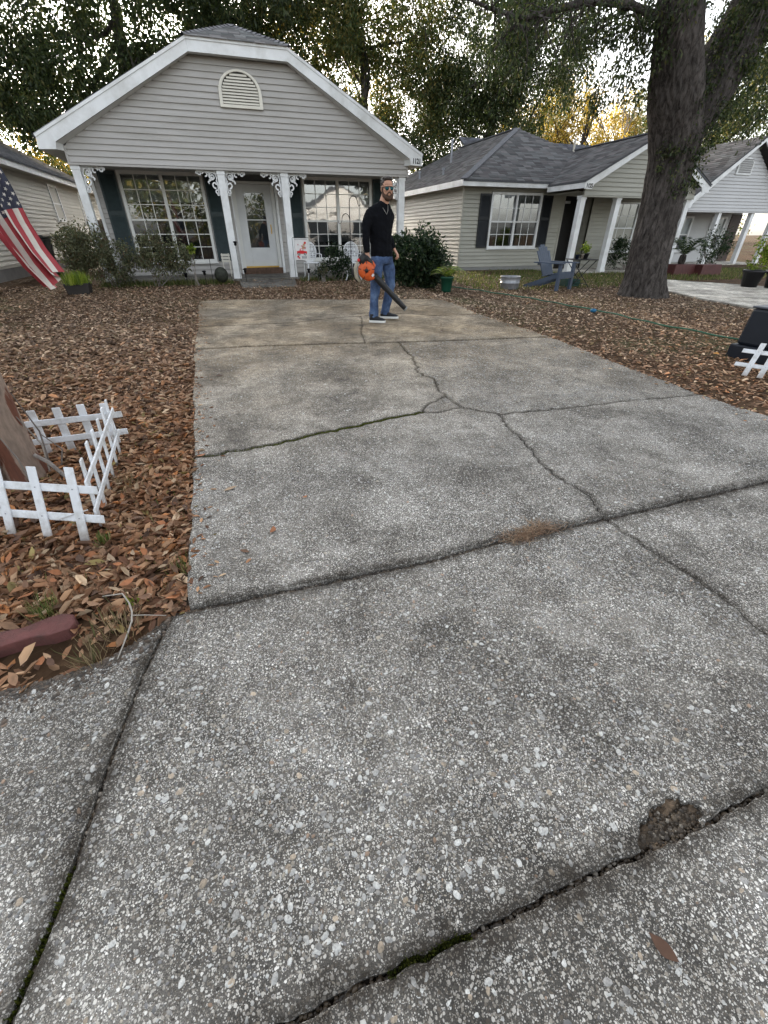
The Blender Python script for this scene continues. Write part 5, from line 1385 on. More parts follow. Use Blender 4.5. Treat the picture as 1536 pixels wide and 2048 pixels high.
# ------------------------------------------------------------------ porch bits
WIRON = M('white_cast_metal', (.66, .67, .68), .4, .06, 4)
def cast_chair(label, x, y, rz):
    z = gz(x, y) - .01; root = thing('garden_chair', label, 'chair', (x, y, z), rz, None)
    def ring(mb, pl, r=.014, n=6): mb.tube(pl, r, n)
    b = MB(); ov = [(.21 * math.sin(2*math.pi*i/24), .20, .66 + .24 * math.cos(2*math.pi*i/24)) for i in range(25)]; b.tube(ov, .016, 6); b.build('backrest', WIRON, root, True, world=False)
    bk_ = root.children[-1]
    lat = MB()
    for k in range(9):
        u = -.17 + k * .0425; h = .23 * math.sqrt(max(0, 1 - (u / .205) ** 2))
        lat.box(u - .009, u + .009, .193, .207, .66 - h, .66 + h)
    for k in range(9):
        v = .46 + k * .05; w_ = .20 * math.sqrt(max(0, 1 - ((v - .66) / .235) ** 2)); lat.box(-w_, w_, .1935, .2065, v - .008, v + .008)
    for (u, v) in ((0, .74), (-.09, .72), (.09, .72), (0, .60), (-.1, .61), (.1, .61)): lat.ell((u, .2, v), (.035, .012, .035), 8, 5)
    tag(lat.build('lattice', WIRON, bk_, world=False), kind='stuff')
    s = MB(); s.lathe([(.0, .40), (.21, .40), (.225, .41), (.225, .425), (.21, .432), (.0, .43)], (0, 0, 0), 20); s.build('seat', WIRON, root, True, world=False)
    for sx in (-1, 1):
        for sy in (-1, 1):
            MB().tube([(sx*.15, sy*.15, .40), (sx*.17, sy*.17, .28), (sx*.17, sy*.17, .12), (sx*.22, sy*.22, .0)], [.022, .018, .016, .020], 6).build('leg', WIRON, root, True, world=False)
        MB().tube([(sx*.20, .19, .62), (sx*.25, .05, .63), (sx*.25, -.13, .61), (sx*.21, -.17, .43)], .014, 6).build('arm', WIRON, root, True, world=False)
    return root
cast_chair('ornate white metal garden chair behind the small garden flag', 2.42, 13.55, R(8))
cast_chair('ornate white metal garden chair just left of the man', 3.52, 13.35, R(-6))
# small garden flag with a red truck
GF_ = thing('garden_flag', 'small white garden flag printed with a red truck, by the third porch post', 'flag', (2.05, 12.85, gz(2, 12.8)), R(-4))
MB().tube([(-.21, 0, -.02), (-.21, 0, 1.0), (-.20, 0, 1.01), (.20, 0, 1.01)], .006, 6).build('stand', METALB, GF_, world=False)
FLW = M('white_flag_cloth', (.68, .67, .66), .8, .06, 20)
fl_ = MB(); fv = []; nx, nz = 8, 10
for j in range(nz + 1):
    for i in range(nx + 1): fv.append((-.165 + .33 * i / nx, .012 * math.sin(i * .9 + j * .25), .52 + .48 * j / nz))
fl_.add(fv, [(j*(nx+1)+i, j*(nx+1)+i+1, (j+1)*(nx+1)+i+1, (j+1)*(nx+1)+i) for j in range(nz) for i in range(nx)]); cl = fl_.build('cloth', FLW, GF_, True, world=False)
def decal(root, poly, mat, y=-.019, name='print'):
    return MB().prism(poly, lambda u, v, k: (u, y + .003 * k, v)).build(name, mat, root, world=False)
RED = M('red_print', (.55, .025, .03), .7, .08, 20); BLKP = M('black_print', (.03, .03, .03), .7, .1, 20); PINK = M('pink_print', (.55, .22, .24), .7, .1, 20); TANP = M('tan_print', (.45, .28, .16), .7, .1, 20)
decal(cl, [(-.12, .66), (.13, .66), (.135, .715), (.05, .725), (.04, .775), (-.035, .775), (-.05, .73), (-.12, .72)], RED)
for u in (-.075, .085):
    decal(cl, [(u + .03*math.cos(a), .655 + .03*math.sin(a)) for a in [i*math.pi/6 for i in range(12)]], BLKP, -.022, 'wheel'); decal(cl, [(u + .015*math.cos(a), .655 + .015*math.sin(a)) for a in [i*math.pi/4 for i in range(8)]], FLW, -.025, 'hub')
decal(cl, [(-.025, .735), (.03, .735), (.028, .765), (-.022, .765)], FLW, -.022, 'truck_window')
for (u, v, r_, m_) in ((.05, .80, .035, TANP), (.09, .79, .028, PINK), (.07, .86, .03, TANP), (.02, .83, .022, PINK), (.10, .90, .03, RED), (-.08, .86, .016, PINK), (-.1, .60, .025, RED), (-.07, .57, .02, RED)):
    decal(cl, [(u + r_*math.cos(a), v + r_*math.sin(a)*.9) for a in [i*math.pi/4 for i in range(8)]], m_, -.0215)
for k in range(4): decal(cl, [(.0 + k*.032, .555), (.02 + k*.032, .555), (.02 + k*.032, .61), (.0 + k*.032, .61)], M('grey_print', (.25, .25, .26), .7, .1, 20), -.0212, 'lettering')
for k in range(11): decal(cl, [(-.155 + k*.029, .965), (-.140 + k*.029, .965), (-.140 + k*.029, .985), (-.155 + k*.029, .985)], MATS['grey_print'], -.0212, 'check')
# shepherd's hooks
SH = thing('double_hook', "double black shepherd's hook before the right porch window", 'garden hook', (3.22, 12.3, gz(3, 12)))
z = gz(3, 12) - .02; hx_, hy_ = 3.22, 12.3
MB().tube([(hx_, hy_, z), (hx_, hy_, z + 1.75)], .009, 6).build('stake', METALB, SH)
for s, zz, w_ in ((1, 1.75, .21), (-1, 1.40, .20)):
    pl = [(hx_, hy_, z + zz - .12)] + [(hx_ + s * (w_/2 - w_/2 * math.cos(a)), hy_, z + zz + .14 * math.sin(a)) for a in [i * math.pi / 9 for i in range(10)]] + [(hx_ + s * (w_ + .03), hy_, z + zz - .06), (hx_ + s * (w_ + .075), hy_, z + zz - .03)]
    if s == -1: pl[-2:] = [(hx_ - w_ - .035, hy_, z + zz - .07), (hx_ - w_ - .085, hy_, z + zz - .05), (hx_ - w_ - .095, hy_, z + zz + .0)]
    MB().tube(pl, .008, 6).build('hook', METALB, SH)
SH = thing('single_hook', "thin black shepherd's hook at the right side of the left porch window", 'garden hook', (-.24, 12.9, gz(0, 13)))
hx_, hy_, z = -.24, 12.9, gz(0, 13) - .02
MB().tube([(hx_, hy_, z), (hx_ + .01, hy_, z + 1.25), (hx_ + .02, hy_, z + 1.62)] + [(hx_ + .02 - (.10 - .10 * math.cos(a)), hy_, z + 1.62 + .11 * math.sin(a)) for a in [i * math.pi / 8 for i in range(1, 9)]] + [(hx_ - .20, hy_, z + 1.54)], .007, 6).build('stake', METALB, SH)
# solar path lights
def path_light(x, y, h, label, big=False):
    z = gz(x, y) - .02; root = thing('path_light', label, 'garden light', (x, y, z), 0, 'black solar lights in the porch bed')
    MB().tube([(0, 0, 0), (0, 0, h)], .007, 6).build('stake', METALB, root, world=False)
    MB().lathe([(.02, h - .02), (.035, h), (.03, h + .05), (.055, h + .055), (.05, h + .075), (.015, h + .085)], (0, 0, 0), 10).build('lamp_head', METALB, root, True, world=False)
path_light(-.86, 13.0, .22, 'black solar light leftmost in the bed, below the left window shrubs')
path_light(-.42, 13.1, .25, 'black solar light between the leftmost light and the round ball')
path_light(.60, 13.55, .24, 'black solar light at the foot of the second porch post')
path_light(2.22, 13.0, .25, 'black solar light under the garden flag')
path_light(.47, 13.8, .85, 'tall black torch-shaped light against the second porch post')
# board fence closing the gap between the houses
WF = thing('board_fence', 'weathered brown board fence in the gap between the left house and the porch', 'fence', (-4.2, 20.5, .238))
WFM = M('weathered_brown_boards', (.14, .11, .082), .9, .25, 8, .3, 40, stretch=(4, 4, .5), rnd=.25)
for k in range(10): MB().box(-4.20 + k*.142, -4.065 + k*.142, 20.5 + random.uniform(-.006, .006), 20.522, .24, 1.72 + random.uniform(-.02, .02)).build('fence_board', WFM, WF)
for zz in (.6, 1.4): MB().box(-4.2, -2.8, 20.53, 20.57, zz, zz + .09).build('rail', WFM, WF)
# round ball ornament
GB = tag(MB().ell((-.02, 13.25, .42), (.17, .17, .18), 18, 12).build('garden_ball', M('dark_mossy_sphere', (.022, .025, .017), .7, .6, 14, .3, 60), None, True), 'dark mossy round ball beside the second porch post', 'garden ornament')
# cream slatted sign leaning under the shutter
SG = thing('slat_sign', 'small cream slatted sign on legs under the left window shutter', 'sign', (.18, 14.9, .262))
for k in range(3): MB().box(.06, .30, 14.9, 14.912, .62 + k*.075, .68 + k*.075).build('slat', CREAM, SG)
for x in (.09, .27): MB().box(x-.012, x+.012, 14.913, 14.925, .262, .84).build('leg', CREAM, SG)
TRB = thing('wheelie_bin', 'black wheeled rubbish bin behind the American flag', 'bin', (-4.75, 16.1, .238))
bm = MB(); bm.loft([((-5.0, 16.6, .30), (.24, 0, 0), (0, .26, 0)), ((-5.0, 16.6, 1.12), (.34, 0, 0), (0, .36, 0))]); BIN = M('black_bin_plastic', (.020, .022, .022), .55, .15, 6)
def boxbin(x, y, z, h, w0, w1, d0, d1):
    return MB().add([(x-w0, y-d0, z), (x+w0, y-d0, z), (x+w0, y+d0, z), (x-w0, y+d0, z), (x-w1, y-d1, z+h), (x+w1, y-d1, z+h), (x+w1, y+d1, z+h), (x-w1, y+d1, z+h)], [(0, 3, 2, 1), (4, 5, 6, 7), (0, 1, 5, 4), (1, 2, 6, 5), (2, 3, 7, 6), (3, 0, 4, 7)])
bevel(boxbin(-4.75, 16.1, .28, .92, .26, .35, .27, .37).build('bin_body', BIN, TRB), .02); bevel(MB().box(-5.13, -4.37, 15.70, 16.50, 1.202, 1.28).build('lid', BIN, TRB), .02)
for x in (-5.05, -4.45): MB().tube([(x-.03, 16.4, .36), (x+.03, 16.4, .36)], .12, 14).build('wheel', BIN, TRB)

# ------------------------------------------------------------------ right-hand yard
AD = thing('adirondack_chair', 'blue-grey slatted Adirondack chair on the lawn left of the folding table', 'chair', (7.95, 10.3, gz(8, 10)), R(20))
ADM = M('blue_grey_plastic', (.060, .080, .118), .5, .12, 8)
zb = .0
for k, (u, h) in enumerate(((-.225, .62), (-.135, .72), (-.045, .77), (.045, .77), (.135, .72), (.225, .62))):
    MB().add([(u*.8-.038, .12, .28), (u*.8+.038, .12, .28), (u+.04, .12+.42*h, .28+h*.86), (u-.04, .12+.42*h, .28+h*.86), (u*.8-.038, .14, .27), (u*.8+.038, .14, .27), (u+.04, .14+.42*h, .27+h*.86), (u-.04, .14+.42*h, .27+h*.86)], [(0,1,2,3),(7,6,5,4),(0,4,5,1),(1,5,6,2),(2,6,7,3),(3,7,4,0)]).build('back_slat', ADM, AD, world=False)
for k in range(6):
    y = -.36 + k * .085; z = .36 - k * .018; MB().box(-.27, .27, y, y+.075, z, z+.02).build('seat_slat', ADM, AD, world=False)
for s in (-1, 1):
    MB().box(s*.29-.045, s*.29+.045, -.39, -.33, -.02, .56).build('front_leg', ADM, AD, world=False)
    MB().beam((s*.25, -.36, .33), (s*.25, .62, .0), .03, .10).build('rear_leg', ADM, AD, world=False)
    MB().box(s*.31-.065, s*.31+.065, -.45, .36, .56, .585).build('arm', ADM, AD, world=False)
MB().box(-.27, .27, -.385, -.36, .24, .36).build('apron', ADM, AD, world=False); MB().beam((-.31, .27, .54), (.31, .27, .54), .03, .05).build('back_rail', ADM, AD, world=False)
TBX, TBY = 9.0, 10.6; TB = thing('folding_table', 'black slatted folding bistro table carrying potted plants', 'table', (TBX, TBY, gz(TBX, TBY)), R(-20))
BLM = M('black_table_metal', (.015, .015, .016), .5, .15, 10)
for k in range(9): MB().box(-.33, .33, -.28 + k*.063, -.235 + k*.063, .60, .618).build('top_slat', BLM, TB, world=False)
for s in (-1, 1):
    MB().tube([(-.30, s*.25, .59), (.24, s*.25, -.02)], .011, 6).build('leg', BLM, TB, world=False); MB().tube([(.30, s*.22, .59), (-.24, s*.22, -.02)], .011, 6).build('leg', BLM, TB, world=False)
for (x, z) in ((.19, .04), (-.19, .04)): MB().tube([(x, -.24, z), (x, .24, z)], .009, 6).build('crossbar', BLM, TB, world=False)
def pot_plant(name, label, x, y, z, r, h, mat, pal, n=160, lh=(.08, .2), leaf=False, cat='potted plant', group=None):
    root = thing(name, label, cat, (x, y, z), 0, group)
    MB().lathe([(r*.7, 0), (r*.95, h*.85), (r*1.05, h*.86), (r*1.05, h), (r*.9, h), (r*.85, h*.9), (r*.1, h*.88)], (x, y, z), 16).build('pot', mat, root, True)
    if leaf:
        C = ell_points([(x, y, z + h + lh[1]*.5, r*1.2, r*1.2, lh[1]*.6)], 18, .3); foliage(root, C, rng.uniform(.04, .07, 18), 24, .05, .55, pal)
    else: blade_plant(root, (x, y, z + h*.9), n, lh[0], lh[1], .012, pal, 1.0, r*.4)
    return root
tz = gz(TBX, TBY) + .62
pot_plant('potted_plant', 'dark pot of yellow-green foliage on the folding table', TBX+.08, TBY+.0, tz, .10, .13, M('charcoal_pot', (.03, .03, .033), .6, .1, 8), 'lime', lh=(.1, .2), leaf=True)
pot_plant('potted_plant', 'small blue-black pot at the left of the folding table', TBX-.2, TBY-.04, tz, .06, .10, M('navy_pot', (.015, .022, .045), .4, .1, 8), 'grey', 60, (.04, .09))
pot_plant('potted_plant', 'small pale pot in the middle of the folding table', TBX-.07, TBY-.08, tz, .04, .11, M('pale_clay_pot', (.35, .30, .25), .7, .1, 8), 'grey', 40, (.03, .07))
CR = thing('plant_crate', 'small dark green crate on the ground under the folding table', 'crate', (8.75, 10.55, gz(8.7, 10.5)))
CRM = M('dark_green_crate', (.012, .05, .04), .5, .1, 8); zc_ = gz(8.7, 10.5) - .02
for k in range(3): MB().box(8.55, 8.98, 10.45, 10.462, zc_ + .02 + k*.06, zc_ + .06 + k*.06).build('slat', CRM, CR); MB().box(8.55, 8.98, 10.70, 10.712, zc_ + .02 + k*.06, zc_ + .06 + k*.06).build('slat', CRM, CR)
for x in (8.55, 8.968): MB().box(x, x+.012, 10.462, 10.70, zc_ + .02, zc_ + .18).build('end_panel', CRM, CR)
TU = thing('galvanised_tub', 'round galvanised steel tub on the grass before the hip-roofed house', 'tub', (6.86, 10.5, gz(6.9, 10.5)))
MB().lathe([(.215, 0), (.23, .02), (.235, .13), (.242, .135), (.242, .145), (.235, .15), (.238, .26), (.25, .27), (.25, .285), (.225, .285), (.22, .10), (.02, .09)], (6.86, 10.5, gz(6.9, 10.5) - .02), 24).build('tub_body', STEEL, TU, True)
for s in (-1, 1): MB().tube([(6.86 + s*.24, 10.46, .37), (6.86 + s*.285, 10.46, .35), (6.86 + s*.285, 10.54, .35), (6.86 + s*.24, 10.54, .37)], .008, 6).build('handle', STEEL, TU, True)
# hose
hp = [(5.30, 10.75), (5.75, 10.003), (6.105, 8.676), (6.324, 7.785), (6.45, 7.01), (6.475, 6.231), (6.513, 5.632), (6.60, 4.931), (6.604, 4.43), (6.75, 4.1)]
HP = []
for i in range(len(hp) - 1):
    for t in np.linspace(0, 1, 8, endpoint=False):
        x = hp[i][0] + (hp[i+1][0] - hp[i][0]) * t; y = hp[i][1] + (hp[i+1][1] - hp[i][1]) * t; HP.append((x + .03 * math.sin(y * 3.1), y, gz(x, y) + .028 + .006 * math.sin(y * 9)))
tag(MB().tube(HP, .0125, 8).build('garden_hose', M('green_hose', (.028, .095, .055), .5, .35, 2.0), None, True), 'green garden hose lying across the right-hand leaves', 'hose')
o = MB().ell((6.42, 6.95, gz(6.4, 6.9) + .02), (.07, .05, .035), 8, 5).build('blue_scrap', M('bright_blue_plastic', (.012, .12, .24), .5, .15, 20), None, True); tag(o, 'small bright blue plastic scrap beside the hose', 'litter')
# black box at right edge with picket fence fragment
KB = thing('black_box', 'black plastic box cover with stepped base at the right edge', 'box', (6.25, 3.55, gz(6.2, 3.5)), R(4))
KM = M('black_box_plastic', (.007, .010, .017), .5, .15, 6, .05, 80)
bevel(boxbin(0, 0, -.02, .16, .42, .42, .36, .36).build('base', KM, KB, world=False), .012); bevel(boxbin(0, 0, .142, .40, .385, .36, .325, .31).build('cover', KM, KB, world=False), .03)
bevel(MB().box(-.40, .40, -.34, .34, .10, .142).build('rim', KM, KB, world=False), .008); MB().box(-.26, -.10, -.333, -.325, .20, .30).build('moulded_panel', M('worn_black_plastic', (.022, .026, .032), .5, .2, 14), KB, world=False)
bevel(MB().box(-.37, .37, -.32, .32, .542, .565).build('lid', M('lid_grey_plastic', (.055, .062, .075), .5, .25, 5), KB, world=False), .012)  # lid a lighter blue-grey than the cover
PF = M('white_picket_paint', (.70, .72, .745), .55, .08, 8, .2, 70, dirt=(.44, .44, .42), dscale=11)
_n, _l = PF.node_tree.nodes, PF.node_tree.links          # mud splashed up the feet of the pickets
_b = _n['Principled BSDF']; _src = _b.inputs['Base Color'].links[0].from_socket
_sx = _n.new('ShaderNodeSeparateXYZ'); _l.new(objcoord(_n, True), _sx.inputs[0]); _ns = noise(_n, _l, 30, 5, .7, objcoord(_n, True))
_ma = _n.new('ShaderNodeMath'); _ma.operation = 'MULTIPLY_ADD'; _l.new(_ns.outputs['Fac'], _ma.inputs[0]); _ma.inputs[1].default_value = -.16; _l.new(_sx.outputs[2], _ma.inputs[2])
_mr = _n.new('ShaderNodeMapRange'); _mr.inputs[1].default_value = -.06; _mr.inputs[2].default_value = .06; _mr.inputs[3].default_value = .75; _mr.inputs[4].default_value = 0; _l.new(_ma.outputs[0], _mr.inputs[0])
_l.new(mixc(_n, _l, _mr.outputs[0], _src, (.20, .15, .11)), _b.inputs['Base Color'])
def picket_panel(label, p, q, lean, n, h, w=.046, th=.011, rails=(.32, .72), ext=.06, front=True, group='low white picket fence panels'):
    """p, q: ground ends of the panel; lean: offset of the picket tops"""
    p, q = Vector((*p, gz(*p) - .015)), Vector((*q, gz(*q) - .015)); d = (q - p).normalized(); up = Vector((lean[0], lean[1], math.sqrt(max(.05, h*h - lean[0]**2 - lean[1]**2)))); nrm = d.cross(up).normalized()
    if (nrm.y > 0) == front: nrm = -nrm
    root = thing('picket_fence', label, 'fence', p, 0, group); un = up.normalized()
    for i in range(n):
        b = p.lerp(q, (i + .5) / n); pk = MB()
        c0, c1 = b + nrm * th * .55, b + up * random.uniform(.97, 1.02) + nrm * th * .55 + d * random.uniform(-.006, .006)
        vs = []
        for c in (c0, c1):
            for a, s in ((-1, -1), (1, -1), (1, 1), (-1, 1)): vs.append(c + d * a * w / 2 + nrm * s * th / 2)
        pk.add(vs, [(0, 3, 2, 1), (4, 5, 6, 7), (0, 1, 5, 4), (1, 2, 6, 5), (2, 3, 7, 6), (3, 0, 4, 7)])
        o = pk.build('picket', PF, root); bevel(o, .0025, 1)
        for t in rails:
            c = b + up * t + nrm * (th * 1.1); nl_ = MB(); nl_.ell(c, (.0035, .0035, .0035), 6, 4); nl_.build('nail', STEEL, o)
    for t in rails:
        a, b = p + up * t - d * ext - nrm * th * .55, q + up * t + d * ext - nrm * th * .55; rl = MB(); vs = []
        for c in (a, b):
            for s, e in ((-1, -1), (1, -1), (1, 1), (-1, 1)): vs.append(c + un * s * w * .42 + nrm * e * th / 2)
        rl.add(vs, [(0, 3, 2, 1), (4, 5, 6, 7), (0, 1, 5, 4), (1, 2, 6, 5), (2, 3, 7, 6), (3, 0, 4, 7)])
        bevel(rl.build('rail', PF, root), .0025, 1)
    return root
picket_panel('white picket panel nearest the camera, leaning towards the myrtle trunk', (-1.53, 2.40), (-.80, 2.07), (0, .17), 4, .37, .048, ext=.02)
picket_panel('white picket panel seen edge-on, joining the near and back panels', (-.835, 2.15), (-.895, 3.25), (.0, .10), 6, .37, .040, ext=.0, front=True)
picket_panel('white picket panel behind the myrtle trunk, rails facing the camera', (-1.43, 3.28), (-.86, 3.30), (0, .02), 4, .31, .048, ext=.02, front=False)
picket_panel('leaning white picket fragment before the black box', (5.12, 3.22), (5.42, 2.78), (.16, .05), 4, .36, .05, ext=.07)
tw_ = MB().tube([(-1.0, 2.20, .12), (-.90, 2.18, .15), (-.845, 2.16, .17)], .003, 5).build('fence_wire', M('white_wire', (.6, .6, .6), .5, .1, 10), None, True); tag(tw_, 'white wire tying the near picket panel to the corner', 'wire')

# ------------------------------------------------------------------ third house's garden
for k, (x, y, l_) in enumerate(((15.3, 13.0, 'dark red planter box holding the sago palm'), (16.25, 12.75, 'dark red planter box right of the palm planter'))):
    o = MB().add([(x-.48, y-.25, gz(x, y)-.03), (x+.48, y-.25, gz(x, y)-.03), (x+.48, y+.25, gz(x, y)-.03), (x-.48, y+.25, gz(x, y)-.03), (x-.44, y-.22, gz(x, y)+.30), (x+.44, y-.22, gz(x, y)+.30), (x+.44, y+.22, gz(x, y)+.30), (x-.44, y+.22, gz(x, y)+.30)], [(0,3,2,1),(4,5,6,7),(0,1,5,4),(1,2,6,5),(2,3,7,6),(3,0,4,7)]).build('red_planter', M('dark_red_paint', (.075, .022, .020), .6, .2, 8))
    bevel(o, .015); tag(o, l_, 'planter', 'dark red planter boxes')
SP = thing('sago_palm', 'dark sago palm in the left red planter box', 'palm', (15.3, 13.0, gz(15.3, 13)+.3)); zz = gz(15.3, 13) + .28
MB().lathe([(.09, 0), (.12, .12), (.10, .28), (.04, .32)], (15.3, 13.0, zz), 10).build('trunk', BARK, SP, True)
for i in range(18): frond(SP, (15.3, 13.0, zz + .28), i * 2.4, rng.uniform(.7, 1.0), rng.uniform(.35, .95), 'ever', .075, 16)
pot_plant('potted_shrub', 'black pot with leafy yellow-green shrub at the right edge by the pale driveway', 13.75, 9.35, gz(13.7, 9.3), .26, .42, M('black_glazed_pot', (.012, .012, .014), .35, .1, 6), 'lime', leaf=True, lh=(.2, .3))
P2 = pot_plant('potted_shrub', 'black urn at the frame edge under the yellow-green shrub', 14.15, 9.0, gz(14.1, 9), .24, .40, MATS['black_glazed_pot'], 'lime', leaf=True, lh=(.2, .3))
C = ell_points([(14.2, 9.3, 1.05, .65, .5, .5)], 50, .4); foliage(P2, C, rng.uniform(.1, .18, 50), 40, .085, .5, 'lime')
shrub('porch_shrub', 'dark twiggy shrub in front of the pale gabled porch', (17.4, 13.6), [(17.4, 13.6, .9, .6, .5, .7)], 40, 36, .08, 'ever', (.1, .2), 12, .45, sr=.014)
shrub('porch_shrub', 'dark bushes on the porch of the hip-roofed house right of the posts', (14.5, 14.6), [(14.3, 14.8, .75, .55, .4, .55), (15.2, 14.8, .6, .4, .4, .4)], 50, 40, .085, 'ever', (.12, .2), 10, .45, sr=.014)
n = 9000
x = np.concatenate([rng.uniform(10.6, 22, n), rng.uniform(6.0, 11, n // 2)]); y = np.concatenate([rng.uniform(11.2, 15, n), rng.uniform(10.2, 15.6, n // 2)])
k = ~((x > 11.2) & (x < 16.4) & (y > 13.8)) & ~((x < 9.2) & (np.abs(y - 12.5) > 2.6)); x, y = x[k], y[k]
P = np.stack([x, y, gzv(x, y) - .022], 1); V, F, c = blades(P, .04, .10, .020, pcols('grass', len(P)), 1.0)
me = npmesh('lawn_grass', V, F, c); me.materials.append(GRASSM); tag(link('lawn_grass', me), 'patchy green grass before the neighbouring houses', kind='stuff')

# ------------------------------------------------------------------ flag on a pole at the left
FL = thing('american_flag', 'American flag hanging limp from a pole at the left edge', 'flag', (-2.5, 4.55, gz(-1.9, 4.5)))
MB().tube([(-2.5, 4.55, 0), (-2.5, 4.55, 1.6), (-1.38, 4.55, 1.93)], .014, 8).build('pole', M('white_pole', (.6, .6, .58), .4, .1, 6), FL)
FLGR = M('flag_red', (.33, .045, .055), .75, .12, 30); FLGW = M('flag_white', (.58, .545, .49), .75, .06, 30); FLGB = M('flag_blue', (.035, .038, .060), .75, .15, 30)
# rows: v across the 13 stripes, u along the fly (downwards); hangs in soft folds
NU, NVs = 40, 3
top = [(-1.42, 1.86), (-1.375, 1.62), (-1.36, 1.40), (-1.325, 1.22), (-1.265, 1.055)]        # (x, z) of the upper edge as it hangs
bot = [(-1.80, 1.80), (-1.66, 1.52), (-1.56, 1.28), (-1.48, 1.08), (-1.385, .93)]
def lerp_pl(pl, t):
    k = min(int(t * (len(pl) - 1)), len(pl) - 2); f_ = t * (len(pl) - 1) - k
    return pl[k][0] + (pl[k+1][0] - pl[k][0]) * f_, pl[k][1] + (pl[k+1][1] - pl[k][1]) * f_
def flag_pt(u, v):
    a, b = lerp_pl(top, u), lerp_pl(bot, u)
    x = a[0] + (b[0] - a[0]) * v; zz_ = a[1] + (b[1] - a[1]) * v
    fold = .055 * math.sin(v * 15 + u * 1.5) * (.35 + u) + .02 * math.sin(v * 31 + 2)
    return (x + .018 * math.sin(v * 15 + u + 1), 4.55 + fold + .08 * u, zz_ + .03 * math.sin(v * 7.5) * u)
for s in range(13):
    u0 = .4 if s < 7 else 0
    vs = []; fs = []; mv = 4
    for i in range(NU + 1):
        for j in range(mv + 1): vs.append(flag_pt(u0 + (1 - u0) * i / NU, (s + j / mv) / 13))
    for i in range(NU):
        for j in range(mv): fs.append((i*(mv+1)+j, i*(mv+1)+j+1, (i+1)*(mv+1)+j+1, (i+1)*(mv+1)+j))
    MB().add(vs, fs).build('stripe', FLGR if s % 2 == 0 else FLGW, FL, True, recalc=False)
vs = []; fs = []
for i in range(21):
    for j in range(29): vs.append(flag_pt(.4 * i / 20, 7 / 13 * j / 28))
for i in range(20):
    for j in range(28): fs.append((i*29+j, i*29+j+1, (i+1)*29+j+1, (i+1)*29+j))
can = MB().add(vs, fs).build('canton', FLGB, FL, True, recalc=False)
for r_ in range(9):
    for c_ in range(6 if r_ % 2 == 0 else 5):
        u = .4 * ((c_ + (.5 if r_ % 2 == 0 else 1)) / 6); v = 7 / 13 * (r_ + .9) / 9.8
        p = Vector(flag_pt(u, v)); q1 = Vector(flag_pt(u + .012, v)) - p; q2 = Vector(flag_pt(u, v + .016)) - p
        nn = q1.cross(q2).normalized(); nn = nn if nn.y < 0 else -nn
        st = [p + nn * .003 + (q1.normalized() * math.cos(a) + q2.normalized() * math.sin(a)) * (.015 if k % 2 == 0 else .006) for k, a in enumerate([i * math.pi / 5 for i in range(10)])]
        MB().add(st + [p + nn * .003], [(k, (k + 1) % 10, 10) for k in range(10)]).build('star', FLGW, can, recalc=False)

# ------------------------------------------------------------------ near left details
o = MB(); pts = [(-1.32, 1.50), (-1.10, 1.515), (-.97, 1.51), (-.90, 1.535), (-.845, 1.545), (-.80, 1.525), (-.785, 1.475), (-.80, 1.445), (-.86, 1.435), (-.93, 1.445), (-1.06, 1.42), (-1.30, 1.39)]
o.prism(pts, lambda u, v, k: (u, v, gz(u, v) + (.030 if k == 0 else -.03))); ed = o.build('edging_block', M('red_concrete_edging', (.135, .052, .047), .9, .25, 9, .5, 120, dirt=(.075, .042, .036), dscale=14)); bevel(ed, .018, 3)
tag(ed, 'dusty red concrete garden edging block at the left edge', 'edging')
TWG = thing('fallen_twig', 'bare forked grey twig lying over the slab corner', 'twig', (-.58, 1.4, .03)); TM = M('grey_twig', (.34, .31, .27), .8, .15, 30)
zt_ = lambda x, y, h=.018: (x, y, gz(x, y) + h)
MB().tube([zt_(-.711, 1.597, .03), zt_(-.66, 1.58, .04), zt_(-.627, 1.57, .045), zt_(-.595, 1.51, .04), zt_(-.579, 1.461, .035), zt_(-.575, 1.41, .03), zt_(-.581, 1.369, .026), zt_(-.592, 1.30, .022), zt_(-.603, 1.245, .018)], [.0022, .0026, .003, .0032, .0036, .0036, .0034, .003, .0022], 6).build('branch', TM, TWG, True)
MB().tube([zt_(-.578, 1.44, .034), zt_(-.53, 1.43, .03), zt_(-.452, 1.41, .022)], [.0026, .002, .0014], 5).build('side_branch', TM, TWG, True)
def tuft(label, x, y, n, h0, h1, pal, rad, w=.0035, lean=1.3):
    root = thing('grass_tuft', label, 'grass', (x, y, gz(x, y)), 0, None); blade_plant(root, (x, y, gz(x, y) - .02), n, h0, h1, w, pal, lean, rad)
tuft('green grass tuft growing above the red edging block', -.93, 1.60, 90, .05, .13, 'grass', .02)
tuft('dry mixed grass tuft at the pavement edge below the edging block', -.70, 1.285, 70, .05, .13, 'straw', .025)
tuft('small green grass tuft at the driveway edge near the slab corner', -.415, 1.72, 60, .04, .10, 'grass', .03)
tuft('straggly dry grass round the bare twig', -.64, 1.42, 90, .05, .14, 'straw', .05)
tuft('thin grass by the edge-on picket panel', -.78, 2.62, 60, .05, .12, 'straw', .04)
tuft('green seedling leaves against the nearest picket', -.80, 2.05, 16, .05, .08, 'grass', .012, .02, 1.2)
tuft('tiny green sprout by the twig fork', -.60, 1.56, 14, .02, .05, 'lime', .008, .010)
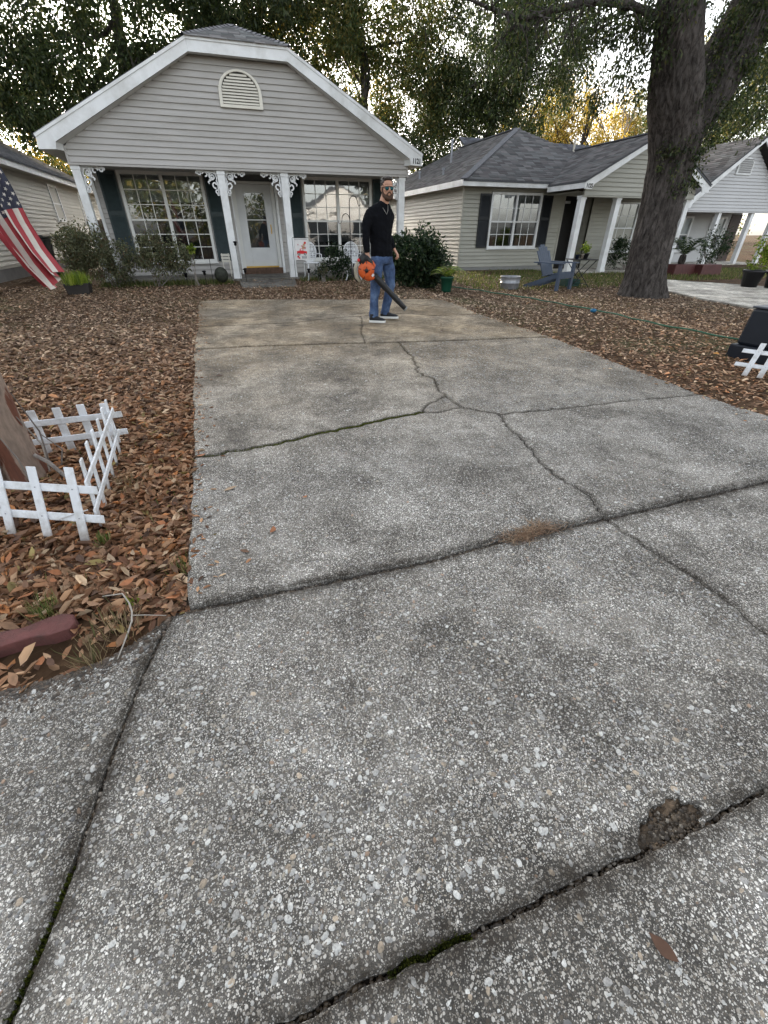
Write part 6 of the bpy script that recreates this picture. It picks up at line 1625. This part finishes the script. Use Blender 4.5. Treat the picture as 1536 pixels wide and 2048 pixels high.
# dead grass lying over the joint
root = thing('dead_grass_clump', 'tan clump of dead grass lying across the driveway joint', 'grass', (1.27, 1.44, .035)); n = 420
x = 1.27 + rng.normal(0, .085, n); y = 1.435 + rng.normal(0, .022, n) + .02 * np.sin(x * 20); P = np.stack([x, y, gzv(x, y) + .014 + rng.uniform(0, .02, n)], 1)
an = rng.uniform(0, 6.28, n); A = unit(np.stack([np.cos(an), np.sin(an) * .6, rng.uniform(-.05, .25, n)], 1)); B = unit(np.cross(A, np.tile([[0, 0, 1.]], (n, 1)))); N = np.cross(A, B); L = rng.uniform(.03, .10, n)
V, F = scatter(np.array([[0, -.5, 0], [0, .5, 0], [.5, .4, .1], [.5, -.4, .1], [1, 0, 0]]), np.array([[0, 1, 2], [0, 2, 3], [3, 2, 4]]), P, A, B, N, L, np.full(n, .0028), L)
dcol = np.array([[.28, .19, .12], [.20, .12, .075], [.36, .27, .18], [.14, .085, .05]])[rng.integers(0, 4, n)]
me = npmesh('blades', V, F, np.repeat(dcol, 5, 0)); me.materials.append(GRASSM); link('blades', me, None, root, True)
# ------------------------------------------------------------------ the man with the leaf blower
YAW = R(-18.472)
MP = (2.355, 7.11, gz(2.35, 7.11) + .013)
man = thing('person', 'bearded man in sunglasses, black long-sleeved top and jeans carrying an orange leaf blower', 'person', MP, YAW)
def remesh(o, vox, it=6, fac=.5, sub=0):
    m = o.modifiers.new('remesh', 'REMESH'); m.mode = 'VOXEL'; m.voxel_size = vox; m.use_smooth_shade = True
    s = o.modifiers.new('smooth', 'SMOOTH'); s.iterations = it; s.factor = fac
    return o
SKIN = M('skin', (.46, .25, .17), .5, .08, 25, .05, 120)
HAIR = M('dark_brown_hair', (.020, .013, .009), .6, .4, 60, .5, 150)
BEARD = M('brown_beard', (.060, .030, .017), .7, .35, 120, .5, 200)
TOP = M('black_knit', (.0045, .005, .0068), .95, .2, 40, .3, 220, spec=.12)
def jeans_mat():
    m, n, l, b = nt('blue_denim'); co = objcoord(n)
    a = noise(n, l, 5, 5, .6, co); r1 = ramp(n, [(.33, (.018, .036, .085)), (.52, (.052, .092, .19)), (.70, (.14, .21, .34))]); l.new(a.outputs['Fac'], r1.inputs[0])
    f = noise(n, l, 160, 2, .6, co); r2 = ramp(n, [(.3, (.8, .8, .8)), (.7, (1.15, 1.15, 1.15))]); l.new(f.outputs['Fac'], r2.inputs[0])
    l.new(mixc(n, l, 1, r1.outputs[0], r2.outputs[0], 'MULTIPLY'), b.inputs['Base Color']); b.inputs['Roughness'].default_value = .9
    w = noise(n, l, 14, 4, .6, co, 1.0); bp = n.new('ShaderNodeBump'); bp.inputs['Strength'].default_value = .7; bp.inputs['Distance'].default_value = .03; l.new(w.outputs['Fac'], bp.inputs['Height']); l.new(bp.outputs[0], b.inputs['Normal'])
    return m
JEANS = jeans_mat()
LV = Vector((.755, .656, 0)); FV = Vector((.656, -.755, 0))       # his left, his front
def tor(mb, rows, k=1.0):
    mb.loft([((c[0], c[1], c[2]), LV * a * k, FV * b * k) for c, a, b in rows])
TORSO = [((-.02, .0, .84), .165, .125), ((-.02, 0, .92), .180, .135), ((-.025, 0, 1.02), .172, .125), ((-.03, 0, 1.14), .175, .125), ((-.035, 0, 1.28), .195, .132), ((-.035, 0, 1.38), .205, .128), ((-.028, 0, 1.45), .192, .108), ((-.015, .0, 1.50), .150, .088), ((.008, 0, 1.545), .092, .070), ((.02, 0, 1.575), .066, .060)]
ARM_R = [(-.175, -.115, 1.425), (-.225, -.165, 1.34), (-.245, -.215, 1.20), (-.24, -.24, 1.08), (-.228, -.255, .955)]
ARM_L = [(.095, .125, 1.425), (.10, .21, 1.33), (.065, .27, 1.19), (.115, .20, 1.09), (.175, .125, .985)]
AR = [.068, .060, .050, .045, .036]
LEG_R = [(-.075, -.06, .92), (-.09, -.075, .78), (-.105, -.09, .62), (-.115, -.10, .49), (-.128, -.11, .36), (-.14, -.115, .22), (-.146, -.12, .10)]
LEG_L = [(.045, .07, .92), (.075, .075, .78), (.105, .08, .66), (.122, .08, .54), (.098, .095, .40), (.062, .11, .25), (.036, .12, .12)]
LR = [.098, .092, .080, .066, .062, .056, .05]
# --- body (one continuous skin surface under the clothes)
HC_ = Vector((.062, -.012, 1.715)); FD = Vector((.34, -.94, 0)).normalized(); SDv = Vector((0, 0, 1)).cross(FD).normalized(); HR = Matrix((SDv, FD, Vector((0, 0, 1)))).transposed()
b = MB(); tor(b, TORSO, .88)
b.tube(ARM_R, [r * .72 for r in AR], 12); b.tube(ARM_L, [r * .72 for r in AR], 12); b.tube(LEG_R, [r * .8 for r in LR], 12); b.tube(LEG_L, [r * .8 for r in LR], 12)
b.tube([(.0, .01, 1.50), (.022, .004, 1.56), (.045, -.005, 1.63), HC_], [.078, .070, .066, .056], 14)
def hp_(s, f, u): return HC_ + SDv * s + FD * f + Vector((0, 0, u))
b.ell(hp_(0, -.012, .030), (.082, .100, .092), 18, 12, HR)          # skull
b.ell(hp_(0, .020, -.035), (.068, .076, .082), 16, 12, HR)          # face
b.ell(hp_(0, .045, -.095), (.042, .042, .034), 12, 8, HR)           # chin
b.ell(hp_(0, .070, .022), (.060, .024, .016), 10, 6, HR)            # brow
b.tube([hp_(0, .088, .012), hp_(0, .104, -.018), hp_(0, .110, -.034)], [.010, .013, .016], 8)
for s in (-1, 1):
    b.ell(hp_(s*.017, .094, -.036), (.010, .010, .009), 8, 6, HR); b.ell(hp_(s*.045, .072, -.022), (.022, .018, .018), 8, 6, HR)
    b.ell(hp_(s*.080, -.008, -.005), (.010, .022, .034), 8, 8, HR)
b.ell(hp_(0, .090, -.062), (.026, .012, .007), 8, 6, HR); b.ell(hp_(0, .089, -.074), (.022, .012, .008), 8, 6, HR)
# right hand closed round the blower's handle (which runs along +x)
W = Vector(ARM_R[-1]); hz = .862
b.loft([((W.x, W.y, W.z), (.030, 0, 0), (0, .022, 0)), ((-.226, -.262, .925), (.036, 0, 0), (0, .020, 0)), ((-.224, -.270, .892), (.042, 0, 0), (0, .018, 0)), ((-.223, -.276, .872), (.040, 0, 0), (0, .014, 0))])
for i in range(4):
    x = -.258 + i * .0225; o_ = .004 * abs(i - 1.3); b.tube([(x, -.272, .885), (x, -.296, .878 - o_), (x, -.306, .858 - o_), (x, -.298, .838), (x + .001, -.280, .832), (x + .001, -.266, .840)], [.0105, .0102, .0098, .0092, .0088, .0078], 8)
b.tube([(-.205, -.262, .905), (-.188, -.252, .885), (-.186, -.262, .862), (-.194, -.284, .850)], [.012, .0115, .0105, .009], 8)
# left hand hanging half curled
W = Vector(ARM_L[-1]); pd = Vector((.60, -.25, -.76)).normalized(); pn = Vector((.72, -.20, .62)); pn = (pn - pd * pn.dot(pd)).normalized(); ps = pd.cross(pn).normalized(); pc = W + pd * .055
b.loft([(W, ps * .026, pn * .020), (W + pd * .035, ps * .036, pn * .018), (W + pd * .075, ps * .042, pn * .015), (W + pd * .095, ps * .038, pn * .012)])
for i in range(4):
    q = W + pd * .088 + ps * (-.032 + i * .0215); Ls = (.030, .034, .032, .025)[i]; cu = -pn
    p1 = q + (pd * .85 + cu * .5).normalized() * Ls * 1.15; p2 = p1 + (pd * .1 + cu).normalized() * Ls * .95; p3 = p2 + (-pd * .75 + cu * .6).normalized() * Ls * .75; b.tube([q - pd * .01, q, p1, p2, p3], [.010, .0105, .0098, .009, .0078], 8)
q = W + pd * .035 - ps * .030; b.tube([q, q - ps * .018 + pd * .022 - pn * .012, q - ps * .014 + pd * .046 - pn * .026, q - ps * .002 + pd * .060 - pn * .036], [.014, .0125, .011, .009], 8)
body = b.build('body', SKIN, man, True, world=False); remesh(body, .0055, 3, .4)
# --- clothing
t = MB(); tor(t, [((-.02, .0, .895), .192, .142), ((-.02, 0, .93), .194, .144)] + [(c, a * 1.0 + .010, b_ + .010) for c, a, b_ in TORSO[2:8]] + [((.008, 0, 1.548), .086, .072)])
t.tube([(.01, 0, 1.545), (-.075, -.05, 1.497), (-.16, -.105, 1.44)], [.06, .066, .068], 12); t.tube([(.015, 0, 1.545), (.05, .065, 1.497), (.09, .12, 1.44)], [.06, .066, .068], 12)
for AA, cuffz in ((ARM_R, .0), (ARM_L, .0)):
    t.tube(AA, [.074, .070, .061, .054, .044], 14); t.ell(AA[0], (.072, .072, .062), 12, 8)
top_ = t.build('long_sleeved_top', TOP, man, True, world=False); remesh(top_, .012, 5)
tx2 = bpy.data.textures.new('cloth_folds', 'CLOUDS'); tx2.noise_scale = .09
d_ = top_.modifiers.new('folds', 'DISPLACE'); d_.texture = tx2; d_.strength = .034; d_.mid_level = .55; d_.texture_coords = 'LOCAL'
j = MB(); tor(j, [((-.02, 0, .80), .16, .125), ((-.02, 0, .86), .178, .136), ((-.02, 0, .935), .180, .134)])
j.tube([(-.075, -.06, .90)] + LEG_R[1:] + [(-.148, -.118, .06)], [.104, .100, .090, .077, .073, .070, .072, .074], 14); j.tube([(.045, .07, .90)] + LEG_L[1:] + [(.032, .12, .075)], [.104, .100, .090, .078, .073, .070, .072, .074], 14)
je = j.build('jeans', JEANS, man, True, world=False); remesh(je, .013, 5); d_ = je.modifiers.new('folds', 'DISPLACE'); d_.texture = tx2; d_.strength = .030; d_.mid_level = .5; d_.texture_coords = 'LOCAL'
SHOE = M('black_canvas', (.014, .015, .018), .7, .2, 30); SOLE = M('white_rubber_sole', (.66, .66, .64), .5, .06, 12)
for (hx0, hy0), (tx0, ty0), zz in (((-.215, -.135), (.045, -.185), 0.0), ((-.045, .115), (.255, .065), .022)):
    a_, c_ = Vector((hx0, hy0, zz)), Vector((tx0, ty0, zz)); d0 = (c_ - a_).normalized(); sd0 = Vector((-d0.y, d0.x, 0)); L0 = (c_ - a_).length
    prof = [(0, .028), (.06, .036), (.25, .040), (.5, .042), (.72, .050), (.88, .045), (.97, .028), (1, .012)]
    so_ = MB(); pl_ = [a_ + d0 * L0 * t_ + sd0 * w_ for t_, w_ in prof] + [a_ + d0 * L0 * t_ - sd0 * w_ for t_, w_ in reversed(prof)]
    so_.prism([(q.x, q.y) for q in pl_], lambda u, v, k: (u, v, zz + (.032 if k == 0 else 0)))
    sh_ = MB(); up0 = Vector((0, 0, 1))
    sh_.loft([(a_ + d0 * L0 * t_ + up0 * h_, sd0 * w_, up0 * hh_) for t_, w_, h_, hh_ in ((.02, .026, .045, .025), (.10, .034, .062, .046), (.28, .039, .066, .052), (.45, .041, .056, .042), (.65, .046, .046, .030), (.85, .043, .040, .022), (.97, .024, .034, .012))])
    sh_.tube([a_ + d0 * L0 * .22 + up0 * .06, a_ + d0 * L0 * .20 + up0 * .125], [.046, .044], 12)
    so1 = sh_.build('shoe', SHOE, man, True, world=False); remesh(so1, .008, 3)
    sx = so_.build('sole', SOLE, so1, world=False); bevel(sx, .004)
    for k in range(4):
        p = a_ + d0 * L0 * (.36 + k * .075) + up0 * (.098 - k * .012); MB().tube([p + sd0 * .022, p + up0 * .004, p - sd0 * .022], .003, 5).build('lace', SHOE, so1, world=False)
# hair, beard, glasses, chain
h = MB(); h.ell(hp_(0, -.022, .044), (.088, .102, .088), 18, 12, HR); h.ell(hp_(0, -.055, .01), (.078, .062, .085), 14, 10, HR); h.ell(hp_(0, .050, .103), (.062, .042, .028), 12, 8, HR); h.ell(hp_(0, .0, .112), (.068, .076, .030), 12, 8, HR)
for s in (-1, 1): h.ell(hp_(s*.078, .012, -.012), (.008, .016, .040), 8, 8, HR)
hair = h.build('hair', HAIR, man, True, world=False)
# keep the forehead clear of the hair cap
cut = bpy.data.meshes.new('c'); remesh(hair, .006, 2); 
dh = hair.modifiers.new('tuft', 'DISPLACE'); tx3 = bpy.data.textures.new('hair_clumps', 'CLOUDS'); tx3.noise_scale = .018; dh.texture = tx3; dh.strength = .016; dh.mid_level = .6; dh.texture_coords = 'LOCAL'
fh = MB(); fh.ell(hp_(0, .058, .052), (.058, .034, .046), 14, 10, HR); fo = fh.build('forehead', SKIN, body, True, world=False)
bd = MB(); bd.ell(hp_(0, .046, -.108), (.056, .050, .042), 14, 10, HR); bd.tube([hp_(-.070, .012, -.035), hp_(-.062, .030, -.075), hp_(-.035, .066, -.105), hp_(0, .078, -.112), hp_(.035, .066, -.105), hp_(.062, .030, -.075), hp_(.070, .012, -.035)], [.016, .026, .030, .032, .030, .026, .016], 10)
bd.tube([hp_(-.034, .084, -.075), hp_(-.018, .098, -.052), hp_(0, .103, -.049), hp_(.018, .098, -.052), hp_(.034, .084, -.075)], [.009, .009, .008, .009, .009], 8)
beard = bd.build('beard', BEARD, man, True, world=False); remesh(beard, .006, 2)
sg = MB(); sg.tube([hp_(-.064, .082, .012), hp_(-.03, .102, .016), hp_(0, .106, .017), hp_(.03, .102, .016), hp_(.064, .082, .012)], .0055, 6)
for s in (-1, 1): sg.tube([hp_(s*.064, .082, .012), hp_(s*.082, .04, .012), hp_(s*.086, -.012, .008)], .004, 6)
gl_ = sg.build('sunglasses', M('black_frame', (.01, .01, .01), .3, .1, 10), man, True, world=False)
LENS = M('teal_mirror_lens', (.015, .10, .12), .08, .5, 18, metal=.75, spec=.6)
for s in (-1, 1):
    le = MB(); pts = [(s * (.008 + .052 * u), v) for u, v in ((0, .017), (.5, .021), (1, .015), (1, -.008), (.75, -.024), (.3, -.023), (.03, -.008))]
    le.prism(pts, lambda u, v, k: tuple(hp_(u, .107 - abs(u) * .30 - .004 * k, v - .002))); le.build('lens', LENS, gl_, True, world=False)
ch = [hp_(0, 0, 0) * 0 + Vector((-.055, .02, 1.545)), Vector((-.045, -.055, 1.50)), Vector((.01, -.125, 1.44)), Vector((.055, -.165, 1.395)), Vector((.095, -.10, 1.46)), Vector((.085, -.02, 1.53))]
MB().tube([Vector((-.035, -.03, 1.545)), Vector((-.01, -.085, 1.51)), Vector((.03, -.125, 1.455)), Vector((.058, -.133, 1.415)), Vector((.075, -.11, 1.46)), Vector((.075, -.055, 1.52)), Vector((.06, -.02, 1.55))], .0028, 6).build('neck_chain', M('silver_chain', (.42, .40, .36), .3, .2, 40, metal=.8), man, True, world=False)
# faint grey print down the front of the top
pr = MB()
for k in range(5):
    zz = 1.33 - k * .055; c = Vector((-.03, 0, zz)) + LV * .10 + FV * (.155 - .012 * k); pr.add([c - LV * .010, c + LV * .012 - FV * .004, c + LV * .012 - FV * .004 + Vector((0, 0, .03)), c - LV * .010 + Vector((0, 0, .03))], [(0, 1, 2, 3)])
# --- the blower, held at his right hip
BL = thing('leaf_blower', "orange and black petrol leaf blower with long nozzle in the man's right hand", 'leaf blower', MP, YAW)
OR = M('orange_plastic', (.52, .088, .018), .4, .08, 20); BK = M('blower_black_plastic', (.014, .014, .015), .45, .2, 20, .1, 100); GR = M('grey_plastic', (.22, .22, .21), .5, .1, 20); BG = M('beige_tank', (.30, .27, .21), .5, .1, 20)
T0, T1 = Vector((-.135, -.285, .672)), Vector((.353, -.215, .205)); ax = (T1 - T0).normalized(); sx_ = Vector((.12, -.99, 0)); sx_ = (sx_ - ax * sx_.dot(ax)).normalized(); sz_ = ax.cross(sx_).normalized()
if sz_.z < 0: sz_ = -sz_
FC = Vector((-.245, -.295, .735))
v_ = MB(); v_.loft([(FC - sx_ * .075, ax * .075, sz_ * .075), (FC - sx_ * .055, ax * .115, sz_ * .115), (FC, ax * .125, sz_ * .125), (FC + sx_ * .05, ax * .115, sz_ * .115), (FC + sx_ * .075, ax * .07, sz_ * .07)])
v_.loft([(FC + ax * .04 - sz_ * .03, sx_ * .065, sz_ * .09), (FC + ax * .12 - sz_ * .025, sx_ * .058, sz_ * .062), (T0 + ax * .04, sx_ * .047, sz_ * .047)]); vo = v_.build('fan_housing', OR, BL, True, world=False); remesh(vo, .010, 3)
for k in range(9):      # radial ribs of the air intake
    a = k * 2 * math.pi / 9 + .2; dr_ = ax * math.cos(a) + sz_ * math.sin(a); MB().beam(FC + sx_ * .072 + dr_ * .03, FC + sx_ * .052 + dr_ * .118, .010, .014, sx_).build('intake_rib', BK if k % 2 else OR, vo, world=False)
MB().loft([(FC + sx_ * .070, ax * .030, sz_ * .030), (FC + sx_ * .084, ax * .026, sz_ * .026)]).build('starter_cap', BK, vo, True, world=False)
e_ = MB(); e_.loft([(FC - ax * .08 + sz_ * .03, sx_ * .06, sz_ * .06), (FC - ax * .13 + sz_ * .07, sx_ * .075, sz_ * .075), (FC - ax * .19 + sz_ * .08, sx_ * .055, sz_ * .055)]); e_.loft([(FC - ax * .02 + sz_ * .10, sx_ * .05, ax * .07), (FC - ax * .06 + sz_ * .155, sx_ * .04, ax * .06)]); eo = e_.build('engine_cover', BK, BL, True, world=False); remesh(eo, .010, 3)
MB().ell(FC - ax * .17 + sz_ * .02 + sx_ * .04, (.022, .022, .022), 10, 8).build('primer_cap', M('red_cap', (.55, .03, .03), .4, .1, 20), BL, True, world=False)
tk = MB(); tk.tube([FC - ax * .16 - sz_ * .0 + sx_ * .03, FC - ax * .14 - sz_ * .09 + sx_ * .03, FC - ax * .05 - sz_ * .165 + sx_ * .03, FC + ax * .03 - sz_ * .175 + sx_ * .02], [.022, .026, .028, .020], 10); to_ = tk.build('fuel_tank', BG, BL, True, world=False)
MB().tube([FC - ax * .19 - sz_ * .06, FC - ax * .12 - sz_ * .17, FC - ax * .0 - sz_ * .20], [.012, .016, .012], 8).build('stand_foot', BK, BL, True, world=False)
hn = MB(); hn.tube([(-.345, -.285, .835), (-.31, -.284, .862), (-.225, -.283, .858), (-.155, -.283, .846), (-.125, -.284, .80), (-.15, -.286, .745)], [.020, .018, .017, .018, .022, .026], 10); hn.build('handle', OR, BL, True, world=False)
MB().tube([(-.20, -.283, .842), (-.19, -.283, .826), (-.165, -.283, .828)], .007, 6).build('trigger', BK, BL, True, world=False)
tb = MB(); rr_ = [.045, .045, .048, .046, .040, .040, .043, .041, .036, .035]
tb.tube([T0.lerp(T1, i / 9) for i in range(10)], rr_, 18); tu = tb.build('blower_tube', BK, BL, True, world=False)
MB().tube([T1 - ax * .012, T1 + ax * .012], [.0375, .036], 18).build('nozzle_ring', GR, tu, True, world=False)
MB().tube([T0 + ax * .02, T0 + ax * .05], [.051, .050], 18).build('clamp_ring', BK, tu, True, world=False)
MB().beam(FC + ax * .095 + sx_ * .064 + sz_ * .02, FC + ax * .125 + sx_ * .060 + sz_ * .02, .04, .004, sx_).build('logo_badge', M('white_badge', (.6, .6, .6), .5, .1, 20), vo, world=False)
# ------------------------------------------------------------------ fallen leaves
LTN = np.array([[0, 0, .02], [.28, .40, .10], [.68, .36, .14], [1, 0, .06], [.68, -.36, .12], [.28, -.40, .10], [.5, 0, 0]])
LFN = np.array([[0, 6, 1], [1, 6, 2], [2, 6, 3], [3, 6, 4], [4, 6, 5], [5, 6, 0]])
LTF = np.array([[0, 0, 0], [.5, .42, .14], [1, 0, .05], [.5, -.42, .12]]); LFF = np.array([[0, 2, 1], [0, 3, 2]])
LPAL = np.array([[.150, .078, .042], [.205, .112, .062], [.255, .155, .090], [.30, .20, .125], [.105, .052, .030], [.32, .145, .060], [.070, .040, .026], [.36, .27, .18], [.19, .15, .06]])
LPP = [.20, .20, .17, .11, .12, .05, .09, .04, .02]
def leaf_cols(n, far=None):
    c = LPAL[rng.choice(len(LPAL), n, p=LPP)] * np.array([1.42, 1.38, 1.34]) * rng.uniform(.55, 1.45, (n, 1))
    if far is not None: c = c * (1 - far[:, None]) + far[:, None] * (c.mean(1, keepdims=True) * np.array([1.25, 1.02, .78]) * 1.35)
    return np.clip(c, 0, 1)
def lawn_mask(x, y):
    k = ~inside_drive(x, y)
    k &= ~((x > .05) & (x < 2.0) & (y > 9.9) & (y < 14) & (y > 12.2) & (rng.uniform(0, 1, len(x)) > .35))
    lt = np.interp(x, [-6, -.963, -.773, -.652, -.559, -.46, -.435], [1.22, 1.228, 1.236, 1.261, 1.312, 1.385, 1.42])
    k &= (y > 1.43) | ((x < -.435) & (y > lt))
    k &= ~((x > -2.95) & (x < 5.5) & (y > 13.95)) & ~((x > -5.66 - 9) & (x < -5.6))
    k &= ~((x > 9.9) & (y < 9.4) & (x > np.interp(y, [0, 3, 7.75, 9.2], [9.65, 9.75, 10.15, 10.6])))
    k &= np.hypot(x - 9.33, y - 8.7) > .5
    k &= ~((x > -1.35) & (x < -.79) & (y > 1.39) & (y < 1.54))
    return k
def litter(n, x0, x1, y0, y1, L0, pile, near, dens=None, mar=260):
    x = rng.uniform(x0, x1, n); y = rng.uniform(y0, y1, n); k = lawn_mask(x, y)
    if dens is not None: k &= rng.uniform(0, 1, n) < dens(x, y)
    P = np.stack([x, y, gzv(x, y) - .02 + rng.uniform(0, pile, n) ** 1.3], 1); k &= seen(P, mar); P = P[k]; n = len(P)
    an = rng.uniform(0, 6.28, n); tl = rng.normal(0, .20, n)
    A = unit(np.stack([np.cos(an), np.sin(an), tl], 1)); N0 = unit(np.stack([rng.normal(0, .27, n), rng.normal(0, .27, n), np.ones(n)], 1)); B = unit(np.cross(N0, A)); N = np.cross(A, B)
    flip = rng.uniform(0, 1, n) < .4; N[flip] *= -.6
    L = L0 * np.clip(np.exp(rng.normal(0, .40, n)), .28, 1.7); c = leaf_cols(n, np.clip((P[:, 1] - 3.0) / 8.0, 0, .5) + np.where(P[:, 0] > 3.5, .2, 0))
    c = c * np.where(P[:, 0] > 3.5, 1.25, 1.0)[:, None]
    T, F = (LTN, LFN) if near else (LTF, LFF)
    V, FF = scatter(T, F, P, A, B, N, L, L * rng.uniform(.36, .52, n), L * rng.uniform(.6, 2.4, n))
    return V, FF, np.repeat(c, len(T), 0)
def edge_dens(x, y):          # barer soil near the slab corner and beside the kerb stone
    d = np.ones_like(x)
    bare = np.exp(-(((x + .62) / .24) ** 2 + ((y - 1.42) / .15) ** 2)) * .88 + np.where((y < 1.41) & (x > -1.6), .62, 0)
    return np.clip(d - bare, .05, 1)
parts_ = [litter(36000, -2.9, -.38, 1.23, 4.2, .052, .032, True, edge_dens), litter(46000, -5.6, -.45, 4.2, 8.0, .054, .03, True), litter(52000, -6.0, 4.6, 8.0, 13.9, .052, .022, False, lambda x, y: np.where((y > 12.6) | (x < -3.2), .6, 1.0)),
          litter(26000, 4.0, 9.9, 1.5, 7.0, .045, .020, True, lambda x, y: .55 + .45 * np.clip(np.sin(x * 1.9 + 1) * np.sin(y * 1.3) + .6 - (y - 3) * .1, 0, 1)), litter(34000, 4.0, 13.0, 7.0, 13.0, .048, .016, False, lambda x, y: np.where(y > 10.6, .22, np.where(y > 9.2, .5, .75)))]
def strays(n):
    t = rng.uniform(1.5, 9.8, n); sd = rng.uniform(0, 1, n) < .5
    x = np.where(sd, np.interp(t, [1.4, 2.3, 3.5, 6, 9.6], [-.384, -.39, -.422, -.487, -.53]) + rng.exponential(.05, n), np.interp(t, [1.4, 2.2, 2.8, 5.3, 7.2, 8.5], [4.9, 4.13, 4.08, 4.256, 4.182, 4.3]) - rng.exponential(.06, n))
    P = np.stack([x, t, gzv(x, t) + .013], 1); an = rng.uniform(0, 6.28, n); A = np.stack([np.cos(an), np.sin(an), 0 * an], 1); N = unit(np.stack([rng.normal(0, .15, n), rng.normal(0, .15, n), np.ones(n)], 1)); B = unit(np.cross(N, A)); L = rng.uniform(.006, .05, n) ** 1.0
    V, FF = scatter(LTN, LFN, P, A, B, N, L, L * .45, L)
    return V, FF, np.repeat(leaf_cols(n), len(LTN), 0)
parts_.append(strays(900))
def join(parts, k):
    V, F, C, o = [], [], [], 0
    for v, f, c in parts:
        if f.shape[1] and len(v) and k(v, f): V.append(v); F.append(f + o); C.append(c); o += len(v)
    return np.concatenate(V), np.concatenate(F), np.concatenate(C)
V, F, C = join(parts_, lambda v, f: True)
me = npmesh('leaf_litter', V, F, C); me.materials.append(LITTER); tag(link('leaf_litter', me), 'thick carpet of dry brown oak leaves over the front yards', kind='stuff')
# the leaves that show largest lie loose on top, one object each
LEAFM = [M('leaf_tan', (.24, .135, .075), .7, .25, 40, rnd=.25), M('leaf_brown', (.155, .080, .044), .7, .25, 40, rnd=.25), M('leaf_rust', (.30, .115, .045), .7, .2, 40, rnd=.2), M('leaf_pale', (.33, .235, .15), .7, .2, 40, rnd=.15), M('leaf_dark', (.085, .045, .028), .75, .2, 40, rnd=.2)]
def leaf_unit(i, mat):
    rr = np.random.default_rng(50 + i); ns = 6; V = []; F = []
    wprof = np.array([0.02, .26, .42, .46, .38, .2, 0.0]) * rr.uniform(.40, .56); curl = rr.uniform(.1, .45); cup = rr.uniform(.1, .4); bend = rr.uniform(-.12, .12)
    for j in range(ns + 1):
        t = j / ns; z = curl * (t - .5) ** 2 * .8; w = wprof[j]; x = t + 0; yb = bend * math.sin(t * 3.1)
        V += [(x, yb + w, z + cup * w * .7), (x, yb, z), (x, yb - w, z + cup * w * rr.uniform(.3, .9))]
    for j in range(ns):
        for s in (0, 1): F.append((j*3+s, j*3+s+1, (j+1)*3+s+1, (j+1)*3+s))
    b = len(V); V += [(-.16, .005, .02), (-.16, -.005, .02), (0, -.008, .0), (0, .008, .0)]; F.append((b, b+1, b+2, b+3))
    me = npmesh('fallen_leaf', np.array(V) - np.array([.5, 0, 0]), np.array(F), None, True); me.materials.append(mat); return me
LU = [leaf_unit(i, LEAFM[(0, 1, 2, 3, 0, 1, 4, 0, 1, 2)[i]]) for i in range(10)]
def drop(x, y, L, me, label, group, rz=None, dz=0.004, tilt=.25):
    o = link('fallen_leaf', me); o.location = (x, y, gz(x, y) + dz); o.rotation_euler = (random.gauss(0, tilt), random.gauss(0, tilt), random.uniform(0, 6.28) if rz is None else rz); o.scale = (L, L, L)
    return tag(o, label, 'leaf', group)
cnt = 0
while cnt < 290:
    x, y = random.uniform(-1.45, -.40), random.uniform(1.25, 2.75)
    if not lawn_mask(np.array([x]), np.array([y]))[0] or random.random() > edge_dens(np.array([x]), np.array([y]))[0] + .05: continue
    drop(x, y, random.uniform(.035, .075), LU[cnt % 10], 'loose curled brown oak leaf on top of the near leaf carpet round the pickets', 'loose oak leaves on the near leaf carpet', None, random.uniform(.004, .022), .35); cnt += 1
for x, y, L, i, rz, l_ in ((-.173, 2.357, .085, 3, .3, 'lobed tan leaf on the driveway near its left edge'), (.015, 1.87, .060, 2, 1.2, 'small rust leaf alone on the slab above the wide joint'), (-.131, 1.735, .050, 1, 2.6, 'small brown leaf nearest the slab corner on the driveway'),
                           (.23, 2.139, .035, 2, .5, 'tiny rust leaf right of the lobed tan leaf'), (-.348, 2.88, .065, 9, .4, 'rust leaf at the left end of the mossy crack'), (-.206, 4.736, .08, 6, .2, 'dark leaf curled on the upper left slab'),
                           (2.95, 6.1, .09, 6, .9, 'dark leaf lying behind the driveway joint near the man'), (.663, .045, .062, 6, 1.95, 'brown curled leaf alone on the slab nearest the camera'), (5.578, 3.855, .13, 2, .4, 'bright orange-yellow leaf on the leaves left of the black box')):
    o = drop(x, y, L, LU[i], l_, None, rz, .018 if x < 5 else .03, .05)
    if 'orange-yellow' in l_: o.data = o.data.copy(); o.data.materials[0] = M('leaf_orange', (.50, .22, .03), .7, .15, 40)
# grass blades pushing through the litter
n = 26000
x = rng.uniform(-6, 9.8, n); y = rng.uniform(1.5, 13.5, n); k = lawn_mask(x, y) & (np.sin(x * 1.3 + 2) * np.sin(y * .9 + x * .4) > rng.uniform(-.4, 1.0, n)); x, y = x[k], y[k]
P = np.stack([x, y, gzv(x, y) - .02], 1); kk = seen(P, 150); P = P[kk]
V, F, c = blades(P, .03, .075, .006, np.where(rng.uniform(0, 1, (len(P), 1)) < .5, pcols('straw', len(P)), pcols('grass', len(P))), 1.6)
me = npmesh('thin_grass', V, F, c); me.materials.append(GRASSM); tag(link('thin_grass', me), 'thin dry grass poking up through the leaves', kind='stuff')
